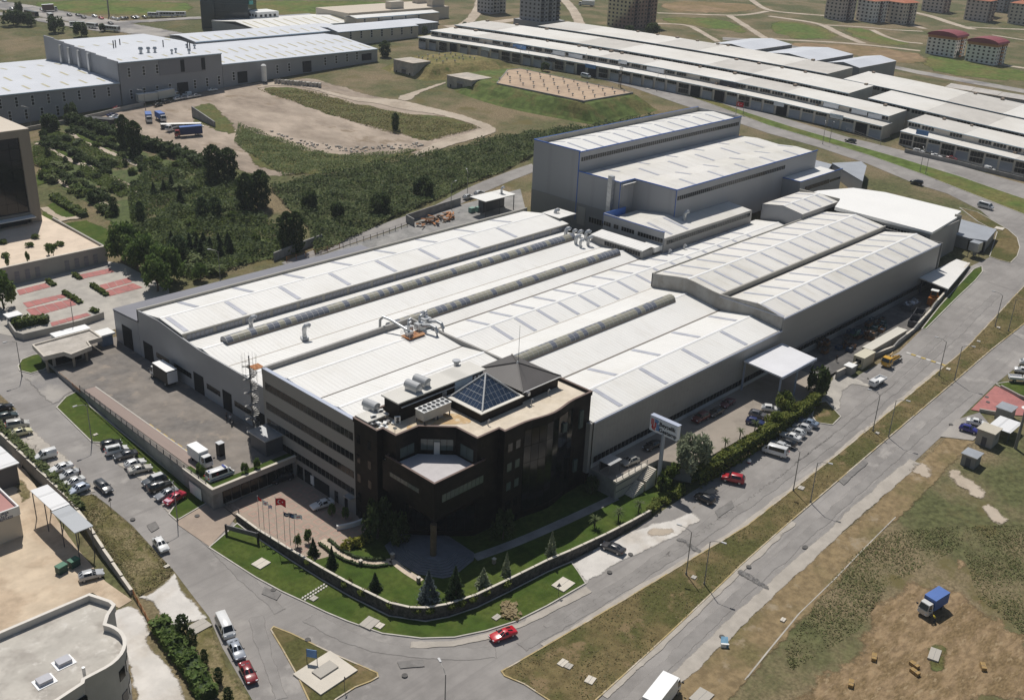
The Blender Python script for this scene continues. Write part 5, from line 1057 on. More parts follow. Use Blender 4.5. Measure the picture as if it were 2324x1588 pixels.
bx('wall',m_cream,sbd,40,54.2,164.6,174,-8,-.3); bx('roof',M('pink_roof',(.42,.22,.2),.8,.08,.4),sbd,40,54,164.8,173.8,-.3,-.15)
MB().wallpath([(40,164.6),(54.2,164.6),(54.2,174)],.25,-1.3,.4).build('sign_band',m_whitep,sbd)
def text(name,s,size,mat,parent,loc,rot,ext=.01,bold=.012):
 cu = bpy.data.curves.new(name,'FONT'); cu.body = s; cu.size = size; cu.extrude = ext; cu.offset = bold; cu.space_line = .85
 tmp = bpy.data.objects.new(name,cu); COL.objects.link(tmp); dg = bpy.context.evaluated_depsgraph_get(); me = bpy.data.meshes.new_from_object(tmp.evaluated_get(dg)); bpy.data.objects.remove(tmp); bpy.data.curves.remove(cu)
 me.materials.clear(); me.materials.append(mat); o = org(parent); ob = bpy.data.objects.new(name,me); ob.location = (loc[0] - o[0],loc[1] - o[1],loc[2] - o[2]); ob.rotation_euler = rot; return link(ob,parent)
m_ink = M('navy_lettering',(.03,.03,.09),.6,.05,1)
text('lettering','BURSA\nKALIP\nMERKEZI',.62,m_ink,sbd,(50.6,164.44,-.25),(math.pi / 2,0,0)); text('lettering','KM',1.3,m_ink,sbd,(48.2,164.44,-.85),(math.pi / 2,0,0))
cp = thing('carport','long carport with ribbed white and grey roof sheets along the lot wall','carport',(59,160,-5),world=True)
bx('roof',M('ribbed_bright_sheet',(.74,.74,.74),.4,.04,.4,wave=(1,.55,.7,.35)),cp,57.8,60.9,159.5,168.2,.15,.3); bx('roof',M('ribbed_grey_sheet',(.40,.42,.44),.5,.05,.4,wave=(1,.9,.4,.2)),cp,57.6,60.8,150.8,159.4,.05,.2)
for y in (151.2,157,163,167.8):
 for x in (57.9,60.5):bx('post',m_steel,cp,x,x + .14,y,y + .14,-7,.1)
tn = thing('tin_shed','ribbed tin shed roof at the left frame edge below the parked cars','shed',(58,190,-4),world=True)
bx('roof',MATS['ribbed_bright_sheet'],tn,54,60.8,180,188.4,-.6,-.4); bx('wall',m_steel,tn,54.3,60.4,180.3,188,-6,-.6)
# ------------------------------------------------------------------ vehicles
m_tyre = M('tyre_rubber',(.018,.018,.019),.8,.1,2); m_rim = M('alloy_rim',(.45,.45,.46),.35,.05,2,metal=.6)
m_carglass = M('car_glass',(.014,.017,.02),.06,.15,1,spec=.8); m_lamp = M('headlight_glass',(.75,.77,.8),.15,.05,1,spec=.7); m_tail = M('tail_light',(.4,.02,.02),.25,.05,1); m_bump = M('black_plastic',(.025,.025,.027),.6,.1,1)
# kind: (width, stations front to back (x, belt z, top z, half top width), windscreen span, rear span, side window spans, tyre r, axle xs)
KINDS = {'sedan':(1.74,[(2.2,.55,.58,.5),(2.12,.66,.7,.62),(1.3,.84,.9,.68),(.85,.9,.97,.7),(.2,.93,1.38,.56),(-.85,.95,1.39,.56),(-1.5,.96,1.06,.66),(-2.1,.92,1.0,.66),(-2.22,.6,.66,.6)],(3,4),(5,6),[(3,4),(4,5)],.31,(1.35,-1.3)),'hatchback':(1.72,[(2.0,.55,.58,.5),(1.92,.68,.74,.62),(1.2,.88,.94,.68),(.8,.93,1.02,.7),(.2,.96,1.44,.57),(-1.2,.99,1.43,.57),(-1.8,.98,1.12,.64),(-1.95,.6,.68,.6)],(3,4),(5,6),[(3,4),(4,5)],.31,(1.25,-1.2)),'estate':(1.76,[(2.25,.55,.58,.5),(2.15,.68,.74,.62),(1.3,.88,.94,.68),(.9,.93,1.0,.7),(.25,.95,1.44,.57),(-1.7,.98,1.44,.57),(-2.15,.96,1.15,.64),(-2.25,.6,.66,.6)],(3,4),(5,6),[(3,4),(4,5)],.32,(1.35,-1.35)),'suv':(1.84,[(2.25,.7,.74,.55),(2.15,.9,.96,.68),(1.3,1.05,1.1,.74),(.95,1.08,1.16,.76),(.4,1.1,1.7,.62),(-1.7,1.12,1.7,.62),(-2.1,1.1,1.3,.7),(-2.25,.7,.8,.66)],(3,4),(5,6),[(3,4),(4,5)],.37,(1.4,-1.35)),'mpv':(1.8,[(2.1,.6,.64,.55),(2.02,.82,.88,.66),(1.45,.98,1.04,.72),(1.2,1.0,1.1,.74),(.6,1.04,1.76,.66),(-1.95,1.06,1.76,.66),(-2.1,1.04,1.2,.72),(-2.15,.6,.7,.68)],(3,4),(5,6),[(3,4),(4,5)],.32,(1.35,-1.3)),'panel_van':(1.72,[(2.0,.6,.64,.55),(1.92,.8,.86,.66),(1.4,.94,1.0,.72),(1.15,.98,1.1,.74),(.55,1.0,1.7,.66),(-.05,1.0,1.78,.68),(-1.9,1.02,1.78,.68),(-2.0,.6,.7,.68)],(3,4),None,[(3,4),(4,5)],.31,(1.3,-1.25)),'minibus':(1.95,[(2.55,.6,.66,.6),(2.45,.95,1.0,.74),(2.1,1.1,1.2,.8),(1.45,1.15,2.0,.74),(-2.35,1.18,2.08,.74),(-2.55,1.1,1.3,.78),(-2.6,.6,.7,.76)],(2,3),(4,5),[(2,3),(3,4)],.34,(1.6,-1.6)),'coupe':(1.8,[(2.2,.45,.5,.5),(2.1,.6,.66,.66),(1.2,.78,.84,.7),(.75,.82,.9,.72),(.0,.86,1.26,.54),(-.6,.9,1.27,.54),(-1.55,.92,1.0,.66),(-2.1,.86,.92,.66),(-2.2,.5,.56,.62)],(3,4),(5,6),[(3,4),(4,5)],.32,(1.3,-1.3)),}
wheel_me = {}
def wheel(r):
 if r not in wheel_me:wheel_me[r] = MB().tube([(0,-.1,0),(0,.1,0)],r,14,0).tube([(0,-.115,0),(0,.115,0)],r * .62,10,1).mesh('wheel',[m_tyre,m_rim])
 return wheel_me[r]
CARS = {}
def car_meshes(kind,colour):
 if (kind,colour) in CARS:return CARS[kind,colour]
 wd,stn,ws,rs,sw_,tr,ax_ = KINDS[kind]; hw = wd / 2; mb = MB(); rings = []
 for k,(x,zb_,zt,ht) in enumerate(stn):
  e = (.88 if k in (0,len(stn) - 1) else 1.0) * hw; bot = .3 if 0 < k < len(stn) - 1 else .38
  rings.append([(x,e * .9,bot),(x,e,bot + .18),(x,e * .985,zb_),(x,min(ht,e * .95),zt),(x,0,zt + .025),(x,-min(ht,e * .95),zt),(x,-e * .985,zb_),(x,-e,bot + .18),(x,-e * .9,bot)])
 n = 9
 for a,b in zip(rings,rings[1:]):
  for i in range(n - 1):mb.quad(a[i],b[i],b[i + 1],a[i + 1])
  mb.quad(a[8],b[8],b[0],a[0])
 mb.quad(*rings[0]); mb.quad(*rings[-1][::-1])
 bm = bmesh.new(); me = mb.mesh('body',PAINT(colour)); bm.from_mesh(me); bmesh.ops.remove_doubles(bm,verts=bm.verts,dist=.0005); bmesh.ops.recalc_face_normals(bm,faces=bm.faces)
 bmesh.ops.bevel(bm,geom=[e for e in bm.edges],offset=.035,segments=1,affect='EDGES',clamp_overlap=True); bm.to_mesh(me); bm.free(); me.polygons.foreach_set('use_smooth',[True] * len(me.polygons))
 def pane(q,name,ins=.12):
  q = [Vector(p) for p in q]; c = sum(q,Vector()) / 4; nn = (q[1] - q[0]).cross(q[3] - q[0]).normalized()
  if nn.dot(c - Vector((0,0,.6))) < 0:nn = -nn
  return MB().quad(*[c + (p - c) * (1 - ins) + nn * .018 for p in q]).mesh(name,m_carglass)
 P = [('body',me)]
 def top(a,b):return (rings[a][3],rings[a][5],rings[b][5],rings[b][3])
 P.append(('windscreen',pane(top(*ws),'windscreen',.1)))
 if rs:P.append(('rear_window',pane(top(*rs),'rear_window',.12)))
 for i0,i1 in ((2,3),(6,5)):
  for a,b in sw_:
   P.append(('side_window',pane((rings[a][i0],rings[b][i0],rings[b][i1],rings[a][i1]),'side_window',.16)))
 CARS[kind,colour] = (P,hw,stn[1][0],stn[-2][0],stn[1][1],tr,ax_)
 return CARS[kind,colour]
lamp_me = MB().box(-.1,.1,-.16,.16,-.07,.07).mesh('headlight',m_lamp); tail_me = MB().box(-.08,.08,-.16,.16,-.09,.09).mesh('tail_light',m_tail); mirror_me = MB().box(-.06,.06,-.1,.1,-.07,.07).mesh('mirror',m_bump)
def place(rear,front,zf=None,z=None):
 """ground contact points at tail and nose, as seen in the photograph"""
 zz = z
 a = at(*rear,zz) if zz is not None else g(*rear); b = at(*front,zz) if zz is not None else g(*front)
 d = Vector((b[0] - a[0],b[1] - a[1],b[2] - a[2])); c = ((a[0] + b[0]) / 2,(a[1] + b[1]) / 2,(a[2] + b[2]) / 2)
 return c,math.atan2(d.y,d.x),-math.asin(max(-.15,min(.15,d.z / max(.1,d.length))))
NCAR = [0]
def car(kind,colour,rear,front,label,group=None,z=None,up=.2,detail=True,extra=None):
 c,rz,pit = place(rear,front,z=z); P,hw,xf,xr,zl,tr,ax_ = car_meshes(kind,colour)
 t = thing({'panel_van':'panel_van','minibus':'minibus','suv':'off_road_car','mpv':'people_carrier'}.get(kind,'car'),label,'van' if 'van' in kind or kind == 'minibus' else 'car',(c[0],c[1],c[2] + (up if z is None else .02)),rz,group); t.rotation_euler = (0,pit,rz)
 for nm,me in P:put(nm,me,t)
 for x in ax_:
  for s_ in (-1,1):put('wheel',wheel(tr),t,(x,s_ * (hw - .12),tr))
 if detail:
  for s_ in (-1,1):
   put('headlight',lamp_me,t,(xf - .0,s_ * hw * .68,zl - .02)); put('tail_light',tail_me,t,(xr + .02 if kind not in ('panel_van','mpv','minibus') else xr - .06,s_ * hw * .78,zl + .12)); put('mirror',mirror_me,t,(P and KINDS[kind][1][3 if kind != 'minibus' else 2][0] - .1,s_ * (hw + .06),KINDS[kind][1][3 if kind != 'minibus' else 2][1] + .08))
 if extra:extra(t)
 return t
WH,SI,BK,GY,BL_,DG,RD,PB,BE,DB,DR = (.72,.72,.71),(.45,.46,.47),(.012,.012,.013),(.06,.063,.068),(.05,.09,.2),(.03,.05,.05),(.45,.015,.02),(.5,.56,.66),(.55,.52,.42),(.02,.03,.11),(.22,.015,.02)
k2 = lambda c,r,a,b:(K(c,r,a),K(c,r,b))
G1 = 'cars parked along the left street'
for kd,co,a,b,lb in (('sedan',BK,(-70,575),(102,528),'black saloon cut by the left frame edge in the parking row'),('hatchback',DG,(-20,648),(158,608),'dark green-grey hatchback second in the left parking row'),('mpv',(.5,.49,.45),(70,722),(262,690),'silver-beige people carrier beside the cream hatchback'),('hatchback',(.62,.58,.36),(114,795),(284,752),'cream hatchback with open sunroof in the left row'),('panel_van',WH,(506,965),(332,1010),'small white panel van alone in the left row'),('sedan',WH,(652,1068),(462,1130),'white saloon first of the four beside the lot wall'),('sedan',SI,(712,1128),(530,1200),'silver saloon with open door and a person beside it'),('sedan',(.62,.62,.6),(760,1195),(572,1262),'pale silver saloon third of the four beside the lot wall'),('hatchback',PB,(808,1255),(628,1330),'pale blue hatchback last of the four beside the lot wall'),('estate',GY,(888,1222),(1000,1318),'dark grey estate car driving down the left street'),('hatchback',BK,(925,898),(1096,862),'black hatchback at the upper end of the row below the yard wall'),('mpv',WH,(968,962),(1160,918),'white people carrier with black roof bars below the yard wall'),('sedan',GY,(1228,962),(1062,1000),'dark grey saloon between two white cars below the yard wall'),('hatchback',WH,(1134,1088),(1322,1030),'white hatchback nose-in below the yard wall'),('sedan',(.5,.48,.43),(1190,1130),(1358,1090),'silver-beige saloon at the end of the upper row below the yard wall'),('suv',(.09,.1,.11),(1484,1190),(1325,1245),'dark car with pale roof first in the lower row below the yard wall'),('suv',BK,(1358,1300),(1545,1240),'black off-road car in the lower row below the yard wall'),('sedan',(.25,.26,.28),(1598,1300),(1432,1372),'grey saloon beside the red saloon'),('sedan',(.42,.03,.06),(1662,1330),(1512,1418),'red saloon with pale pink bonnet at the corner lawn')):
 t_ = car(kd,co,*k2(0,2,a,b),lb,G1 if 'driving' not in lb else None)
 if 'pale roof' in lb:bx('roof_panel',PAINT((.6,.6,.6)),t_,-1.6,.35,-.58,.58,1.7,1.745)
 if 'pink bonnet' in lb:bx('bonnet_panel',PAINT((.62,.42,.5)),t_,.95,1.95,-.6,.6,.9,.925)
 if 'roof bars' in lb:
  for s_ in (-1,1):bx('roof_bar',m_bump,t_,-1.6,.4,s_ * .55 - .03,s_ * .55 + .03,1.76,1.83)
 if 'open door' in lb:o_ = bx('open_door',PAINT(SI),t_,-.05,.05,-1.75,-.87,.35,1.3)
 if 'sunroof' in lb:bx('sunroof',m_carglass,t_,-.5,.1,-.35,.35,1.44,1.475)
car('hatchback',WH,*k2(0,3,(1425,165),(1500,262)),'small white hatchback driving past the dry verge')
car('hatchback',SI,*k2(0,3,(722,520),(940,462)),'silver hatchback parked alone on the sandy lot')
for kd,co,a,b,lb in (('minibus',WH,(2005,880),(2090,1055),'white van at the head of the kerb-parked row, bottom left'),('sedan',(.3,.33,.38),(2110,1090),(2190,1248),'blue-grey saloon between the white van and the dark red saloon'),('sedan',DR,(2212,1290),(2300,1466),'dark red saloon parked last by the cypress verge')):
 car(kd,co,*k2(0,3,a,b),lb,'cars parked by the cypress verge')
car('coupe',(.5,.012,.025),K(2,3,(30,985)),(1113,1458),'bright red coupe driving round the corner kerb')
car('sedan',WH,*k2(1,2,(690,1395),(512,1450)),'white saloon parked on the flag plaza',z=-3.95); car('suv',(.012,.014,.02),*k2(1,2,(300,1165),(165,1205)),'black car in the shade under the yard deck',z=-3.95)
for kd,co,a,b,lb in (('hatchback',(.34,.33,.3),(1130,1010),(1010,1055),'pale gold hatchback in the shade beside the smoking shelter'),('sedan',BK,(1335,855),(1205,920),'black saloon in the shade of the south wall near the sign'),('suv',(.12,.02,.02),(1765,610),(1655,665),'dark red car in the shade of the south wall'),('sedan',(.02,.02,.022),(1900,555),(1790,615),'black saloon behind the dark red car under the south wall'),('sedan',(.1,.02,.035),(1995,475),(1910,530),'maroon saloon nearest the canopy under the south wall')):
 car(kd,co,*k2(2,2,a,b),lb,'cars in the shade of the south wall',z=0.0)
for kd,co,a,b,lb in (('hatchback',DB,(2125,655),(2282,690),'dark blue hatchback on the sunlit south yard'),('hatchback',(.12,.12,.13),(2170,590),(2292,622),'dark grey car behind the dark blue hatchback'),('hatchback',WH,(2285,545),(2400,560),'white car partly behind the hedge under the canopy edge')):
 car(kd,co,*k2(2,2,a,b),lb,'cars on the sunlit south yard',z=0.0)
G2 = 'cars parked below the hedge'
for kd,co,a,b,lb in (('minibus',WH,(130,972),(-10,930),'white van nearest the camera in the row below the hedge'),('hatchback',SI,(158,918),(30,868),'silver hatchback behind the white van below the hedge'),('hatchback',BK,(228,892),(110,845),'black hatchback in the row below the hedge'),('sedan',WH,(282,838),(122,785),'white saloon in the middle of the row below the hedge'),('hatchback',(.55,.56,.56),(330,800),(185,745),'light silver hatchback after the white saloon below the hedge'),('hatchback',(.5,.5,.51),(382,752),(232,705),'silver hatchback with red lights second from the far end below the hedge'),('sedan',(.2,.25,.33),(448,712),(276,660),'blue-grey saloon at the far end of the row below the hedge')):
 car(kd,co,*k2(3,2,a,b),lb,G2)
car('suv',(.38,.015,.025),*k2(2,2,(2085,1215),(1925,1180)),'red off-road car at the kerb under the big tree'); car('hatchback',BK,*k2(2,2,(1802,1400),(1690,1350)),'black hatchback in tree shade on the street'); car('sedan',(.05,.05,.055),*k2(2,3,(1010,280),(822,205)),'dark grey saloon parked on the pale concrete apron')
for kd,co,a,b,lb in (('sedan',WH,(1800,665),(1985,705),'white saloon parked by the red forecourt'),('hatchback',(.03,.03,.2),(1748,725),(1888,765),'deep blue hatchback beside the white saloon at the red forecourt'),('sedan',WH,(2240,200),(2400,225),'white saloon cut by the right frame edge'),('hatchback',WH,(2290,135),(2420,150),'white hatchback farthest up at the right frame edge')):car(kd,co,*k2(3,2,a,b),lb)
for kd,co,c,r,a,b,lb in (('suv',BK,3,1,(1400,102),(1288,74),'black off-road car on the far dual road near the bend'),('minibus',(.55,.56,.58),3,1,(1918,292),(2022,320),'silver van entering the right-hand bend'),('estate',(.05,.05,.055),3,0,(795,1305),(697,1284),'black estate car with pale roof on the dual road'),('hatchback',(.55,.55,.56),2,0,(426,600),(360,592),'silver hatchback alone on the far carriageway'),('minibus',(.5,.55,.6),2,0,(632,702),(706,718),'dark minibus with white roof beside the depot slab'),('hatchback',SI,1,1,(1880,232),(1972,205),'nearer silver car on the rear road'),('hatchback',SI,1,1,(1985,198),(2068,170),'farther silver car on the rear road'),('hatchback',WH,3,0,(402,1104),(484,1110),'white car at the front workshop row beside the verge fence'),('suv',WH,3,0,(708,1190),(796,1196),'white off-road car near the end of the front workshop row'),('sedan',(.6,.6,.58),3,0,(912,1228),(1004,1238),'white and black car parked against the workshop end wall'),('estate',WH,3,0,(1318,1380),(1412,1398),'white estate car behind the corner fence of the workshops'),('sedan',(.6,.5,.02),3,0,(1538,1388),(1638,1408),'yellow taxi in front of the workshops'),('sedan',WH,3,0,(1482,1424),(1566,1442),'white saloon beside the yellow taxi'),('mpv',(.4,.42,.45),3,0,(1672,1428),(1758,1450),'grey van right of the yellow taxi'),('sedan',DR,3,0,(1618,1446),(1712,1466),'dark red saloon half hidden by the workshop fence'),('panel_van',WH,3,0,(1962,1545),(2052,1568),'white van at the far right of the workshop forecourt'),('sedan',SI,3,0,(2106,1524),(2178,1542),'silver car in the workshop shade at the right'),('sedan',DR,0,0,(1035,1005),(1118,992),'dark red car below the grey hall wall'),('sedan',DB,0,0,(970,1070),(1072,1055),'dark blue saloon beside the black pipe stack'),('sedan',WH,0,0,(1002,1088),(1080,1072),'white saloon between two blue cars near the pipe stack'),('sedan',(.25,.32,.42),0,0,(1028,1110),(1108,1092),'blue-grey saloon nearest the poplars on the dirt'),('sedan',BK,0,0,(1395,978),(1480,955),'black saloon beside the white trailer'),('hatchback',BK,0,0,(1482,945),(1545,932),'black hatchback behind the black saloon by the trailer'),('panel_van',WH,0,0,(1740,872),(1660,878),'white van in front of the tall grey hall door'),('hatchback',WH,0,0,(1590,918),(1640,908),'first of the white cars lined along the dirt edge'),('hatchback',SI,0,0,(1645,908),(1695,898),'second silver car lined along the dirt edge'),('hatchback',WH,0,0,(1700,900),(1750,890),'third white car lined along the dirt edge'),('hatchback',SI,0,0,(1760,890),(1808,880),'fourth silver car lined along the dirt edge'),('sedan',WH,0,0,(1890,838),(1970,826),'white saloon by the scaffold frame at the grey hall')):
 car(kd,co,*k2(c,r,a,b),lb)
for i,(x,y,co,dx) in enumerate(((632,150,GY,1),(712,150,BK,1),(760,170,BK,1),(860,158,WH,1),(920,178,RD,.3),(1025,178,WH,-.3),(1065,188,WH,-.3),(1108,178,SI,-.3),(1145,178,BK,-.3),(1215,172,BK,.6),(1245,170,WH,.6),(1315,168,BK,.6),(1005,225,GY,1),(40,20,SI,1),(110,90,WH,1),(385,98,WH,1),(455,60,BK,1))):
 nm = {GY:'grey',BK:'black',WH:'white',RD:'red',SI:'silver'}[co]
 car('sedan' if i % 2 else 'hatchback',co,K(0,0,(x - 20 * dx,y - 4 * dx)),K(0,0,(x + 20 * dx,y + 5 * dx)),'small %s car in the traffic on the avenue beyond the grey halls' % nm,'cars on the far avenue',detail=False)
 # ------------------------------------------------------------------ trucks and buses
def truck(label,rear,front,L_,Wd,H_,cab,body,cabc=WH,bodyc=None,z=None,roofc=None,name='box_truck',group=None):
 c,rz,pit = place(rear,front,z=z); t = thing(name,label,'truck',(c[0],c[1],c[2] + (.2 if z is None else .02)),rz,group); t.rotation_euler = (0,pit,rz)
 x1 = L_ / 2; xc = x1 - cab; bm_ = bodyc or M('white_truck_box',(.76,.76,.75),.45,.04,.5,wave=(0,.5,.12,.06))
 hc = min(H_ * .82,2.5); mb = MB()
 mb.prism([(xc + .05,-Wd / 2 + .06),(x1 - .25,-Wd / 2 + .06),(x1,-Wd / 2 + .3),(x1,Wd / 2 - .3),(x1 - .25,Wd / 2 - .06),(xc + .05,Wd / 2 - .06)],.45,1.3).build('cab',PAINT(cabc),t)
 MB().quad((x1 - .05,-Wd / 2 + .15,1.3),(x1 - .05,Wd / 2 - .15,1.3),(x1 - .45,Wd / 2 - .25,hc),(x1 - .45,-Wd / 2 + .25,hc)).quad((xc + .1,-Wd / 2 + .08,1.3),(x1 - .05,-Wd / 2 + .15,1.3),(x1 - .45,-Wd / 2 + .25,hc),(xc + .1,-Wd / 2 + .2,hc)).quad((x1 - .05,Wd / 2 - .15,1.3),(xc + .1,Wd / 2 - .08,1.3),(xc + .1,Wd / 2 - .2,hc),(x1 - .45,Wd / 2 - .25,hc)).quad((x1 - .45,-Wd / 2 + .25,hc),(x1 - .45,Wd / 2 - .25,hc),(xc + .1,Wd / 2 - .2,hc),(xc + .1,-Wd / 2 + .2,hc)).build('cab_top',PAINT(cabc),t)
 MB().quad((x1 - .03,-Wd / 2 + .25,1.42),(x1 - .03,Wd / 2 - .25,1.42),(x1 - .4,Wd / 2 - .32,hc - .12),(x1 - .4,-Wd / 2 + .32,hc - .12)).build('windscreen',m_carglass,t)
 for s_ in (-1,1):MB().quad((xc + .45,s_ * (Wd / 2 - .1),1.4),(x1 - .25,s_ * (Wd / 2 - .11),1.4),(x1 - .5,s_ * (Wd / 2 - .2),hc - .15),(xc + .45,s_ * (Wd / 2 - .17),hc - .15)).build('side_window',m_carglass,t); put('headlight',lamp_me,t,(x1 + .0,s_ * (Wd / 2 - .35),.8)); put('mirror',mirror_me,t,(x1 - .2,s_ * (Wd / 2 + .15),1.8),sc=1.6)
 bx('chassis',m_bump,t,-x1,xc,-.45,.45,.5,.85)
 if body == 'box':
  b_ = bx('box_body',bm_,t,-x1,xc - .12,-Wd / 2,Wd / 2,.85,H_); bx('box_roof',roofc or m_ridge,t,-x1 - .02,xc - .1,-Wd / 2 - .02,Wd / 2 + .02,H_,H_ + .05)
  for y in (-Wd / 4,Wd / 4):bx('rear_door',bm_,t,-x1 - .04,-x1,y - Wd / 4 + .05,y + Wd / 4 - .05,.95,H_ - .1)
 elif body == 'flat':
  bx('load_bed',bm_,t,-x1,xc - .1,-Wd / 2,Wd / 2,.8,.95)
  for s_ in (-1,1):bx('drop_side',bm_,t,-x1,xc - .1,s_ * Wd / 2 - .04,s_ * Wd / 2 + .04,.95,1.35)
  bx('tail_board',bm_,t,-x1,-x1 + .08,-Wd / 2,Wd / 2,.95,1.35)
 rr = .48 if H_ > 3 else .36
 for x in ([x1 - .95 * cab * .75] + ([-x1 + 1.3,-x1 + 2.4] if L_ > 8.5 else [-x1 + 1.2])):
  for s_ in (-1,1):put('wheel',wheel(rr),t,(x,s_ * (Wd / 2 - .14),rr))
 return t
m_bluet = M('blue_tarpaulin',(.08,.16,.42),.6,.1,.6); m_dbt = M('navy_tarpaulin',(.02,.035,.12),.6,.15,.6)
truck('white box truck cut by the bottom edge of the photo',K(2,3,(1230,1790)),K(2,3,(1470,1480)),8.2,2.45,3.7,1.6,'box')
tk = truck('white-roofed truck with dark curtain side in the factory yard',K(0,2,(1590,345)),K(0,2,(1390,210)),8.0,2.45,3.8,1.7,'box',bodyc=M('dark_curtain',(.05,.045,.042),.7,.1,.5),z=0.0)
bx('rear_panel',M('white_rear',(.62,.63,.66),.5,.05,1),tk,-4.1,-4.05,-1.15,1.15,.95,3.6)
truck('small white box truck near the ambulance in the yard',K(0,2,(1740,960)),K(0,2,(1915,1085)),6.0,2.0,2.9,1.7,'box',z=0.0)
truck('blue tarpaulin truck parked on the mown straw field',K(3,3,(1560,730)),K(3,3,(1400,830)),5.4,2.1,2.9,1.5,'box',cabc=(.6,.6,.58),bodyc=m_bluet,roofc=m_bluet)
truck('white pickup truck at the side gate ramp',K(3,2,(1045,285)),K(3,2,(925,350)),5.0,1.9,2.0,1.9,'flat',name='pickup_truck')
pk = truck('white pickup truck at the right frame edge by the small lawn',K(3,2,(2200,285)),K(3,2,(2360,300)),4.9,1.8,1.9,1.8,'flat',name='pickup_truck')
hk = truck('yellow-cab hook-lift truck beside the long wall',K(3,2,(1195,80)),K(3,2,(1050,165)),7.2,2.4,2.8,1.9,'none',cabc=(.6,.33,.02),name='hook_lift_truck')
MB().tube([(-3,0,1.0),(1.2,0,1.15),(1.4,0,2.6),(.4,0,2.9)],.16,6).tube([(-2.6,.5,.95),(1,.5,1.0)],.12,5).tube([(-2.6,-.5,.95),(1,-.5,1.0)],.12,5).build('hook_arm',PAINT((.5,.28,.03),.5),hk)
truck('blue tarpaulin truck on the left of two facing the dirt ground',K(0,0,(1345,1075)),K(0,0,(1362,1132)),6.8,2.3,3.0,1.6,'box',bodyc=m_bluet,roofc=m_bluet)
truck('blue tarpaulin truck on the right of two facing the dirt ground',K(0,0,(1425,1075)),K(0,0,(1500,1118)),6.8,2.3,3.0,1.6,'box',bodyc=m_bluet,roofc=m_bluet)
truck('red-cab lorry with long navy tarpaulin on the dirt ground',K(0,0,(1828,1228)),K(0,0,(1598,1248)),10.2,2.5,3.6,2.0,'box',cabc=(.32,.03,.03),bodyc=m_dbt,roofc=m_bluet)
truck('white-cab flatbed lorry beside the navy tarpaulin lorry',K(0,0,(1660,1165)),K(0,0,(1512,1205)),7.5,2.4,2.9,2.0,'flat',bodyc=m_steel)
tr_ = truck('white articulated lorry along the grey hall wall',K(0,0,(1430,922)),K(0,0,(1625,885)),10.0,2.5,4.0,2.1,'box',bodyc=M('cream_truck_box',(.6,.57,.5),.5,.05,.4))
t2_ = thing('lorry_trailer','cream drawbar trailer behind the white lorry at the grey hall','trailer',(0,0,0)); c,rz,_ = place(K(0,0,(1252,955)),K(0,0,(1425,925))); t2_.location = (c[0],c[1],c[2] + .2); t2_.rotation_euler = (0,0,rz)
bx('box_body',MATS['cream_truck_box'],t2_,-4.3,4.3,-1.25,1.25,.9,4.0); bx('box_roof',m_ridge,t2_,-4.32,4.32,-1.27,1.27,4.0,4.06); bx('chassis',m_bump,t2_,-4.2,5.2,-.5,.5,.5,.9)
for x in (-3.2,-2.0,3.0):
 for s_ in (-1,1):put('wheel',wheel(.48),t2_,(x,s_ * 1.1,.48))
truck('white lorry with trailer on the far building site',K(2,0,(722,62)),K(2,0,(628,55)),11,2.5,3.6,2.2,'box')
truck('brown high-sided lorry on the avenue at the top left',K(0,0,(430,108)),K(0,0,(485,105)),8.5,2.5,4.0,1.8,'box',bodyc=M('brown_truck_box',(.16,.1,.08),.7,.1,.4))
def bus(label,rear,front,L_=11.0,H_=3.1,co=WH):
 c,rz,pit = place(rear,front); t = thing('bus',label,'bus',(c[0],c[1],c[2] + .25),rz,'buses on the far avenue'); x1 = L_ / 2
 bx('body',PAINT(co),t,-x1,x1,-1.2,1.2,.45,H_)
 for s_ in (-1,1):winrow_x(t,-x1 + .5,x1 - .8,6,s_ * 1.2,1.5,2.6,.15,m_carglass,out=s_,name='side_window',depth=.03)
 bx('windscreen',m_carglass,t,x1,x1 + .03,-1.05,1.05,1.1,2.7)
 for x in (-x1 + 2.2,x1 - 2.2):
  for s_ in (-1,1):put('wheel',wheel(.48),t,(x,s_ * 1.1,.48))
bus('long white coach in the middle of the far parked buses',K(0,0,(1432,160)),K(0,0,(1592,158))); bus('short white bus left of the parked coach',K(0,0,(1368,162)),K(0,0,(1432,162)),7,2.7); bus('short white bus right of the parked coach',K(0,0,(1600,156)),K(0,0,(1668,154)),7,2.7)
bus('white bus on the slip road left of the junction',K(0,0,(672,250)),K(0,0,(735,246)),8,2.8); bus('white minibus turning at the junction island',K(0,0,(815,258)),K(0,0,(862,262)),6.5,2.7); bus('white city bus in front of the tall grey hall roof',K(0,0,(965,285)),K(0,0,(1050,292)),11,3.0); bus('black coach parked at the left edge of the avenue',K(0,0,(215,140)),K(0,0,(365,172)),12,3.2,(.03,.03,.035)); bus('white van-like minibus at the left end of the junction',K(0,0,(438,158)),K(0,0,(480,178)),6,2.6)
# ambulance
am = car('minibus',WH,K(0,2,(1890,1200)),K(0,2,(2105,1120)),'white ambulance with blue stripe and roof light bar at the yard edge',z=0.0)
m_ab = M('ambulance_blue',(.03,.06,.3),.4,.05,1)
for s_ in (-1,1):bx('blue_stripe',m_ab,am,-2.4,2.3,s_ * .985 - .012,s_ * .985 + .012,.72,.86)
bx('light_bar',m_ab,am,.75,1.05,-.6,.6,2.1,2.24); bx('roof_beacon',m_ab,am,-2.2,-2.0,-.15,.15,2.1,2.24)
MB().tube([(-.9 + .2 * math.cos(a * .5),-.975,1.5 + .2 * math.sin(a * .5)) for a in range(2,12)],.035,4).build('crescent_mark',PAINT(RD),am)
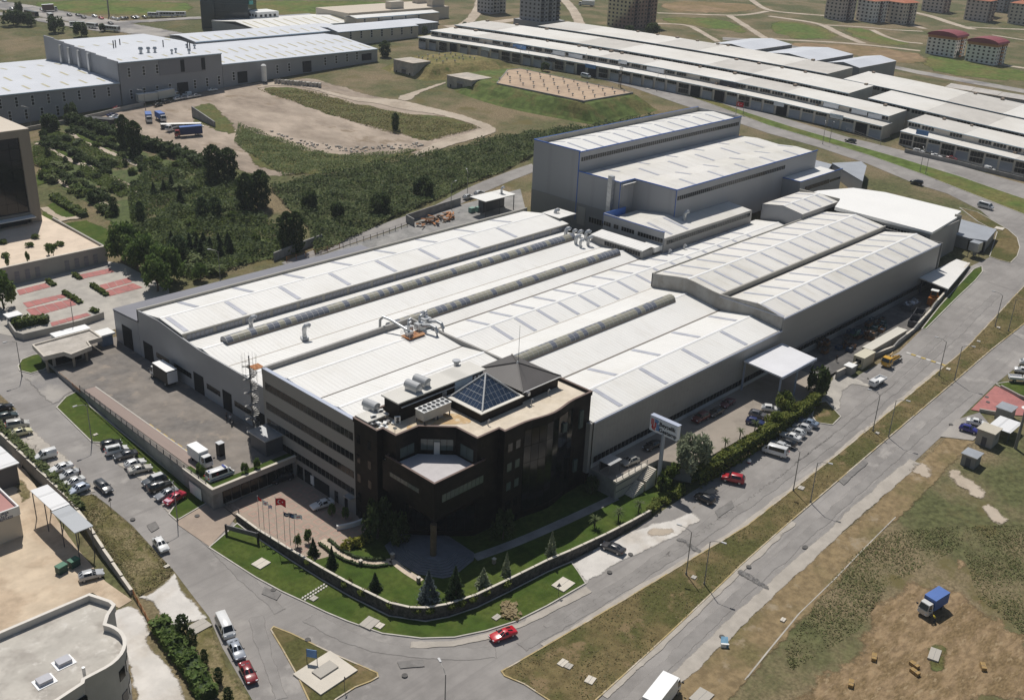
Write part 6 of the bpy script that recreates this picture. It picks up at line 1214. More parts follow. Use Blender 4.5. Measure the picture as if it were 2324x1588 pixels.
# ------------------------------------------------------------------ street lamps
m_pole = M('galvanised_pole',(.25,.245,.235),.5,.1,.6,metal=.3)
def lamp_meshes(h,arm):
 p = MB().tube([(0,0,-.3),(0,0,h)],.11,6,r1=.07).mesh('pole',m_pole); a = MB().tube([(0,0,h - .1),(arm * .4,0,h + .35),(arm,0,h + .55)],.05,5).mesh('arm',m_pole)
 hd = MB().prism([(arm - .15,-.13),(arm + .65,-.17),(arm + .75,0),(arm + .65,.17),(arm - .15,.13)],h + .48,h + .66,bot=True).mesh('lamp_head',M('lamp_head_grey',(.5,.5,.5),.4,.05,1)); b = MB().cyl(0,0,-.2,.5,.2,.16,8).mesh('base',m_pole)
 return p,a,hd,b
LM = {}
def lamp(base,h,az,label,arm=2.0,group='street lamps'):
 if (h,arm) not in LM:LM[h,arm] = lamp_meshes(h,arm)
 t = thing('street_lamp',label,'street lamp',base,az,group)
 for n_,me in zip(('pole','arm','lamp_head','base'),LM[h,arm]):put(n_,me,t)
 return t
rowN = [(1557,1304),(1800,1114),(1980.5,979.3),(2130.5,853),(2258,742)]; rowS = [(1598,1326.6),(1839,1140.5),(2016,993),(2165.5,864.3),(2288,752)]
nth = ['first','second','third','fourth','fifth']
for i,p in enumerate(rowN):lamp(g(*p),8.7,math.pi / 2 + .25,'%s lamp from the near end of the median, arm over the factory side' % nth[i])
for i,p in enumerate(rowS):lamp(g(*p),8.7,-math.pi / 2 + .25,'%s lamp from the near end of the median, arm over the field side' % nth[i])
for c,r,p,az,lb in ((0,2,(200,240),math.pi,'lamp at the gate lawn on the left street'),(0,2,(835,838),math.pi,'lamp at the lower end of the long lawn strip'),(0,2,(1612,1548),math.pi,'lamp at the triangular lawn tip by the plaza drive'),(0,1,(680,1440),math.pi * .8,'lamp behind the container cabin at the parking lot'),(0,1,(2000,960),2.4,'lamp in the shrubs behind the lean-to roof'),(1,1,(1770,312),.2,'lamp on the rear road left of the silver cars'),(1,1,(1918,200),1.0,'thin lamp beside the silver cars on the rear road'),(3,0,(495,1312),.6,'left lamp of the pair on the dual road median by the small hall'),(3,0,(558,1298),-2.5,'right lamp of the pair on the dual road median by the small hall'),(3,0,(1378,1562),.6,'left lamp of the pair on the median at the workshops gate'),(3,0,(1430,1580),-2.5,'right lamp of the pair on the median at the workshops gate'),(2,0,(70,592),.6,'leftmost lamp on the far dual road'),(2,0,(147,592),-2.5,'second lamp from the left on the far dual road'),(2,0,(660,662),.6,'lamp behind the minibus on the dual road'),(2,0,(735,672),-2.5,'lamp right of the minibus on the dual road'),(2,0,(1312,832),.6,'lamp right of the utility pole on the dual road'),(2,0,(1384,822),-2.5,'second lamp right of the utility pole on the dual road'),(2,0,(2030,1060),.6,'lamp behind the red flag above the tall hall'),(2,0,(2098,1036),-2.5,'lamp right of the red flag above the tall hall'),(0,0,(285,1160),2.4,'lamp in front of the low grey hall'),(0,0,(1108,960),2.4,'lamp at the corner of the low and tall grey halls'),(0,0,(1322,998),2.4,'short lamp by the black saloon on the dirt')):
 lamp(g(*K(c,r,p)),8.2 if r or c > 1 else 7.5,az,lb)
lamp(g(1009,1650),9.4,1.2,'lamp rising from the bottom edge in the middle of the junction')
up_ = thing('utility_pole','wooden twin utility pole beside the far dual road','utility pole',g(*K(2,0,(985,795)))); m_wood = M('weathered_wood',(.13,.10,.075),.9,.2,2)
MB().cyl(0,0,-.5,9.5,.2,.14,8).build('pole',m_wood,up_); MB().cyl(.5,1.4,-.5,8.5,.18,.13,8).build('pole',m_wood,up_); bx('transformer',m_steel,up_,-.5,.5,.2,1.2,4.5,6.2); bx('crossarm',m_wood,up_,-.08,.08,-1.2,1.6,8.8,9.0)
hp = thing('lattice_mast','tall thin mast on the meadow at the top left','mast',g(*K(0,0,(990,145)))); MB().cyl(0,0,0,26,.5,.3,6).build('mast',m_pole,hp)
# ------------------------------------------------------------------ company sign
SG = thing('company_sign','tall white company sign board with red and blue emblem on a steel column','sign',(148.5,98.4,-3.85),world=True)
MB().cyl(148.7,98.5,-4,7,.42,.38,18).build('column',M('blue_grey_column',(.36,.39,.44),.4,.05,.5),SG)
SB = bx('board',M('white_sign_face',(.85,.86,.88),.4,.02,.5),SG,148.45,149.5,95.4,101.7,6.75,9.75); bx('board_frame',m_flash,SG,148.5,149.6,95.3,101.8,9.75,9.9)
m_rdl = M('emblem_red',(.62,.03,.03),.5,.03,1); m_bll = M('emblem_blue',(.04,.2,.5),.5,.03,1); m_blk = M('black_lettering',(.01,.01,.012),.5,.03,1)
def bar(mat,pts,wd=.16):
 MB().wallpath([(-y,z) for y,z in pts],wd,0,.04)
 mb = MB(); W_ = MB().wallpath([(y,z) for y,z in pts],wd,0,.03)
 mb.v = [(148.44 - v[2],v[0],v[1]) for v in W_.v]; mb.f = W_.f; mb.mi = W_.mi; mb.build('emblem_stroke',mat,SG)
for i in range(3):
 o_ = i * .24
 bar(m_rdl,[(101.35 - o_,9.35),(101.35 - o_,8.05 - .12 * i + .0)]); bar(m_bll,[(100.85 - o_ * .0,9.3 - o_),(100.0 + o_ * .0 + .12,9.3 - o_ - .1)] if False else [(100.62 - .0,9.35 - o_),(99.9 + o_ * .3,9.3 - o_),(99.62 + o_,9.05 - o_ * .9)])
 bar(m_bll,[(99.55 + o_,8.6 - .0),(99.55 + o_,7.2)]); bar(m_rdl,[(101.25 - o_ * .3,7.6 + o_ * .9),(100.9 - o_ * .2,7.2 + o_),(100.35,7.2 + o_)]); bar(m_rdl,[(100.5 - o_ * .9,8.75),(100.5 - o_ * .9,7.75)]) if i < 2 else None
text('lettering','Beyçelik',1.12,m_blk,SG,(148.42,99.5,8.45),(math.pi / 2,0,-math.pi / 2),.015,.028); text('lettering','Gestamp',1.12,m_blk,SG,(148.42,99.5,7.2),(math.pi / 2,0,-math.pi / 2),.015,.028)
# ------------------------------------------------------------------ flags
def fz(p):return (482.3 + p[0] * .2144,907.8 + p[1] * .2144)
m_fred = M('flag_red',(.55,.012,.02),.7,.08,2); m_fwh = M('flag_white',(.78,.77,.78),.7,.04,2); m_fnv = M('flag_navy',(.02,.04,.1),.7,.1,2); m_flil = M('flag_lilac',(.55,.53,.66),.7,.05,2)
def flag_cloth(w_,h_,seed,droop):
 r_ = random.Random(seed); nx,nz = 8,5; ph = r_.uniform(0,6); V_ = []
 for i in range(nx + 1):
  for j in range(nz + 1):
   u,v = i / nx,j / nz; V_.append((u * w_ * (1 - .35 * droop),math.sin(u * 5 + ph + v) * .22 * u,-v * h_ - u * u * w_ * droop * .7 + .06 * math.sin(u * 7 + ph)))
 return V_,nx,nz
def flag(base,h,w_,fh,mat,label,seed,az,droop=.5,emblem=None,z=None):
 t = thing('flagpole',label,'flag',base,az,'flagpoles on the plaza'); MB().cyl(0,0,0,h,.06,.035,6).build('pole',m_galv,t); MB().cyl(0,0,h,h + .15,.09,.05,6).build('finial',m_galv,t)
 V_,nx,nz = flag_cloth(w_,fh,seed,droop); mb = MB(); mb.v = [(x + .05,y,h - .1 + z_) for x,y,z_ in V_]
 for i in range(nx):
  for j in range(nz):mb.f.append((i * (nz + 1) + j,(i + 1) * (nz + 1) + j,(i + 1) * (nz + 1) + j + 1,i * (nz + 1) + j + 1)); mb.mi.append(0)
 f_ = mb.build('flag_cloth',mat,t,True)
 def on(u,v,off):
  i = u * nx; j = v * nz; i0,j0 = min(nx - 1,int(i)),min(nz - 1,int(j)); fu,fv = i - i0,j - j0; q = lambda a,b:Vector(mb.v[a * (nz + 1) + b])
  p = (q(i0,j0) * (1 - fu) + q(i0 + 1,j0) * fu) * (1 - fv) + (q(i0,j0 + 1) * (1 - fu) + q(i0 + 1,j0 + 1) * fu) * fv; return p + Vector((0,off,0))
 if emblem == 'crescent':
  for off in (-.03,.03):
   c = MB(); N_ = 18
   for k in range(N_):
    a0,a1 = .6 + (2 * math.pi - 1.2) * k / N_,.6 + (2 * math.pi - 1.2) * (k + 1) / N_
    o0 = lambda a:on(.38 + .19 * math.cos(a),.5 + .28 * math.sin(a),off); i0_ = lambda a:on(.43 + .15 * math.cos(a),.5 + .225 * math.sin(a),off)
    c.quad(o0(a0),o0(a1),i0_(a1),i0_(a0))
   c.build('crescent',m_fwh,f_); s_ = MB(); s_.quad(*[on(.66 + (.1 if k % 2 == 0 else .042) * math.cos(math.pi + k * math.pi / 5),.5 + (.15 if k % 2 == 0 else .06) * math.sin(math.pi + k * math.pi / 5),off) for k in range(10)]); s_.build('star',m_fwh,f_)
 elif emblem:
  for off in (-.03,.03):
   s_ = MB()
   for a,b in ((.3,.42),(.46,.54),(.58,.7)):s_.quad(on(a,.35,off),on(b,.35,off),on(b,.62,off),on(a,.62,off))
   s_.build('emblem',emblem,f_)
 return t
FL = (((490,1015),(497,1340),m_fred,1.4,.9,.9,None,'furled red flag on the first pole from the left of the plaza'),((535,1055),(548,1370),m_fwh,1.6,1.3,.35,m_fred,'white flag with red emblem on the second plaza pole'),((590,1100),(607,1410),m_flil,1.2,1.1,.6,None,'pale lilac flag on the third plaza pole'),((670,1030),(688,1460),m_fred,3.0,2.1,.25,'crescent','large red flag with white crescent and star on the tallest plaza pole'),((752,1180),(768,1495),m_fnv,1.9,1.2,.3,m_fwh,'navy flag with pale mark on the fifth plaza pole'),((812,1190),(826,1535),m_fnv,2.1,1.4,.1,MATS['sign_blue'],'plain navy flag on the sixth plaza pole'),((872,1200),(880,1560),m_fwh,2.3,1.3,.35,m_fred,'white flag with red and blue folds on the last plaza pole'))
for i,(tp,bs2,mt,w_,fh,dr,em,lb) in enumerate(FL):
 b_ = at(*fz(bs2),-3.4); h_ = top_z(*fz(tp),b_[0],b_[1]) + 3.4; flag(b_,h_,w_ * .62,fh * .66,mt,lb,i + 3,-.75,dr,em)
fb = g(*K(2,0,(2025,1040))); flag((fb[0],fb[1],fb[2]),5.5,3.0,1.9,m_fred,'large red flag with white crescent by the dual road above the tall hall',31,-1.0,.1,'crescent')['group'] = 'far flag'
# ------------------------------------------------------------------ walls and fences
def wall_thing(name,label,pts,t,z0,z1,mat,cap=None,capw=.2,capz=.12,seg=2.4):
 o = thing(name,label,'wall',(pts[0][0],pts[0][1],z1(pts[0][0],pts[0][1]) if callable(z1) else z1),world=True)
 MB().wallpath(dens(pts,3,False),t,z0,z1).build('wall',mat,o)
 if cap:
  d_ = dens(pts,seg,False); zb = z1 if callable(z1) else (lambda x,y:z1)
  for a,b in zip(d_,d_[1:]):
   k = .02; a2 = (a[0] + (b[0] - a[0]) * k,a[1] + (b[1] - a[1]) * k); b2 = (b[0] - (b[0] - a[0]) * k,b[1] - (b[1] - a[1]) * k)
   MB().wallpath([a2,b2],t + capw,zb(*a2),zb(*a2) + capz).build('coping_stone',cap,o)
 return o
wall_thing('stone_wall','rubble stone wall with pale coping curving round the front lawn',[(82.9,142.6)] + wall_line[1:],.34,lambda x,y:natural(x,y) - .6,lambda x,y:-3.2,m_stone,m_cap,.08)
wall_thing('boundary_wall','concrete wall with stepped top between storage yard and right-hand road',[(212,95.4),(226,94.6),(236,93.2),(252,94.4),(270,97.4),(286,100.2),(304,103)],.35,-1,lambda x,y:max(1.3,round((natural(x,y) + 1.2) * 1.4) / 1.4),m_conc_d,m_cap,.1,.08,6)
wall_thing('lot_wall','long concrete retaining wall between the sandy lot and the left street',[(63.4,205),(63.4,166),(62.6,158),(61.2,149),(59.4,136)],.4,lambda x,y:natural(x,y) - 3.2,lambda x,y:natural(x,y) + .45,m_conc_d,m_cap,.08,.08,4)
wall_thing('rear_wall','sloping grey concrete wall at the lower end of the rear road',[(155.9,237.5),(165,239),(174.1,239.9)],.4,lambda x,y:natural(x,y) - 1,lambda x,y:natural(x,y) + 2.4,m_conc_d)
wall_thing('rear_wall','grey wall behind the rusty scrap heap',[(202.4,231.8),(203,236),(214.2,236.4),(226,236.4)],.35,lambda x,y:natural(x,y) - 1,lambda x,y:natural(x,y) + 2.4,m_conc_d)
wall_thing('ramp_wall','slanting concrete wall standing free in the dirt ground grass',[(217.2,383.2),(215.5,364)],.5,lambda x,y:natural(x,y) - 1,lambda x,y:natural(x,y) + 2.2 + (y - 364) * .1,m_conc_d)
wall_thing('hall_wall','low stepped wall in front of the grey halls',[(160,405),(175,405.5),(190,407),(204,410),(211,411)],.4,lambda x,y:natural(x,y) - 1,lambda x,y:natural(x,y) + 1.6,m_conc)
wall_thing('workshop_wall','grey wall along the workshop forecourt at the right',[(402,170),(404,150),(404,120),(404,60)],.4,lambda x,y:natural(x,y) - 1,lambda x,y:natural(x,y) + 1.5,m_conc_d)
wall_thing('forecourt_wall','low pale wall along the red forecourt',[g(*K(3,2,p))[:2] for p in [(1915,560),(2000,575),(2150,600)]],.4,lambda x,y:natural(x,y) - .5,lambda x,y:natural(x,y) + .8,m_podw)
wall_thing('forecourt_wall','low pale wall between the small lawn and the red forecourt',[g(*K(3,2,p))[:2] for p in [(2110,345),(2280,435),(2400,480)]],.4,lambda x,y:natural(x,y) - .5,lambda x,y:natural(x,y) + .8,m_podw)
def fence(name,label,pts,step,h,zf,mat,rails=(.15,.6,1.0),lattice=False,post=.06):
 o = thing(name,label,'fence',(pts[0][0],pts[0][1],zf(*pts[0][:2])),world=True); d_ = dens(pts,step,False)
 pm = MB().box(-post,post,-post,post,0,h + .08).mesh('post',mat)
 for p in d_:put('post',pm,o,(p[0],p[1],zf(p[0],p[1])))
 for a,b in zip(d_,d_[1:]):
  mb = MB()
  for r in rails:mb.tube([(a[0],a[1],zf(*a) + h * r),(b[0],b[1],zf(*b) + h * r)],.028,4)
  if lattice:
   n = 7
   for k in range(n):t = (k + .5) / n; x,y = a[0] + (b[0] - a[0]) * t,a[1] + (b[1] - a[1]) * t; mb.tube([(x,y,zf(x,y) + .05),(x,y,zf(x,y) + h)],.02,4)
  mb.build('fence_panel',mat,o)
 return o
yf = fence('yard_fence','dark iron railing on the retaining wall of the factory yard',[(82.0,200),(81.7,186),(81.4,172),(81.3,157),(81.3,149.5)],2.2,1.1,lambda x,y:.05,m_steel,lattice=True)
fence('plaza_gate','dark lattice sliding gate at the plaza entrance',[(83.6,147.3),(83.4,142.6)],2.4,1.5,lambda x,y:-3.9,m_steel,lattice=True)
fence('rear_fence','wire fence with dark posts along the rear road',[(176.1,232.6),(188.2,232.0),(203,233)],2.4,1.6,natural,m_steel)
fence('rear_fence','thin rusty fence continuing down the rear strip',[(158,234.5),(167,233.6),(175,232.8)],3,1.5,natural,m_rust)
fence('workshop_fence','railing on the wall of the workshop forecourt',[(402,170),(404,150),(404,120),(404,60)],5,1.0,lambda x,y:natural(x,y) + 1.5,m_pole)
fence('workshop_fence','mesh fence along the verge of the dual road',[g(*K(3,0,p))[:2] for p in [(0,990),(200,1040),(400,1110),(760,1220),(1020,1320)]],6,1.8,natural,m_pole)
fence('workshop_fence','long row of fence posts in front of the farther workshop rows',[g(*K(2,0,p))[:2] for p in [(420,540),(900,610),(1400,700),(1900,800),(2300,950)]],6,2.0,natural,m_pole)
fence('stair_railing','steel railing on the south yard edge above the garden stairs',[(138,100.7),(147.2,100.5)],1.6,1.0,lambda x,y:0.0,m_galv); fence('lot_gate','brown sliding gate at the sandy lot entrance',[(59.4,135.5),(57.8,127.5)],2.0,1.0,natural,m_rust,lattice=True)
fence('yard_gate','brown sliding gate track between gatehouse and fence',[(82.6,211),(82.1,200.4)],3.5,.7,lambda x,y:-.6,m_rust,lattice=True)
# ------------------------------------------------------------------ garage front under the yard, planter, plaza details
GF = thing('garage_front','dark windowed garage front under the yard deck beside the plaza','building',(90,147.2,-4),world=True)
bx('fascia',M('deck_fascia',(.33,.31,.29),.8,.1,.4),GF,81.0,98.9,146.9,147.35,-.6,.5); bx('coping',m_cap,GF,80.9,98.9,146.8,147.4,.5,.62); bx('side_coping',m_cap,GF,80.85,81.5,147.4,157,.5,.62)
bx('side_fascia',MATS['deck_fascia'],GF,81.0,81.2,147.3,157,-.6,.5)
for i in range(8):bx('window',m_blackglass,GF,83.2 + i * 1.9,84.9 + i * 1.9,147.2,147.36,-3.4,-.9)
bx('white_door',m_whitep,GF,81.05,81.15,151.2,155.2,-3.8,-1.4)
tag(bx('planter',m_lawn,None,81.5,98.6,147.4,149.0,-.2,.42),kind='structure'); tag(bx('planter',m_lawn,None,81.25,82.6,149.0,157,-.2,.42),kind='structure')
pl_o = bpy.data.objects['plaza']; inl = M('pink_inlay',(.42,.265,.215),.8,.08,1)
im = MB()
for a,b,c_,d_ in ((-.75,.75,-.75,-.55),(-.75,.75,.55,.75),(-.75,-.55,-.55,.55),(.55,.75,-.55,.55)):im.quad((a,c_,0),(b,c_,0),(b,d_,0),(a,d_,0))
imm = im.mesh('paving_inlay',inl)
for i in range(6):
 for j in range(9):
  x,y = 85.2 + i * 2.35 + (j % 2) * .5,124.4 + j * 2.45
  if y < 146 and not (x < 88 and y < 125):o_ = bpy.data.objects.new('paving_inlay',imm); o_.location = (x,y,-3.935); o_.rotation_euler = (0,0,.1); link(o_,pl_o)
cpw = thing('curved_planter','curved white planter wall with potted shrubs on the plaza','planter',(96,126,-3.95),world=True)
MB().wallpath([(93.6 + 5.0 * t,127.6 - 3.0 * t + 1.6 * t * t) for t in [k / 8 for k in range(9)]],.45,-4,-3.1).build('wall',m_whitep,cpw)
ES = thing('entrance_steps','wide grey entrance steps under the office corner','stairs',(99,109,-3.85),world=True)
stp = [(95.2,114.6),(95.3,108.2),(97.6,104.4),(99.4,103.6),(104.9,104.6),(106.4,106),(106.6,113),(101,119),(96.5,118)]
for k in range(7):
 s_ = 1 - k * .075; MB().prism([(101.2 + (x - 101.2) * s_,110.8 + (y - 110.8) * s_) for x,y in stp],-4.0,-3.78 + .17 * k).build('step',M('grey_granite',(.17,.175,.19),.6,.08,.8),ES)
def flat_path(name,pts,wd,z,mat):
 c = smoothp(pts,2,False); L_,R_ = [],[]
 for i,p in enumerate(c):
  a = c[max(0,i - 1)]; b = c[min(len(c) - 1,i + 1)]; d = Vector((b[0] - a[0],b[1] - a[1])).normalized(); L_.append((p[0] - d.y * wd / 2,p[1] + d.x * wd / 2)); R_.append((p[0] + d.y * wd / 2,p[1] - d.x * wd / 2))
 P_ = L_ + R_[::-1]; o = sheet(name,P_,mat,1,zf=lambda x,y:z,up=.03); return c
m_path = M('garden_path',(.56,.46,.36),.8,.1,.6,col2=(.48,.4,.31),mixs=.5)
pa = lambda p:at(*K(1,3,p),-3.85)[:2]
flat_path('garden_path',[pa(p) for p in [(590,140),(680,210),(760,275),(860,325),(980,345),(1100,350),(1230,330)]],1.7,-3.85,m_path); flat_path('garden_path',[pa(p) for p in [(1230,320),(1350,420),(1500,510)]],1.2,-3.85,m_path)
flat_path('garden_path',[(105.5,105),(113,103.4),(124,102),(138.5,100.8)],2.0,-3.85,m_conc_d)
for i,p in enumerate(((950,365),(1475,520),(2160,350),(1240,305))):q = pa(p); t_ = thing('bollard_lamp',['square garden light post in the middle of the curved path','square garden light post at the lower end of the steps path','square garden light post at the right-hand garden path','square garden light post at the top of the steps path'][i],'lamp',(q[0],q[1],-3.85),group='garden light posts'); bx('post',m_plaza,t_,-.25,.25,-.25,.25,0,.9); bx('cap',m_cap,t_,-.3,.3,-.3,.3,.9,1.02)
ss = thing('garden_stairs','two-flight stone stairs from the south yard down to the lawn','stairs',(143.5,99.5,-3.8),world=True)
for k in range(19):
 x = 140.6 + k * .32 + (.7 if k > 9 else 0); bx('step',m_cap,ss,x,x + .42,98.4,100.3,-4,-3.65 + k * .19)
bx('retaining_wall',m_podw,ss,137.7,146.8,100.35,100.7,-4,-.9); bx('dark_joint',m_steel,ss,137.7,143,100.3,100.36,-2.3,-2.15); bx('yard_edge',m_cap,ss,137.6,147.2,100.2,101.2,-.35,.06)  # thin dark joint strip along the retaining wall
sh = thing('smoking_shelter','small open shelter with grey sheet roof in the shade of the south wall','shelter',(139.8,103.8,0),world=True); bx('roof',m_galv,sh,138,141.6,102.4,105.2,2.45,2.55)
for x in (138.2,141.3):
 for y in (102.6,104.9):bx('post',m_steel,sh,x,x + .1,y,y + .1,0,2.45)
bx('back_panel',m_glass2,sh,138.2,141.4,105.0,105.06,.3,2.2)
lv = thing('lawn_sign','long dark sign frame standing on the corner lawn','sign',g(*K(0,3,(2200,130))),-1.15)
bx('panel',m_steel,lv,-3.2,3.2,-.1,.1,1.2,2.1)
for x in (-3.2,3.2):bx('post',m_bump,lv,x - .15,x + .15,-.15,.15,-.3,2.2)
# spiral stair tower at the office corner
SP = thing('spiral_stair','steel spiral fire stair in the corner of the office wing','stairs',(97.6,159.0,0)); MB().cyl(0,0,0,17.6,.12,n=8).build('newel',m_steel,SP)
trd = MB().prism([(.1,-.12),(1.35,-.28),(1.35,.28),(.1,.12)],-.03,.03,bot=True).mesh('tread',m_pole)
for k in range(84):put('tread',trd,SP,(0,0,.2 + k * .188),rz=k * .42)
for q in range(0,84,7):MB().tube([(1.35 * math.cos((q + i) * .42),1.35 * math.sin((q + i) * .42),1.15 + (q + i) * .188) for i in range(8)],.025,4).build('handrail',m_pole,SP)
for k in range(12):MB().tube([(1.4 * math.cos(k * .52),1.4 * math.sin(k * .52),12.5),(1.4 * math.cos(k * .52),1.4 * math.sin(k * .52),17.8)],.02,4).build('cage_bar',m_pole,SP)
bx('landing',m_rust,SP,-.2,1.9,-2.2,0,15.4,15.5)
sbx = thing('stair_porch','dark porch box with grey roof at the foot of the spiral stair','shelter',(97,153.5,0),world=True); bx('wall',m_steel,sbx,95.2,98.95,151.2,156.4,0,3.3); bx('roof',m_galv,sbx,94.8,98.95,150.8,156.8,3.3,3.45)
# ------------------------------------------------------------------ roof ducts
gsk = MB().tube([(0,0,0),(0,0,1.9),(.1,0,2.4),(.4,0,2.75),(.85,0,2.85),(1.2,0,2.6)],.52,10).mesh('bent_duct',m_galv); gsb = MB().box(-.75,.75,-.75,.75,-.6,.25).mesh('duct_curb',m_galv)
def goose(x,y,z,rz,label,s_=1.0,group='bent roof ducts'):t = thing('roof_duct',label,'duct',(x,y,z),rz,group); put('bent_duct',gsk,t,sc=s_); put('duct_curb',gsb,t,sc=s_); return t
goose(114.4,184.6,10.0,-.3,'bent duct beside the clerestory near the west end'); goose(120.4,173.4,10.0,-.3,'bent duct standing below the first vaulted rooflight')
for i,(x,y,s_,lb) in enumerate(((216.8,183.6,1.25,'tallest'),(218.6,182.4,1.0,'second'),(218.6,180.4,1.1,'third'),(214.2,177.6,1.2,'foremost large'),(213.8,175.6,.95,'foremost small'),(219.2,178.2,1.25,'rear tall'),(216.6,175.2,1.1,'rightmost'))):goose(x,y,9.6,-.4,lb + ' bent duct of the cluster at the end of the vaulted rooflight',s_ * .85,'duct cluster')
goose(244.8,163.4,14.2,-.3,'bent duct on the annex roof by the twin-ridged hall'); goose(228.4,156.2,9.6,-1.6,'small cowl at the foot of the annex corner',.55); goose(234.8,155.8,9.6,-1.6,'small cowl along the foot of the annex wall',.6); goose(232.6,224.6,10.6,-.3,'bent duct on the small white rear shed roof',.75); goose(226,196,10.5,-.3,'bent duct on the white rooflet behind the clerestory hall',1.0)
cq = thing('square_chimney','tall square sheet-metal duct on the corner of the twin-ridged hall','chimney',(236.2,184,12),world=True)
for k in range(9):bx('duct_section',m_galv,cq,235.6,236.9,183.4,184.9,11 + k * 1.5,12.44 + k * 1.5)
PF = thing('duct_platform','rusty steel platform with boxed fans and ducts on the office wing roof','platform',(130,149,15.4),world=True)
MB().prism([(128,150.6),(128.1,148),(132.4,148),(133,150.6)],15.75,15.95,bot=True).build('deck',m_rust,PF); bx('fan_box',m_galv,PF,128.6,130,149,150,16,16.9); bx('fan_box',m_galv,PF,129.6,131.2,150.4,151.6,16,17.2); bx('fan_box',m_galv,PF,132.0,134.2,149.8,151.2,16,17.4); bx('fan_box',m_galv,PF,134.4,136.4,150.6,152,16,17.6)
MB().tube([(129.4,150.2,16.9),(129.5,155.6,17.4),(129.2,157.6,17.5),(129.0,158.4,16.6),(128.9,158.5,12)],.3,8).build('duct',m_galv,PF)
for x,y in ((133.2,149.8),(135.6,150.6)):MB().tube([(x,y,17.0),(x + .8,y - 1.6,17.3),(x + 1.0,y - 2.8,17.1),(x + 1.05,y - 3.3,16.2),(x + 1.05,y - 3.3,15.2)],.38,9).build('elbow_duct',m_galv,PF)
for x,y in ((129.2,149.6),(130.4,151),(133.4,151),(135.6,152)):MB().tube([(x,y,16.8),(x,y,18.2),(x + .2,y,18.6),(x + .7,y,18.7)],.3,8).build('stack',m_galv,PF)
for a,b in (((128,150.6),(128.1,148)),((128.1,148),(132.4,148)),((128,150.6),(133,150.6))):MB().tube([(*a,16.9),(*b,16.9)],.03,4).tube([(*a,16.4),(*b,16.4)],.03,4).tube([(*a,15.9),(*a,16.9)],.03,4).build('railing',m_galv,PF)
rs = thing('rear_shed','low white-roofed shed on posts behind the clerestory hall','shed',(230,227,5),world=True); bx('roof',m_roof,rs,222.5,236,221.5,228.5,10.4,10.6); bx('wall',m_steel,rs,226,235.5,226,228.2,4,10.3)
for x in (223,229,235.4):bx('post',m_steel,rs,x,x + .2,221.8,222,4,10.4)
rl = thing('white_rooflet','small white roof box between clerestory hall and tall hall','building',(226,195,8),world=True); bx('wall',m_wall_b,rl,223.6,229.4,192.6,198.4,7,12.2); bx('roof',m_roof,rl,223.2,230.6,191.8,198.8,12.2,12.4)
sc = thing('scrap_heap','heap of rusty beams and bins behind the clerestory hall','scrap',(209,230,4.3)); r_ = random.Random(5)
for i in range(46):o_ = bx('rusty_beam',m_rust if i % 3 else m_wood,sc,-1.3,1.3,-.14,.14,-.1,.1); o_.location = (r_.uniform(-5.5,8),r_.uniform(-2,2.5),.2 + r_.random() * 1.6); o_.rotation_euler = (r_.uniform(-.2,.2),r_.uniform(-.2,.2),r_.uniform(0,3)); o_.scale = (o_.scale[0] * r_.uniform(.5,1.3),o_.scale[1] * r_.uniform(.7,3),o_.scale[2])
for i,(x,y) in enumerate(((224,229),(226.2,228.2),(228.6,228.8))):t_ = thing('cage_tank',['left','middle','right'][i] + ' of three pale green cage tanks behind the scrap heap','tank',(x,y,natural(x,y)),group='cage tanks'); bx('tank',M('green_tank',(.2,.33,.27),.5,.1,1),t_,-.9,.9,-.7,.7,.1,1.6); bx('pallet',m_wood,t_,-1,1,-.8,.8,0,.1)
ps = thing('pipe_stack','stack of long black pipes on the dirt ground','pipes',(184.5,399,8.0),-.95); pim = MB().tube([(-7.5,0,0),(7.5,0,0)],.3,8).mesh('pipe',M('black_pipe',(.022,.022,.026),.4,.1,.5))
for l_ in range(4):
 for i in range(9 - l_):put('pipe',pim,ps,(rnd.uniform(-.6,.6),-2.8 + i * .64 + l_ * .32,.32 + l_ * .54))
ps2 = thing('pipe_stack','second stack of black pipes between the parked lorries','pipes',(206,372,8.4),-.5)
for l_ in range(3):
 for i in range(6 - l_):put('pipe',pim,ps2,(rnd.uniform(-.6,.6),-1.8 + i * .64 + l_ * .32,.32 + l_ * .54))
cbk = thing('concrete_blocks','row of leaning pale concrete blocks at the edge of the dirt track','blocks',(280,399,12.8),-1.05)
for i in range(15):o_ = bx('block',m_conc,cbk,-.5,.5,-1.1,1.1,0,2.0); o_.location.x = -11 + i * 1.5; o_.rotation_euler = (0,rnd.uniform(-.35,.35),rnd.uniform(-.2,.2))
# ------------------------------------------------------------------ storage yard contents
lc = thing('long_container','long pale container row along the boundary wall of the storage yard','container',(236,95.4,0),world=True)
bx('body',M('tan_container',(.38,.34,.28),.7,.12,.4,wave=(0,.4,.4,.2)),lc,227.2,246,94.6,97.0,-.3,2.5); bx('roof',M('stained_white_roof',(.60,.57,.50),.7,.1,.3,col2=(.42,.26,.16),mixs=.35,mixr=(.56,.64)),lc,227.1,246.1,94.5,97.1,2.5,2.6)
oc = thing('office_container','cream office container at the storage yard gate','container',(223.8,94.6,0),world=True); bx('body',M('cream_container',(.50,.45,.33),.6,.08,.5),oc,221,226.6,93.4,96,-.3,2.6); bx('window',m_glass2,oc,220.94,221,94,95.4,1,2); bx('roof',M('cream_container_roof',(.58,.54,.42),.6,.08,.5),oc,220.9,226.7,93.3,96.1,2.6,2.7)
wk = thing('weighbridge_kiosk','small grey kiosk with railing beside the office container','kiosk',(217.4,94.6,0),world=True); bx('wall',m_conc_d,wk,216,218.6,93.8,95.6,-.5,1.6); bx('roof',m_whitep,wk,215.8,218.4,93.6,95.8,1.6,1.75)
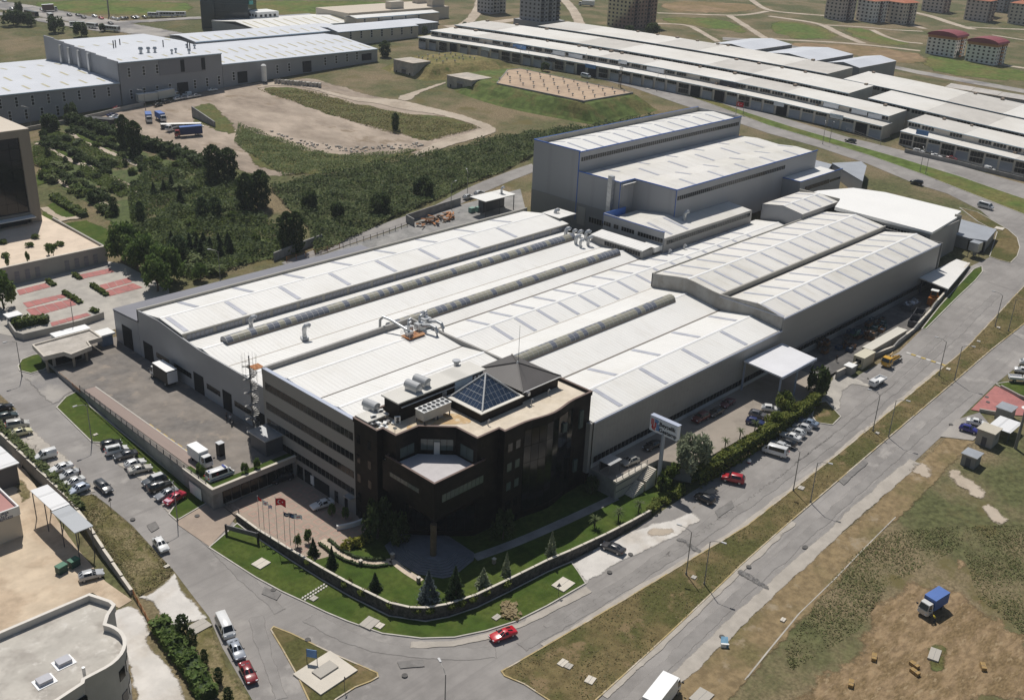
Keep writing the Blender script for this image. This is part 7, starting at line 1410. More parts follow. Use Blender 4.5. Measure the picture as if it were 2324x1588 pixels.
for p in (((219,93.6),(220.8,93.6)),((219,95.8),(220.8,95.8))):MB().tube([(*p[0],.9),(*p[1],.9)],.05,4).build('rail',M('yellow_rail',(.5,.4,.1),.6,.1,1),wk)
bins = [M('bin_blue',(.02,.05,.1),.6,.2,.8),M('bin_teal',(.03,.08,.085),.6,.2,.8),M('bin_grey',(.1,.1,.1),.6,.2,.8),M('bin_rust',(.09,.05,.03),.8,.2,.8),M('bin_orange',(.14,.07,.03),.6,.2,.8),M('bin_green',(.03,.1,.06),.6,.2,.8)]
def basket(x,y,z,k,label,s_=1.0):
 t = thing('storage_bin',label,'bin',(x,y,z),rnd.uniform(-.15,.15),'steel bins in the storage yard'); mt = bins[k % 6]
 for a in ((-.85,.85,-.62,-.56),(-.85,.85,.56,.62),(-.85,-.79,-.56,.56),(.79,.85,-.56,.56)):bx('side',mt,t,*[v * s_ for v in a],.15,1.05)
 bx('floor',mt,t,-.8 * s_,.8 * s_,-.56 * s_,.56 * s_,.15,.22); bx('load',m_galv if k % 2 else bins[(k + 2) % 6],t,-.7 * s_,.7 * s_,-.5 * s_,.5 * s_,.22,.75)
 for sx in (-1,1):
  for sy in (-1,1):bx('foot',mt,t,sx * .78 * s_ - .06,sx * .78 * s_ + .06,sy * .54 * s_ - .06,sy * .54 * s_ + .06,0,.15)
r_ = random.Random(11); bid = 0
bnames = {0:'dark blue',1:'teal',2:'grey',3:'rusty',4:'orange',5:'dark green'}
for cx,cy,n,lv_ in ((224,104.6,8,2),(229,101.5,6,1),(236.5,104,10,3),(241,101.4,8,2),(246,103.6,8,2),(251,102.6,5,1)):
 for i in range(n):
  k = r_.randrange(6) if cx > 226 else (4,3,2)[i % 3]; lv2 = r_.randrange(lv_); basket(cx + r_.uniform(-2.2,2.2),cy + r_.uniform(-1.7,1.7),.0 + lv2 * 1.06,k,bnames[k] + ' steel bin stacked in the shaded storage yard')
sm = thing('scrap_skip','open skip heaped with shiny metal offcuts in the storage yard','skip',(268,103.2,0)); bx('body',m_steel,sm,-3.2,3.2,-1.3,1.3,.1,1.5)
for i in range(40):o_ = bx('offcut',m_galv,sm,-.3,.3,-.2,.2,-.03,.03); o_.location = (rnd.uniform(-2.7,2.7),rnd.uniform(-1,1),1.55 + rnd.random() * .5); o_.rotation_euler = (rnd.uniform(-1,1),rnd.uniform(-1,1),rnd.uniform(0,3))
for x,y,lb in ((257.6,97.6,'dark open skip nearest the boundary wall corner'),(263.5,99.0,'dark empty skip beside the orange press')):t_ = thing('scrap_skip',lb,'skip',(x,y,0),.25); [bx('side',m_steel,t_,*a,.1,1.6) for a in ((-2.6,2.6,-1.2,-1.1),(-2.6,2.6,1.1,1.2),(-2.6,-2.5,-1.1,1.1),(2.5,2.6,-1.1,1.1))]; bx('floor',m_bump,t_,-2.5,2.5,-1.1,1.1,.1,.2)
pr = thing('scrap_press','orange scrap press with cab and ladder by the white canopy','machine',(275.6,100.6,0),.2); m_or = M('machine_orange',(.38,.14,.03),.5,.12,.8)
bx('frame',m_or,pr,-1.6,1.6,-1.2,1.2,.2,2.2); bx('cab',m_or,pr,-.7,.7,-.9,.9,2.2,4.0); bx('cab_roof',m_whitep,pr,-.85,.85,-1,1,4.0,4.15); bx('cab_window',m_carglass,pr,-.72,-.69,-.7,.7,2.8,3.8); bx('feed_arm',m_or,pr,1.6,4.2,-.3,.3,1.2,1.6)
for k in range(7):bx('rung',m_or,pr,-2.4 + k * .12,-2.3 + k * .12,-.35,.35,.3 + k * .3,.36 + k * .3)
dh = thing('dust_hopper','grey sheet-metal hopper above the shed entrance at the road bend','hopper',(312.4,105.2,3.8)); bx('box',m_galv,dh,-1.6,1.6,-1.4,1.4,2.6,5.2); MB().tube([(0,0,2.6),(0,0,1.0)],1.6,4,r1=.4).build('funnel',m_galv,dh)
for sx in (-1.4,1.3):
 for sy in (-1.2,1.1):bx('leg',m_steel,dh,sx,sx + .14,sy,sy + .14,-.5,2.6)
rk = thing('scaffold_rack','stack of dark racking frames at the east end of the tall hall','rack',(328,205,12))
for i in range(5):
 for j in range(3):
  for k in range(4):bx('frame_bar',m_rust if (i + j) % 2 else m_steel,rk,-3 + i * 1.5,-2.85 + i * 1.5,-4 + j * 3.4,-3.9 + j * 3.4,k * 2.6 - 2,k * 2.6 + .6)
for k in range(4):bx('shelf',m_rust,rk,-3,3.2,-4,3,k * 2.6 + .5,k * 2.6 + .62)
# ------------------------------------------------------------------ right-hand lot: kiosks and sheds
def kiosk(name,label,p,wx,wy,h,wall,roof,rz=0.0,door=True):
 t = thing(name,label,'kiosk',p,rz); bx('wall',wall,t,-wx / 2,wx / 2,-wy / 2,wy / 2,-.3,h); bx('roof',roof,t,-wx / 2 - .25,wx / 2 + .25,-wy / 2 - .25,wy / 2 + .25,h,h + .16)
 if door:bx('door',m_steel,t,-wx / 2 - .04,-wx / 2,-.5,.5,0,2.0); bx('vent',m_conc_d,t,-.6,.6,-wy / 2 - .04,-wy / 2,h * .5,h * .75)
 return t
kiosk('transformer_kiosk','grey concrete transformer kiosk with cream roof in the right-hand lot',(208.8,59.2,-1.0),3.6,3.4,3.3,m_conc,M('cream_roof',(.5,.46,.38),.8,.1,.5))
kiosk('hut','small wooden hut with sheet roof in the weeds at the right',(198.3,58.2,-1.6),3.0,2.8,2.5,m_conc_d,m_galv)
kiosk('cabin','grey cabin with sheet roof at the end of the red forecourt',(221.8,60.6,-.3),3.4,3,2.6,m_podw,m_galv,door=False)
cn = thing('lean_canopy','ribbed white sheet canopy beside the transformer kiosk','canopy',(214.8,58.2,-.7)); bx('roof',MATS['ribbed_bright_sheet'],cn,-3.4,3.2,-2.4,2.2,2.3,2.42)
for sx in (-3.2,3.0):
 for sy in (-2.2,2.0):bx('post',m_steel,cn,sx,sx + .12,sy,sy + .12,-.5,2.3)
ml = thing('mast','grey mast with dish head in the right-hand lot','mast',(210.8,54.0,-.9)); MB().cyl(0,0,-.5,8.5,.34,.26,10).build('mast',m_pole,ml); MB().cyl(0,0,8.8,9.4,.2,.9,12).build('dish',m_whitep,ml); MB().tube([(0,0,8.5),(0,0,8.9)],.2,6).build('neck',m_pole,ml)
tb_ = thing('fallen_tank','long dark tank lying behind the mast in the right-hand lot','tank',(213,53,-.6)); MB().tube([(-.5,-.8,.7),(5.5,-1.6,.7)],.6,12).build('tank',m_steel,tb_)
# ------------------------------------------------------------------ covers, slabs, signs, oddments
cv = 0
for c,r,p,wx,wy,lb in ((0,3,(2370,360),2.4,2.2,'square concrete cover on the corner lawn below the sign frame'),(1,3,(1030,900),2.6,2.2,'larger concrete cover near the lawn kerb bend'),(1,3,(1125,925),1.3,1.1,'smaller concrete cover beside the larger one at the kerb bend'),(1,3,(525,678),1.2,1.0,'concrete cover beside the stepping stones'),(2,3,(465,550),3.2,2.6,'big concrete cover near the end of the corner lawn'),(1,3,(2185,848),1.4,1.0,'concrete cover by the dry bush at the kerb'),(2,3,(460,1262),1.6,1.1,'first of two joined covers on the wide median'),(2,3,(515,1292),1.2,1.0,'second of two joined covers on the wide median'),(2,3,(710,1418),1.6,1.3,'cover on the median near the white box truck'),(2,3,(1650,485),.9,.8,'small cover between the first pair of median lamps'),(0,2,(868,775),.9,.6,'small cover on the long lawn strip'),(3,2,(990,760),.9,.8,'small cover beside the third pair of median lamps'),(3,2,(1635,178),1.1,.9,'cover beside the fourth pair of median lamps'),(3,2,(300,1258),1.3,1.1,'cover beside the second pair of median lamps'),(3,1,(2090,1390),.9,.8,'cover beside the fifth pair of median lamps'),(3,1,(1910,1515),.9,.8,'pale cover on the median beyond the speed bump'),(3,1,(2100,490),3.0,2.6,'large concrete plate by the grey shed at the bend'),(0,3,(1800,935),3.4,2.4,'large concrete plate on the cypress verge'),(0,3,(1515,385),.9,.6,'white stone on the dry verge end'),(2,0,(1230,812),2.0,1.6,'plate on the dual road median near the utility pole'),(2,0,(1290,718),4.5,2.5,'pale plinth on the workshop verge'),(3,3,(1510,1185),3.0,1.6,'pale stone slab lying in the weeds of the straw field'),(3,3,(135,870),1.0,.7,'flat pale box on the roadside verge'),(2,3,(1720,1570),3.2,2.4,'broken concrete chamber at the bottom edge of the verge')):
 q = g(*K(c,r,p)); t_ = thing('concrete_cover',lb,'cover',(q[0],q[1],q[2]),.15 + .1 * math.sin(cv),'concrete covers and plates'); cv += 1; bx('plate',m_cap if cv % 2 else m_conc,t_,-wx / 2,wx / 2,-wy / 2,wy / 2,-.2,.3); bx('joint',m_conc_d,t_,-wx / 2 + .02,wx / 2 - .02,-.03,.03,.3,.31)
q = g(*K(1,3,(640,1350))); bt = thing('sign_foundation','large square concrete base with raised slab on the triangular island','slab',q,.06); bx('base',m_cap,bt,-3.6,3.4,-3.0,3.2,-.2,.35); bx('raised_slab',m_conc,bt,-1.6,1.8,-.6,1.4,.35,.6)
stn = MB().box(-.22,.22,-.14,.14,0,.16).mesh('stepping_stone',m_apron); sst = thing('stepping_stones','two rows of white stepping stones across the corner lawn','stones',g(*K(1,3,(530,620))))
for i in range(9):
 for j in range(2):p = g(*K(1,3,(425 + i * 24 + j * 22,672 - i * 15 + j * 16))); o_ = put('stepping_stone',stn,sst); o_.location = (p[0] - sst.location[0],p[1] - sst.location[1],p[2] - sst.location[2] + .12); o_.rotation_euler = (0,0,.6)
bs3 = thing('blue_signboard','blue board on two posts on the triangular island','sign',g(*K(1,3,(510,1265))),-1.0); bx('board',MATS['sign_blue'],bs3,-.8,.8,-.04,.04,1.3,2.7); [bx('post',m_steel,bs3,x - .04,x + .04,-.04,.04,-.2,2.8) for x in (-.8,.8)]
tri = MB().quad((-.45,0,0),(.45,0,0),(0,0,.78)).quad((0,.03,.78),(.45,.03,0),(-.45,.03,0)).mesh('sign_plate',M('sign_back',(.14,.13,.13),.5,.1,1))
for c,r,p,az,lb in ((0,2,(1010,1455),.3,'triangular road sign at the top of the dry verge'),(2,3,(420,650),-.6,'triangular road sign beside the big cover on the corner lawn'),(1,3,(805,1510),.5,'round-headed sign post on the triangular island')):t_ = thing('road_sign',lb,'sign',g(*K(c,r,p)),az,'road signs'); MB().cyl(0,0,-.3,2.6,.04,n=5).build('post',m_steel,t_); put('sign_plate',tri,t_,(0,-.06,2.0))
ball = thing('white_ball','white and red ball on the street below the hedge','ball',g(*K(2,2,(2150,1025)))); bm = bmesh.new(); bmesh.ops.create_uvsphere(bm,u_segments=14,v_segments=10,radius=.45); me = bpy.data.meshes.new('sphere'); bm.to_mesh(me); bm.free(); me.materials.append(m_whitep); me.materials.append(m_fred); [setattr(p,'material_index',1) for p in me.polygons if p.center.z < -.12]; put('sphere',me,ball,(0,0,.5))
hb = M('hay_bale',(.36,.24,.1),.95,.2,3,bump=.5,bscale=8)
for i,(p,rz) in enumerate((((1325,1285),1.3),((1330,1350),1.3),((960,1215),.4),((750,1455),.4),((1950,1300),.6))):t_ = thing('hay_bale',['upper straw bale of the pair in the mown field','lower straw bale of the pair in the mown field','dark straw heap left of the slab in the mown field','dark straw heap nearest the bottom edge of the field','straw heap at the right side of the mown field'][i],'bale',g(*K(3,3,p)),rz,'straw bales'); bx('straw',hb,t_,-.75,.75,-.35,.35,-.05,.6); bx('twine',m_steel,t_,-.2,-.14,-.36,.36,-.04,.61)
bb = thing('blue_bundle','blue tarpaulin bundle at the edge of the field verge','bundle',g(*K(2,3,(1925,1085))),.7); MB().prism([(-1,-.5),(.9,-.6),(1.1,.4),(-.6,.6)],-.1,lambda x,y:.7 + .25 * math.sin(x * 3)).build('tarp',M('faded_blue_tarp',(.12,.25,.36),.7,.2,1),bb); bx('strap',m_whitep,bb,-.9,-.6,-.62,.62,.1,.75)
q = g(*K(0,2,(2005,950))); yb = thing('yard_cabinet','dark upright cabinet standing alone in the yard','cabinet',(*at(*K(0,2,(2005,950)),0)[:2],0)); bx('body',m_bump,yb,-.6,.6,-.6,.6,0,2.6); bx('top',m_galv,yb,-.65,.65,-.65,.65,2.6,2.7)
gb = m_green = M('green_skip',(.02,.06,.05),.5,.1,1)
for x,y,lb in ((54.4,150.2,'green waste container nearest the cream building'),(56.6,150.4,'second green waste container beside the cream building')):t_ = thing('waste_container',lb,'bin',(x,y,ground_z(x,y)),.2,'green waste containers'); bx('tub',gb,t_,-.8,.8,-.6,.6,.2,1.4); bx('lid',M('green_lid',(.05,.16,.1),.5,.1,1),t_,-.85,.85,-.65,.65,1.4,1.55); [bx('wheel',m_tyre,t_,sx - .08,sx + .08,sy - .04,sy + .04,0,.2) for sx in (-.6,.6) for sy in (-.45,.45)]
mh = MB().cyl(0,0,-.05,.05,.38,n=12).mesh('manhole_cover',M('cast_iron',(.1,.095,.09),.8,.15,2))
for i,(c,r,p) in enumerate(((3,3,(335,210)),(2,3,(1075,275)),(2,3,(885,437)),(2,3,(2148,388)),(2,3,(1905,1022)),(1,3,(470,1050)),(1,3,(158,598)),(3,2,(1660,682)),(3,2,(1985,432)),(3,2,(1995,478)),(0,2,(1205,1542)),(0,2,(1790,1510)),(0,2,(1465,443)),(1,3,(1350,1375)))):q = g(*K(c,r,p)); o_ = put('manhole_cover',mh,None,(q[0],q[1],q[2] + .2),sc=(1.2 if i else 1.7,1.2,1.0)); tag(o_,kind='structure')
# drain channel through the field, kerb-side trench and road patches
dc = [g(*K(3,3,p))[:2] for p in [(1150,-60),(900,190),(600,500),(280,810),(0,1150),(-200,1400)]]
tag(MB().wallpath([(x - .35,y) for x,y in dens(dc,4,False)],.16,lambda x,y:natural(x,y) - .3,lambda x,y:natural(x,y) + .12).wallpath([(x + .35,y) for x,y in dens(dc,4,False)],.16,lambda x,y:natural(x,y) - .3,lambda x,y:natural(x,y) + .12).build('drain_channel',m_conc),kind='structure')
m_patch = M('rough_patch',(.13,.125,.122),.95,.25,2.5,bump=.8,bscale=4,col2=(.21,.2,.19),mixs=1.5)
sheet('road_patch',GP([K(2,3,p) for p in [(1470,130),(1530,120),(1640,180),(1740,240),(1700,270),(1600,215)]]),m_patch,4,rag=.15); sheet('road_patch',GP([K(2,3,p) for p in [(2020,440),(2070,395),(2200,470),(2340,570),(2330,610),(2180,530)]]),m_patch,4,rag=.15)
m_bumpy = M('yellow_bump',(.46,.34,.1),.8,.15,1); m_bumpw = M('white_bump',(.55,.53,.5),.8,.1,1)
spb = thing('speed_bump','yellow and white striped speed bump across the right-hand road','speed bump',g(*K(3,2,(1440,85))))
for i in range(8):
 a = g(*K(3,2,(1255 + i * 45,25 + i * 15))); b_ = g(*K(3,2,(1295 + i * 45,38 + i * 15))); o = spb.location
 MB().wallpath([(a[0] - o[0],a[1] - o[1]),(b_[0] - o[0],b_[1] - o[1])],.75,a[2] - o[2],a[2] - o[2] + .13).build('segment',m_bumpy if i % 2 else m_bumpw,spb)
 # ------------------------------------------------------------------ people
def person(label,loc,az,shirt,trousers,pose='stand',hairc=(.02,.015,.012)):
 V_ = [(0,0,.95),(0,0,1.15),(0,.0,1.38),(0,0,1.5),(.02,0,1.62),(.02,0,1.76),(0,.2,1.4),(.03,.25,1.14),(.1,.24,.9),(0,-.2,1.4),(.03,-.25,1.14),(.12,-.22,.92),(0,.1,.9),(.03,.11,.5),(0,.12,.08),(.14,.13,.04),(0,-.1,.9),(-.03,-.11,.5),(-.08,-.12,.08),(.06,-.13,.04)]
 E_ = [(0,1),(1,2),(2,3),(3,4),(4,5),(2,6),(6,7),(7,8),(2,9),(9,10),(10,11),(0,12),(12,13),(13,14),(14,15),(0,16),(16,17),(17,18),(18,19)]
 R_ = [.15,.145,.16,.06,.095,.09,.07,.05,.04,.07,.05,.04,.1,.075,.05,.045,.1,.075,.05,.045]
 if pose == 'bend':
  for i in range(1,12):x,y,z = V_[i]; V_[i] = (x + (z - .95) * .75,y,.95 + (z - .95) * .72)
 me = bpy.data.meshes.new('body'); me.from_pydata(V_,E_,[]); ob = bpy.data.objects.new('body',me); COL.objects.link(ob); md = ob.modifiers.new('s','SKIN'); ob.modifiers.new('u','SUBSURF').levels = 1
 for i,sv in enumerate(me.skin_vertices[0].data):sv.radius = (R_[i],R_[i]); sv.use_root = i == 0
 dg = bpy.context.evaluated_depsgraph_get(); m2 = bpy.data.meshes.new_from_object(ob.evaluated_get(dg)); bpy.data.objects.remove(ob)
 m2.materials.clear()
 for c_ in ((.35,.2,.14),shirt,trousers,(.03,.025,.02)):m2.materials.append(M('cloth_%d_%d_%d' % tuple(int(v * 200) for v in c_),c_,.85,.08,3))
 for p in m2.polygons:
  z = p.center.z; hand = abs(p.center.y) > .17 and z < 1.0
  p.material_index = 0 if z > 1.5 or hand else 1 if z > .97 else 3 if z < .1 else 2
  p.use_smooth = True
 if pose == 'bend':
  for p in m2.polygons:p.material_index = 2 if p.center.z < .95 else (0 if p.center.x > .42 else 1)
 t = thing('person',label,'person',loc,az); put('body',m2,t); hx = (.02,0,1.78) if pose != 'bend' else (.62,0,1.54)
 MB().tube([(hx[0] - .02,0,hx[2] - .06),(hx[0] - .01,0,hx[2] + .06)],.105,8,r1=.07).build('hair',M('hair',hairc,.8,.1,3),t)
person('person in dark clothes by the open door of the silver saloon',g(*K(0,2,(732,1150))),2.6,(.05,.05,.07),(.03,.03,.05))
person('person in yellow shirt bending beside the blue truck in the field',g(*K(3,3,(1508,885))),2.2,(.55,.45,.05),(.04,.05,.09),'bend')
person('person in white top among the bikes at the yard door',(*at(*K(0,2,(2095,655)),0)[:2],.02),1.0,(.45,.48,.52),(.02,.02,.03)); person('person in dark clothes beside the trolley at the yard door',(*at(*K(0,2,(2060,640)),0)[:2],.02),2.0,(.03,.03,.04),(.02,.02,.03))
person('worker in black walking in the storage yard',(*at(*K(3,2,(620,105)),0)[:2],.02),1.0,(.02,.02,.025),(.025,.025,.03))
mb_ = thing('motorcycle','dark motorcycle parked by the yard door','motorcycle',(*at(*K(0,2,(2110,680)),0)[:2],0),.8)
for x in (-.65,.65):MB().tube([(x,-.06,.32),(x,.06,.32)],.32,14).build('wheel',m_tyre,mb_)
MB().tube([(-.65,0,.32),(-.2,0,.6),(.35,0,.7),(.55,0,.95),(.65,0,.32)],.06,6).build('frame',m_steel,mb_); MB().prism([(-.6,-.13),(.1,-.13),(.1,.13),(-.6,.13)],.72,.84,bot=True).build('seat',m_bump,mb_); MB().prism([(.1,-.14),(.45,-.1),(.45,.1),(.1,.14)],.72,.95).build('tank',PAINT(BK),mb_); MB().tube([(.5,-.35,1.05),(.55,0,.98),(.5,.35,1.05)],.025,5).build('handlebar',m_steel,mb_)
# ------------------------------------------------------------------ vegetation
def LEAF(name,col,col2,var=.3):
 if name in MATS:return MATS[name]
 k_ = 1.35; col,col2 = tuple(v * k_ for v in col),tuple(v * k_ for v in col2); m = M(name,col,.7,var,3.0,col2=col2,mixs=1.6,spec=.25); b = m.node_tree.nodes['Principled BSDF']
 t = m.node_tree; tl = t.nodes.new('ShaderNodeBsdfTranslucent'); mx = t.nodes.new('ShaderNodeMixShader'); mx.inputs[0].default_value = .38; t.links.new(b.inputs['Base Color'].links[0].from_socket,tl.inputs[0])
 t.links.new(b.outputs[0],mx.inputs[1]); t.links.new(tl.outputs[0],mx.inputs[2]); t.links.new(mx.outputs[0],t.nodes['Material Output'].inputs[0])
 return m
lf_dark = LEAF('dark_leaves',(.042,.064,.02),(.066,.088,.03)); lf_mid = LEAF('green_leaves',(.075,.12,.028),(.115,.155,.045)); lf_br = LEAF('bright_leaves',(.1,.13,.025),(.15,.16,.035)); lf_ol = LEAF('olive_leaves',(.17,.195,.125),(.23,.25,.17)); lf_fir = LEAF('fir_needles',(.032,.056,.02),(.05,.075,.028)); lf_blue = LEAF('blue_spruce_needles',(.09,.115,.115),(.13,.155,.155)); lf_hed = LEAF('hedge_leaves',(.065,.098,.022),(.115,.14,.032)); lf_scr = LEAF('scrub_leaves',(.125,.16,.06),(.16,.175,.08)); lf_dry = LEAF('dry_twigs',(.3,.24,.14),(.22,.17,.09)); lf_yel = LEAF('yellow_flowers',(.2,.19,.03),(.12,.14,.03))
m_bark = M('bark',(.09,.07,.05),.9,.2,3,bump=.5,bscale=8)
def leafq(mb,p,s_,r_,flat=.0):
 k = .75 * (1 - flat); n = Vector((r_.gauss(0,k),r_.gauss(0,k),1)).normalized(); u = n.cross(Vector((r_.gauss(0,1),r_.gauss(0,1),r_.gauss(0,1)))).normalized(); v = n.cross(u) * s_ * r_.uniform(.4,.8); u = u * s_ * r_.uniform(.6,1.2); P = Vector(p); i = len(mb.v)
 mb.v += [tuple(P - u - v * .6),tuple(P + u * .9 - v),tuple(P + u * .6 + v),tuple(P - u * .8 + v * .8)]; mb.f.append((i,i + 1,i + 2,i + 3)); mb.mi.append(0)
def crown_mesh(name,mat,shape,n,s_,seed):
 r_ = random.Random(seed); mb = MB(); lumps = []
 if shape == 'round':
  for k in range(16):a = r_.uniform(0,6.28); e = r_.uniform(-.5,1.1); lumps.append((math.cos(a) * math.cos(e) * .6,math.sin(a) * math.cos(e) * .6,.52 + math.sin(e) * .38,r_.uniform(.26,.42)))
  for k in range(n):
   c = lumps[k % 16]; d = Vector((r_.gauss(0,1),r_.gauss(0,1),r_.gauss(0,1))).normalized() * c[3] * r_.uniform(.55,1.05); leafq(mb,(c[0] + d.x,c[1] + d.y,max(.12,c[2] + d.z * .85)),s_,r_)
 elif shape == 'column':
  for k in range(n):
   z = r_.random() ** .9; rad = .5 * math.sqrt(max(.06,1 - max(0,(z - .6) / .4) ** 3)) * min(1,.45 + z * 3) * (.8 + .25 * math.sin(z * 17 + seed + 3 * r_.random())); a = r_.uniform(0,6.28); q = rad * math.sqrt(r_.uniform(.35,1)); leafq(mb,(q * math.cos(a),q * math.sin(a),.04 + z * .96),s_,r_)
 elif shape == 'cone':
  for k in range(n):
   z = r_.random() ** 1.5; tier = (1 - z) * (.82 + .28 * (((z * 9) % 1) * -1 + 1)); a = r_.uniform(0,6.28); q = .42 * tier * math.sqrt(r_.uniform(.25,1)) * (1 + .22 * math.sin(a * 5 + z * 30)); leafq(mb,(q * math.cos(a),q * math.sin(a),.05 + z * .95 - q * .12),s_ * (1.1 - .5 * z),r_)
 elif shape == 'bush':
  for k in range(7):lumps.append((r_.uniform(-.5,.5),r_.uniform(-.5,.5),r_.uniform(.2,.5),r_.uniform(.3,.5)))
  for k in range(n):
   c = lumps[k % 7]; d = Vector((r_.gauss(0,1),r_.gauss(0,1),r_.gauss(0,1))).normalized() * c[3] * r_.uniform(.6,1.05); leafq(mb,(c[0] + d.x,c[1] + d.y,max(.02,c[2] + d.z * .9)),s_,r_)
 elif shape == 'palm':
  for k in range(22):
   a = k * 2.4; e = r_.uniform(-.1,.9); prev = Vector((0,0,1)); d = Vector((math.cos(a) * math.cos(e),math.sin(a) * math.cos(e),math.sin(e)))
   for j in range(4):
    nx = prev + d * .22; sd = d.cross(Vector((0,0,1))).normalized() * (.1 - .02 * j); mb.quad(prev - sd,nx - sd * .9,nx + sd * .9,prev + sd); prev = nx; d = (d + Vector((0,0,-.32))).normalized()
 return mb.mesh(name,mat)
def trunk_mesh(h,r,lean=.04):
 mb = MB().tube([(0,0,-.1),(lean,0,h * .5),(lean,lean,h)],r,7,r1=r * .55)
 for k in range(4):a = k * 1.6; mb.tube([(lean,0,h * .55),(math.cos(a) * h * .32,math.sin(a) * h * .32,h * 1.15)],r * .45,5,r1=r * .15)
 return mb.mesh('trunk',m_bark)
TK = {'round':[(crown_mesh('crown',lf_mid,'round',1500,.085,1),crown_mesh('crown',lf_mid,'round',1500,.085,2)),trunk_mesh(.45,.035)],'dark':[(crown_mesh('crown',lf_dark,'round',1500,.085,3),crown_mesh('crown',lf_dark,'round',1500,.09,4)),trunk_mesh(.45,.035)],'column':[(crown_mesh('crown',lf_dark,'column',2600,.045,5),crown_mesh('crown',lf_dark,'column',2600,.045,6)),trunk_mesh(.4,.018)],'cone':[(crown_mesh('crown',lf_fir,'cone',1100,.06,7),crown_mesh('crown',lf_fir,'cone',1100,.06,8)),trunk_mesh(.3,.02)],'blue':[(crown_mesh('crown',lf_blue,'cone',1300,.055,9),),trunk_mesh(.3,.02)],'pale':[(crown_mesh('crown',lf_ol,'cone',700,.06,10),),trunk_mesh(.3,.015)],'olive':[(crown_mesh('crown',lf_ol,'round',2200,.07,11),),trunk_mesh(.45,.035)],'bright':[(crown_mesh('crown',lf_br,'round',1200,.085,12),),trunk_mesh(.4,.03)],'cypress':[(crown_mesh('crown',lf_fir,'column',900,.06,13),crown_mesh('crown',lf_dark,'column',900,.06,14)),trunk_mesh(.3,.02)],'palm':[(crown_mesh('crown',LEAF('palm_leaves',(.06,.085,.03),(.1,.12,.05)),'palm',0,.1,15),),MB().tube([(0,0,-.05),(.02,0,1.0)],.09,8).mesh('trunk',m_bark)]}
BU = {'bush':[crown_mesh('foliage',lf_hed,'bush',330,.15,s) for s in (21,22)],'dbush':[crown_mesh('foliage',lf_dark,'bush',330,.15,s) for s in (23,24)],'scrub':[crown_mesh('foliage',lf_scr,'bush',330,.15,s) for s in (25,26)],'ybush':[crown_mesh('foliage',lf_yel,'bush',300,.14,27)],'dry':[crown_mesh('foliage',lf_dry,'bush',260,.14,28)],'ivy':[crown_mesh('foliage',lf_br,'bush',300,.16,29)]}
vr = random.Random(77); stem_me = MB().tube([(0,0,-.1),(0,0,.45)],.04,5,r1=.02).mesh('stem',m_bark)
def tree(kind,loc,h,w_,label,group=None):
 cr,tr = TK[kind]; t = thing({'column':'poplar_tree','cone':'fir_tree','blue':'spruce_tree','pale':'juniper_tree','cypress':'cypress_tree','palm':'palm_tree'}.get(kind,'tree'),label,'tree',loc,vr.uniform(0,6.28),group)
 sc = (w_ / 2,w_ / 2,h) if kind not in ('column','cone','blue','pale','cypress','palm') else (w_,w_,h) if kind != 'palm' else (w_ / 1.7,w_ / 1.7,h * .72)
 o1 = put('trunk',tr,t,sc=(sc[2] if kind not in ('palm',) else w_ * .55,sc[2] if kind != 'palm' else w_ * .55,sc[2])); put('crown',cr[vr.randrange(len(cr))],t,sc=sc); return t
def bush(kind,loc,h,w_,label,group=None):
 t = thing('shrub',label,'shrub',loc,vr.uniform(0,6.28),group); put('foliage',BU[kind][vr.randrange(len(BU[kind]))],t,sc=(w_ / 1.7,w_ / 1.7,h)); put('stem',stem_me,t,sc=(1,1,h)); return t
G_ = lambda c,r,p:g(*K(c,r,p))
# poplars and garden trees on the left
for c,r,p,h,w_,lb in ((0,0,(1135,1360),12.5,4.2,'left poplar of the pair beside the dirt ground'),(0,0,(1235,1420),12.5,4.8,'right poplar of the pair beside the dirt ground'),(0,0,(1945,1640),12,5.4,'left poplar of the pair at the middle of the garden edge'),(0,0,(2080,1640),11,5.4,'right poplar of the pair at the middle of the garden edge'),(0,1,(2240,330),12,5.2,'left poplar of the pair near the scrub slope'),(1,1,(50,300),12,5.4,'right poplar of the pair near the scrub slope'),(1,1,(290,690),11.5,4.6,'left poplar at the end of the rear road'),(1,1,(370,690),11.5,4.6,'right poplar at the end of the rear road'),(1,0,(1265,1190),7,2.6,'lone columnar tree on the grass ridge of the dirt ground'),(1,0,(1170,520),8,5,'dense columnar tree at the end of the long grey hall')):tree('column',G_(c,r,p),h,w_ * 1.25,lb,'poplars')
for c,r,p,h,w_,lb in ((0,1,(1130,780),9.5,10.5,'big plane tree at the podium corner'),(0,1,(1330,860),9,10,'second plane tree along the parking lot edge'),(0,1,(1520,980),9.5,10.5,'third plane tree along the parking lot edge'),(0,1,(1430,1060),8.5,9,'plane tree nearest the lean-to roof'),(0,1,(1250,870),7.5,8.5,'plane tree between the podium corner and the parking lot'),(0,1,(40,1210),8.5,8,'leafy tree cut by the left frame edge at the parking lot')):tree('round',G_(c,r,p),h,w_,lb,'plane trees by the parking lot')
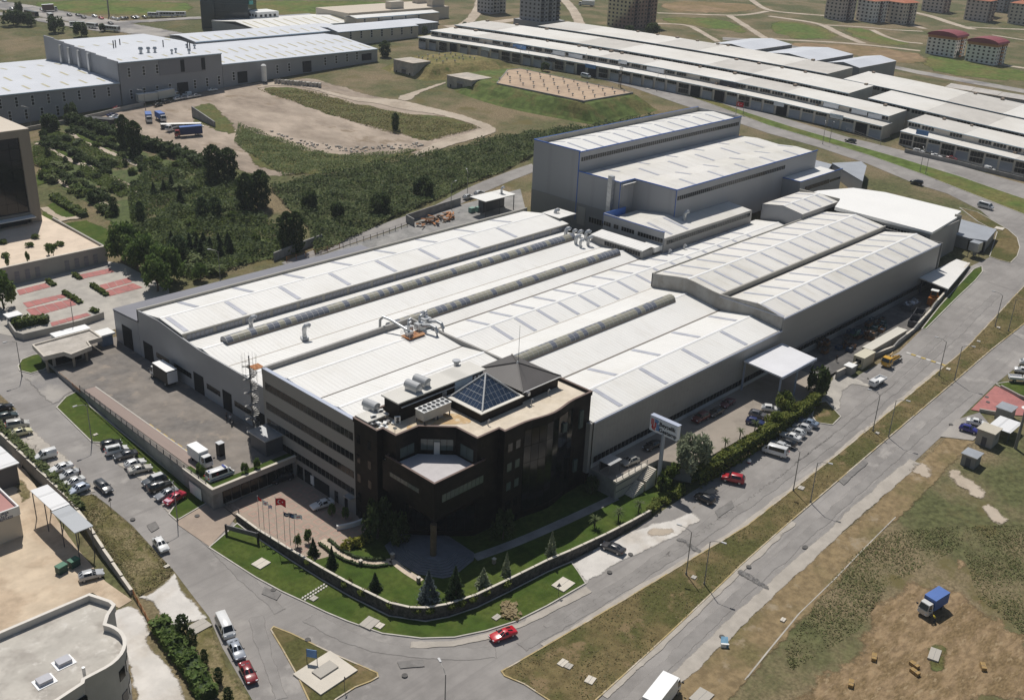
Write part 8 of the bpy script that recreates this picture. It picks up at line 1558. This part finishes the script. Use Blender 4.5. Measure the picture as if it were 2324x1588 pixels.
for i,(c,r,p,h,w_,lb) in enumerate(((0,1,(1280,430),6.5,3.2,'dark cypress in the middle of the garden shrubs'),(0,1,(1630,770),7,5.6,'broad dark cypress behind the plane trees'),(0,1,(1040,360),5.5,3,'dark cypress beside the lower garden path'),(0,1,(830,260),4,2.4,'small cypress at the garden steps'),(0,1,(1840,390),6.5,4.6,'left of two broad dark cypresses in the garden'),(0,1,(1960,390),6.5,4.6,'right of two broad dark cypresses in the garden'),(0,0,(440,1430),4,2.4,'small cypress on the upper garden lawn'),(0,0,(600,1510),3.5,2,'small cypress near the garden path fork'),(0,0,(900,1240),4,3,'small cypress on the dark hedge line'),(0,0,(1140,1510),3.6,2,'small cypress on the upper grass strip'))):tree('cypress',G_(c,r,p),h,w_,lb,'garden cypresses')
for i,(x,y) in enumerate(((1725,690),(1790,680),(1850,650),(1910,690),(1990,660),(1830,750),(2000,740),(2090,700),(2070,650),(1560,640),(1490,160),(1560,130),(1640,250),(1400,200))):tree('cone',G_(0,1,(x,y)),vr.uniform(4.2,5.8),vr.uniform(3.6,4.6),'young fir in the garden behind the plane trees','young garden firs')
gpoly = [g(*p)[:2] for p in [(95,305),(165,280),(300,335),(420,370),(520,410),(600,490),(650,545),(690,575),(560,600),(440,640),(400,620),(330,560),(270,520),(200,470),(150,440),(100,400)]]
g2 = [g(*p)[:2] for p in [(330,385),(420,372),(520,410),(600,490),(650,545),(690,575),(560,600),(440,640),(400,620),(345,560),(300,520),(290,450)]]
sheet('garden_ground',gpoly,M('garden_ground',(.075,.098,.03),.95,.3,.6,bump=.7,bscale=2,col2=(.15,.125,.065),mixs=.12,mixr=(.5,.66)),2,rag=.5)
sheet('garden_lawn',GP([K(0,1,p) for p in [(520,450),(790,410),(940,470),(1080,560),(1060,650),(960,670),(870,660)]]),m_lawn,4,rag=.2)
sheet('garden_lawn',GP([K(0,1,p) for p in [(330,0),(460,60),(340,100)]]),m_lawn,4); sheet('garden_lawn',GP([K(0,1,p) for p in [(400,300),(480,255),(690,380),(590,410),(480,440),(380,400)]]),m_lawn,4)
for pts in ([(300,1290),(380,1280),(760,1450),(1010,1588),(900,1588),(700,1490),(440,1340)],[(600,1210),(700,1210),(1000,1360),(1380,1520),(1340,1540),(1000,1400),(780,1300)]):sheet('garden_lawn',GP([K(0,0,p) for p in pts]),m_lawn,4,rag=.15)
for pts in ([(320,1310),(400,1310),(470,1380),(600,1430),(690,1490),(780,1500),(860,1560),(1000,1610),(1160,1690),(1270,1760)],[(620,1210),(680,1240),(740,1290),(900,1350),(1080,1420),(1150,1470),(1350,1530)]):track([K(0,0,p) for p in pts],2.3,m_track,'garden_path',6)
for pts in ([(450,10),(540,60),(620,110),(720,140),(790,190),(880,240),(1010,290)],[(490,440),(580,410),(640,400),(740,390)],[(400,300),(450,350),(520,390),(600,410)]):track([K(0,1,p) for p in pts],2.3,m_track,'garden_path',6)
def hedge(label,pts,wd,h,mat,per=26,zf=None,s_=.42,name='hedge',seed=1,lo=0.0):
 """clipped or loose hedge: leaf clumps over a woody core"""
 zf = zf or natural; r_ = random.Random(seed); t = thing(name,label,'hedge',(pts[0][0],pts[0][1],zf(*pts[0][:2])),world=True); d_ = dens(pts,1.0,False); mb = MB()
 for a,b in zip(d_,d_[1:]):
  L_ = math.hypot(b[0] - a[0],b[1] - a[1]); nx,ny = -(b[1] - a[1]) / L_,(b[0] - a[0]) / L_; hh = h * (1 + .18 * math.sin(a[0] * .9 + a[1] * 1.3))
  for k in range(per):
   u = r_.random(); f = r_.randrange(4); o = r_.uniform(-.5,.5) * wd if f < 2 else (.5 if f == 2 else -.5) * wd * r_.uniform(.8,1.1); z = hh * r_.uniform(.85,1.08) if f < 2 else r_.uniform(lo,hh); x,y = a[0] + (b[0] - a[0]) * u + nx * o,a[1] + (b[1] - a[1]) * u + ny * o
   leafq(mb,(x,y,zf(x,y) + z),s_,r_)
 mb.build('foliage',mat,t); MB().wallpath(d_,wd * .8,lambda x,y:zf(x,y) - .3,lambda x,y:zf(x,y) + h * .82).build('stems',lf_fir,t); return t
hp = lambda c,r,q:[G_(c,r,p)[:2] for p in q]
hedge('long dark hedge at the top of the terraced garden',hp(0,0,[(650,1170),(900,1290),(1150,1400),(1370,1510),(1560,1600)]),1.6,1.6,lf_dark,22,seed=1); hedge('second dark terrace hedge below the upper lawn strip',hp(0,0,[(380,1265),(620,1370),(850,1490),(1000,1580)]),1.6,1.6,lf_dark,22,seed=2); hedge('short terrace hedge beside the curved garden path',hp(0,1,[(560,0),(780,110),(1000,235)]),1.5,1.5,lf_dark,22,seed=3); hedge('lowest terrace hedge above the small lawn',hp(0,1,[(480,205),(620,300),(770,385)]),2.6,1.6,lf_hed,26,seed=4); hedge('broad dark hedge bordering the dirt ground',hp(0,0,[(620,1110),(900,1200),(1100,1270),(1320,1340),(1500,1380),(1700,1460),(1870,1540)]),4.2,3.2,lf_dark,46,seed=5,s_=.6)
hedge('tall leafy hedge growing up the south yard retaining wall',[(152.5,92.6),(160,92.4),(175,92.0),(188,92.0),(199,92.8)],2.0,1.25,LEAF('bright_hedge_leaves',(.09,.115,.022),(.16,.17,.035)),95,zf=lambda x,y:min(0.0,natural(x,y) + 2.4),s_=.34,seed=6,lo=-3.2)
hedge('loose green hedge on top of the sandy lot wall',[(64.4,204),(64.4,186),(64.2,170),(63.8,162)],1.3,1.0,lf_scr,24,seed=7); hedge('bushy hedge beside the pale driveway at the bottom left',hp(0,3,[(1440,930),(1540,1050),(1640,1200),(1750,1330),(1830,1480),(1900,1600)]),2.6,2.0,lf_mid,50,seed=8); hedge('rounded hedge behind the parking wall by the booth',hp(0,1,[(110,1390),(230,1370),(340,1340),(440,1340)]),2.6,1.9,lf_hed,55,seed=9)
for c,r,a,b,lb in ((0,1,(670,915),(740,950),'low planted strip at the top of the parking lot'),(0,1,(430,970),(495,1010),'low planted strip at the left bay of the parking lot'),(0,1,(835,1010),(975,1100),'longer planted strip in the middle of the parking lot'),(0,1,(580,1075),(735,1170),'longer planted strip left of the parking aisle'),(0,1,(830,1235),(890,1255),'small planted strip by the parking wall')):hedge(lb,hp(c,r,[a,b]),1.0,.8,lf_hed,30,seed=int(a[0]))
hedge('low clipped edging along the curved garden path',[pa(p) for p in [(575,175),(690,260),(800,325),(930,370),(1080,385),(1200,370)]],.5,.5,lf_dark,16,zf=lambda x,y:-3.85,s_=.18,seed=12); hedge('clipped edging on the inner side of the curved garden path',[pa(p) for p in [(660,140),(780,240),(900,300),(1050,325),(1180,320)]],.5,.5,lf_dark,16,zf=lambda x,y:-3.85,s_=.18,seed=13)
# front garden
FZ = lambda p:(*at(*p,-3.85)[:2],-3.85)
for kd,p,h,w_,lb in (('blue',(1568,690),6.0,4.4,'blue spruce at the foot of the entrance steps'),('cone',(1808,668),6.2,4.2,'dark green fir right of the blue spruce'),('cone',(522,268),3.4,2.4,'small fir at the plaza end of the lawn'),('cone',(690,372),4.0,2.4,'small fir between wall and curved path'),('cone',(1082,580),3.2,2.8,'small fir in the middle of the front lawn'),('pale',(2062,555),3.6,3.4,'pale juniper right of the dark fir'),('pale',(2272,455),4.6,2.2,'slender pale juniper beside the garden light post')):tree(kd,FZ(K(1,3,p)),h,w_,lb,'front lawn conifers')
tree('pale',FZ(K(2,3,(355,275))),5.0,2.6,'slender pale juniper above the pale apron wall','front lawn conifers')
for p,lb in (((1150,1470),'palm on the lawn left of the hedge end'),((965,1545),'middle palm of the lawn beside the office'),((750,1610),'palm nearest the office path')):tree('palm',FZ(K(2,2,p)),2.4,2.6,lb,'lawn palms')
for p,lb in (((1930,905),'palm at the yard edge near the olive tree'),((2065,815),'middle palm on the hedge edge of the yard'),((2200,745),'palm at the yard edge near the blue car'),((1795,985),'small palm at the olive tree side of the yard')):tree('palm',(*at(*K(2,2,p),0)[:2],.1),2.6,2.2,lb,'yard edge palms')
tree('olive',(153.4,94.2,-1.6),7.4,8.4,'large silvery-green tree above the hedge behind the sign'); tree('dark',(201.6,94.2,-1.2),7.0,6.2,'dark tree beside the canopy corner'); tree('bright',(187.5,94.4,-.8),4.6,5.6,'bright yellow-green tree on the hedge by the canopy'); tree('bright',(181,93.0,-1.2),3.6,4.6,'smaller bright tree on the hedge before the canopy')
tree('dark',(96.9,120.6,-3.9),7.5,6,'dark leafy tree in the office shade beside the curved planter'); tree('dark',(98.4,116.6,-3.9),6,4.4,'second dark tree in the shade left of the entrance'); tree('dark',(113,105.8,-3.9),5.5,4.6,'dark tree in the shade right of the entrance steps'); tree('dark',(136,104.8,-3.9),3.4,3.2,'round shrub tree at the south-east office corner')
for x,y,lb in ((82.6,153.4,'young leafy tree at the yard corner above the garage door'),(88.6,148.2,'potted tree on the planter strip behind the ambulance'),(91.2,148.2,'second potted tree on the planter strip')):tree('round',(x,y,-2.9 if x < 83 else .4),4.6 if x < 83 else 1.9,2.6 if x < 83 else 1.7,lb,'planter trees')
for p,z,lb in (((690,1500),-3.9,'potted bay tree near the curved planter'),((815,1530),-3.9,'second potted bay tree at the curved planter')):tree('round',(*at(*K(1,2,p),z)[:2],z),2.2,1.6,lb,'potted trees')
for p,lb in (((378,205),'potted tree at the last flagpole'),((475,160),'larger potted tree beside the plaza path')):tree('round',(*at(*K(1,3,p),-3.9)[:2],-3.9),2.3,1.7,lb,'potted trees')
for i,p in enumerate(((850,205),(960,180))):bush('ybush',FZ(K(1,3,p)),1.8,3.2,['larger tuft of pampas-like grass on the front lawn','smaller tuft of pampas-like grass in the office shade'][i],'grass tufts')
for i,(x,y) in enumerate(((84.1,123.4),(84.9,114.4),(85.6,110.4),(88.9,101.4),(90.4,100.1),(93.6,98.6),(95,98.2),(97.4,97.5),(100,97.2),(104,96.6),(86.9,104.8))):bush('ivy',(x + .25,y - .3,-4.2),1.5,2.2,'ivy clump spilling over the stone wall','ivy on the stone wall')
for i in range(8):bush('ivy',(140 + i * 1.4,93.6 + vr.uniform(-.4,.8),-4.0),vr.uniform(1.4,2.2),2.6,'bright shrub at the end of the stone wall below the sign','shrubs below the sign')
for i,(x,y) in enumerate(((149.5,99.4),(150.4,96.8),(147.8,96.6),(151.6,98.4))):bush('bush',(x,y,-3.9 if i != 1 else -2),3.2,3.2,'dense shrub around the foot of the sign column','shrubs at the sign')
for i,p in enumerate(((1668,1040),(1755,1145),(1862,1290),(1988,1445),(2075,1640))):tree('cypress',G_(0,3,p),[4.4,4.0,3.2,3.0,3.2][i],[2.6,1.6,1.3,1.4,1.6][i],['largest clipped cypress nearest the gate','second cypress from the gate','third cypress from the gate','fourth cypress from the gate','cypress at the bottom edge of the verge'][i] + ' on the parked-car verge','verge cypresses')
bush('dry',G_(1,3,(2260,800)),1.0,5.0,'dry tan bush on the corner lawn kerb'); tree('round',G_(0,1,(1820,960)),4.2,4.6,'pale young tree behind the lean-to roof')
# trees in the distance
for i,(c,r,p,h,w_,lb) in enumerate(((0,0,(510,300),8,11,'big dark tree in front of the avenue at the top left'),(0,0,(740,335),7,9,'dark tree right of the big one at the avenue'),(0,0,(170,140),7,6,'dark tree beside the coach at the top left'),(0,0,(120,235),8,14,'wide tree clump at the left frame edge'),(0,0,(260,240),7,10,'tree clump left of the avenue slip road'),(0,0,(930,290),4,4,'small tree beside the city bus'),(1,0,(1910,290),5,7,'dark tree above the first workshop row'),(1,0,(1530,315),4,4,'small tree at the left end of the workshops'),(2,0,(1270,350),8,10,'dark tree mass at the foot of the yellow tower'),(2,0,(1060,320),5,7,'low tree left of the yellow tower foot'),(2,0,(300,650),4,5,'small tree at the edge of the depot slab'),(0,0,(650,1085),6,6,'dark bushy tree left of the pipe stack'),(0,0,(470,1190),6,8,'dark tree beside the garden shed'),(3,0,(1700,520),3,5,'round bush between the two red-roofed blocks'),(1,1,(490,330),6,6.5,'round dark tree on the scrub slope'),(1,1,(1130,350),6,8,'dark tree clump in the middle of the scrub slope'),(1,1,(1520,190),6,8,'dark tree clump high on the scrub slope'),(1,1,(740,400),5,5,'low dark tree near the scrub slope foot'))):tree('dark',G_(c,r,p),h,w_,lb,'trees in the distance')
for i in range(84):
 for _ in range(30):
  x,y = vr.uniform(95,190),vr.uniform(235,400)
  if inside(x,y,gpoly) and (i % 2 == 0 or not inside(x,y,g2)):break
 else:continue
 bush(('bush','dbush','scrub','dbush')[i % 4],(x,y,natural(x,y) + .05),vr.uniform(1.8,3.6),vr.uniform(3,6.5),('leafy green','dark green','pale green','dark green')[i % 4] + ' rounded shrub in the garden between the glazed building and the poplars','garden shrubs')
for i,p in enumerate(((20,620),(270,650),(330,570),(440,660),(540,640),(60,740),(480,660))):q = at(*K(0,1,p),5.3); bush('bush',q,1.3,2.4,'clipped shrub planted on the pale podium terrace','podium shrubs')
for i,p in enumerate(((440,720),(70,830),(255,790),(485,730))):q = at(*K(0,1,p),5.3); tree('round',q,2.6,1.4,'thin young tree on the pale podium terrace','podium saplings')
# ------------------------------------------------------------------ masses nobody could count
def mass(name,poly,n,s_,h,mat,label,cat,seed,zf=None,clump=0.0,flat=.0):
 r_ = random.Random(seed); mb = MB(); xs = [p[0] for p in poly]; ys = [p[1] for p in poly]; zf = zf or ground_z; k = 0; tries = 0
 while k < n and tries < n * 8:
  tries += 1; x,y = r_.uniform(min(xs),max(xs)),r_.uniform(min(ys),max(ys))
  if not inside(x,y,poly):continue
  q = .5 + .25 * math.sin(x * .53 + 1.3 * math.sin(y * .31)) + .25 * math.sin(y * .47 + 1.7 * math.sin(x * .23))
  if clump and r_.random() > (1 - clump) + clump * q * 1.4:continue
  leafq(mb,(x,y,zf(x,y) + h * (.15 + q * r_.uniform(.5,1.1))),s_ * r_.uniform(.6,1.3),r_,flat); k += 1
 return tag(mb.build(name,mat),label,cat,kind='stuff')
emb = [g(*p)[:2] for p in [(612,428),(690,405),(800,386),(900,366),(1010,345),(1130,314),(1215,300),(1330,290),(1450,270),(1500,262),(1400,300),(1215,352),(1140,392),(1060,420),(990,455),(900,492),(800,540),(715,580),(700,520),(650,470)]]
for k_,q in enumerate(([(470,1195),(660,1255),(900,1370),(1180,1500),(1090,1545),(800,1430),(600,1340),(400,1240)],[(300,1330),(420,1360),(620,1470),(680,1540),(520,1580),(300,1500)],[(740,1500),(900,1560),(1150,1680),(1250,1730),(1100,1800),(900,1690),(700,1580)])):mass('garden_undergrowth',GP([K(0,0,p) for p in q]),2600,.34,1.2,lf_hed,'low mixed planting on the %s garden terrace' % ('upper','lower left','middle')[k_],'plants',20 + k_,clump=.4)
m_un = M('undergrowth',(.085,.1,.042),.95,.35,.6,bump=.8,bscale=1.2,col2=(.12,.12,.055),mixs=.12); sheet('slope_ground',emb,m_un,5,rag=.8)
mass('scrub_slope',emb,46000,.36,1.5,lf_scr,'dense green scrub covering the slope behind the rear road','scrub',3)
mass('scrub_slope',emb,9000,.42,2.6,lf_dark,'darker bushes within the scrub slope behind the rear road','scrub',4,clump=.95)
mass('garden_undergrowth',g2,17000,.34,1.5,lf_hed,'dense low planting filling the terraced garden','plants',14,clump=.75); mass('garden_undergrowth',g2,7000,.4,2.6,lf_dark,'darker bushes filling the terraced garden','plants',15,clump=.95)
mass('field_weeds',GP([K(3,3,p) for p in [(150,1130),(300,900),(700,330),(1100,60),(1600,20),(2323,0),(2323,1000),(1900,650),(1760,200),(1480,340),(1080,560),(850,940),(200,1330)]]),9000,.15,.2,LEAF('weed_leaves',(.14,.155,.06),(.19,.17,.085)),'knee-high green weeds over the right-hand field','weeds',5,clump=.85)
vb = LEAF('verge_blades',(.2,.165,.085),(.14,.14,.06)); mass('verge_grass',med,9000,.14,.1,vb,'short dry grass tufts on the long median','grass',7,clump=.6,zf=lambda x,y:natural(x,y) + .12); mass('verge_grass',GP([(160,1133),(212,1121),(297,1192),(397,1299),(316,1355),(213,1205)]),5000,.16,.2,vb,'unkempt dry grass on the verge by the sandy lot','grass',8,clump=.5)
mass('ridge_grass',GP([K(1,0,p) for p in [(10,815),(500,830),(870,945),(1300,1030),(2060,1160),(1600,1280),(1200,1210),(600,1020)]]),9000,.32,.8,LEAF('ridge_blades',(.16,.155,.065),(.27,.23,.12)),'rough grass on the ridge in the dirt ground','grass',9,clump=.6); mass('ridge_grass',GP([K(1,0,p) for p in [(-160,1120),(150,1240),(700,1420),(1490,1360),(1000,1520),(250,1600),(-200,1300)]]),9000,.32,.9,lf_scr,'rough green growth on the near rim of the dirt ground','grass',10,clump=.6)
rb = MB(); r_ = random.Random(9); rpoly = GP([K(1,0,p) for p in [(100,1180),(400,1320),(900,1400),(1550,1330),(1500,1300),(900,1340),(400,1280)]])
for i in range(700):
 x,y = r_.uniform(min(p[0] for p in rpoly),max(p[0] for p in rpoly)),r_.uniform(min(p[1] for p in rpoly),max(p[1] for p in rpoly))
 if inside(x,y,rpoly):s_ = r_.uniform(.1,.45); rb.box(x - s_,x + s_,y - s_ * .8,y + s_ * .7,ground_z(x,y),ground_z(x,y) + s_ * 1.3)
tag(rb.build('rubble',m_conc),'scattered grey rubble along the dirt ground rim','rubble',kind='stuff')
# ------------------------------------------------------------------ summer haze in the air
hz = bpy.data.materials.new('haze'); hz.use_nodes = True; ht = hz.node_tree; ht.nodes.remove(ht.nodes['Principled BSDF'])
hv = ht.nodes.new('ShaderNodeVolumePrincipled'); hv.inputs['Color'].default_value = (.82,.88,.95,1); hv.inputs['Density'].default_value = .00012; hv.inputs['Anisotropy'].default_value = .2
ht.links.new(hv.outputs[0],ht.nodes['Material Output'].inputs['Volume'])
tag(MB().box(-2500,3300,-2500,3300,-14,115).build('haze',hz),'thin pale summer haze over the whole place','haze',kind='stuff')
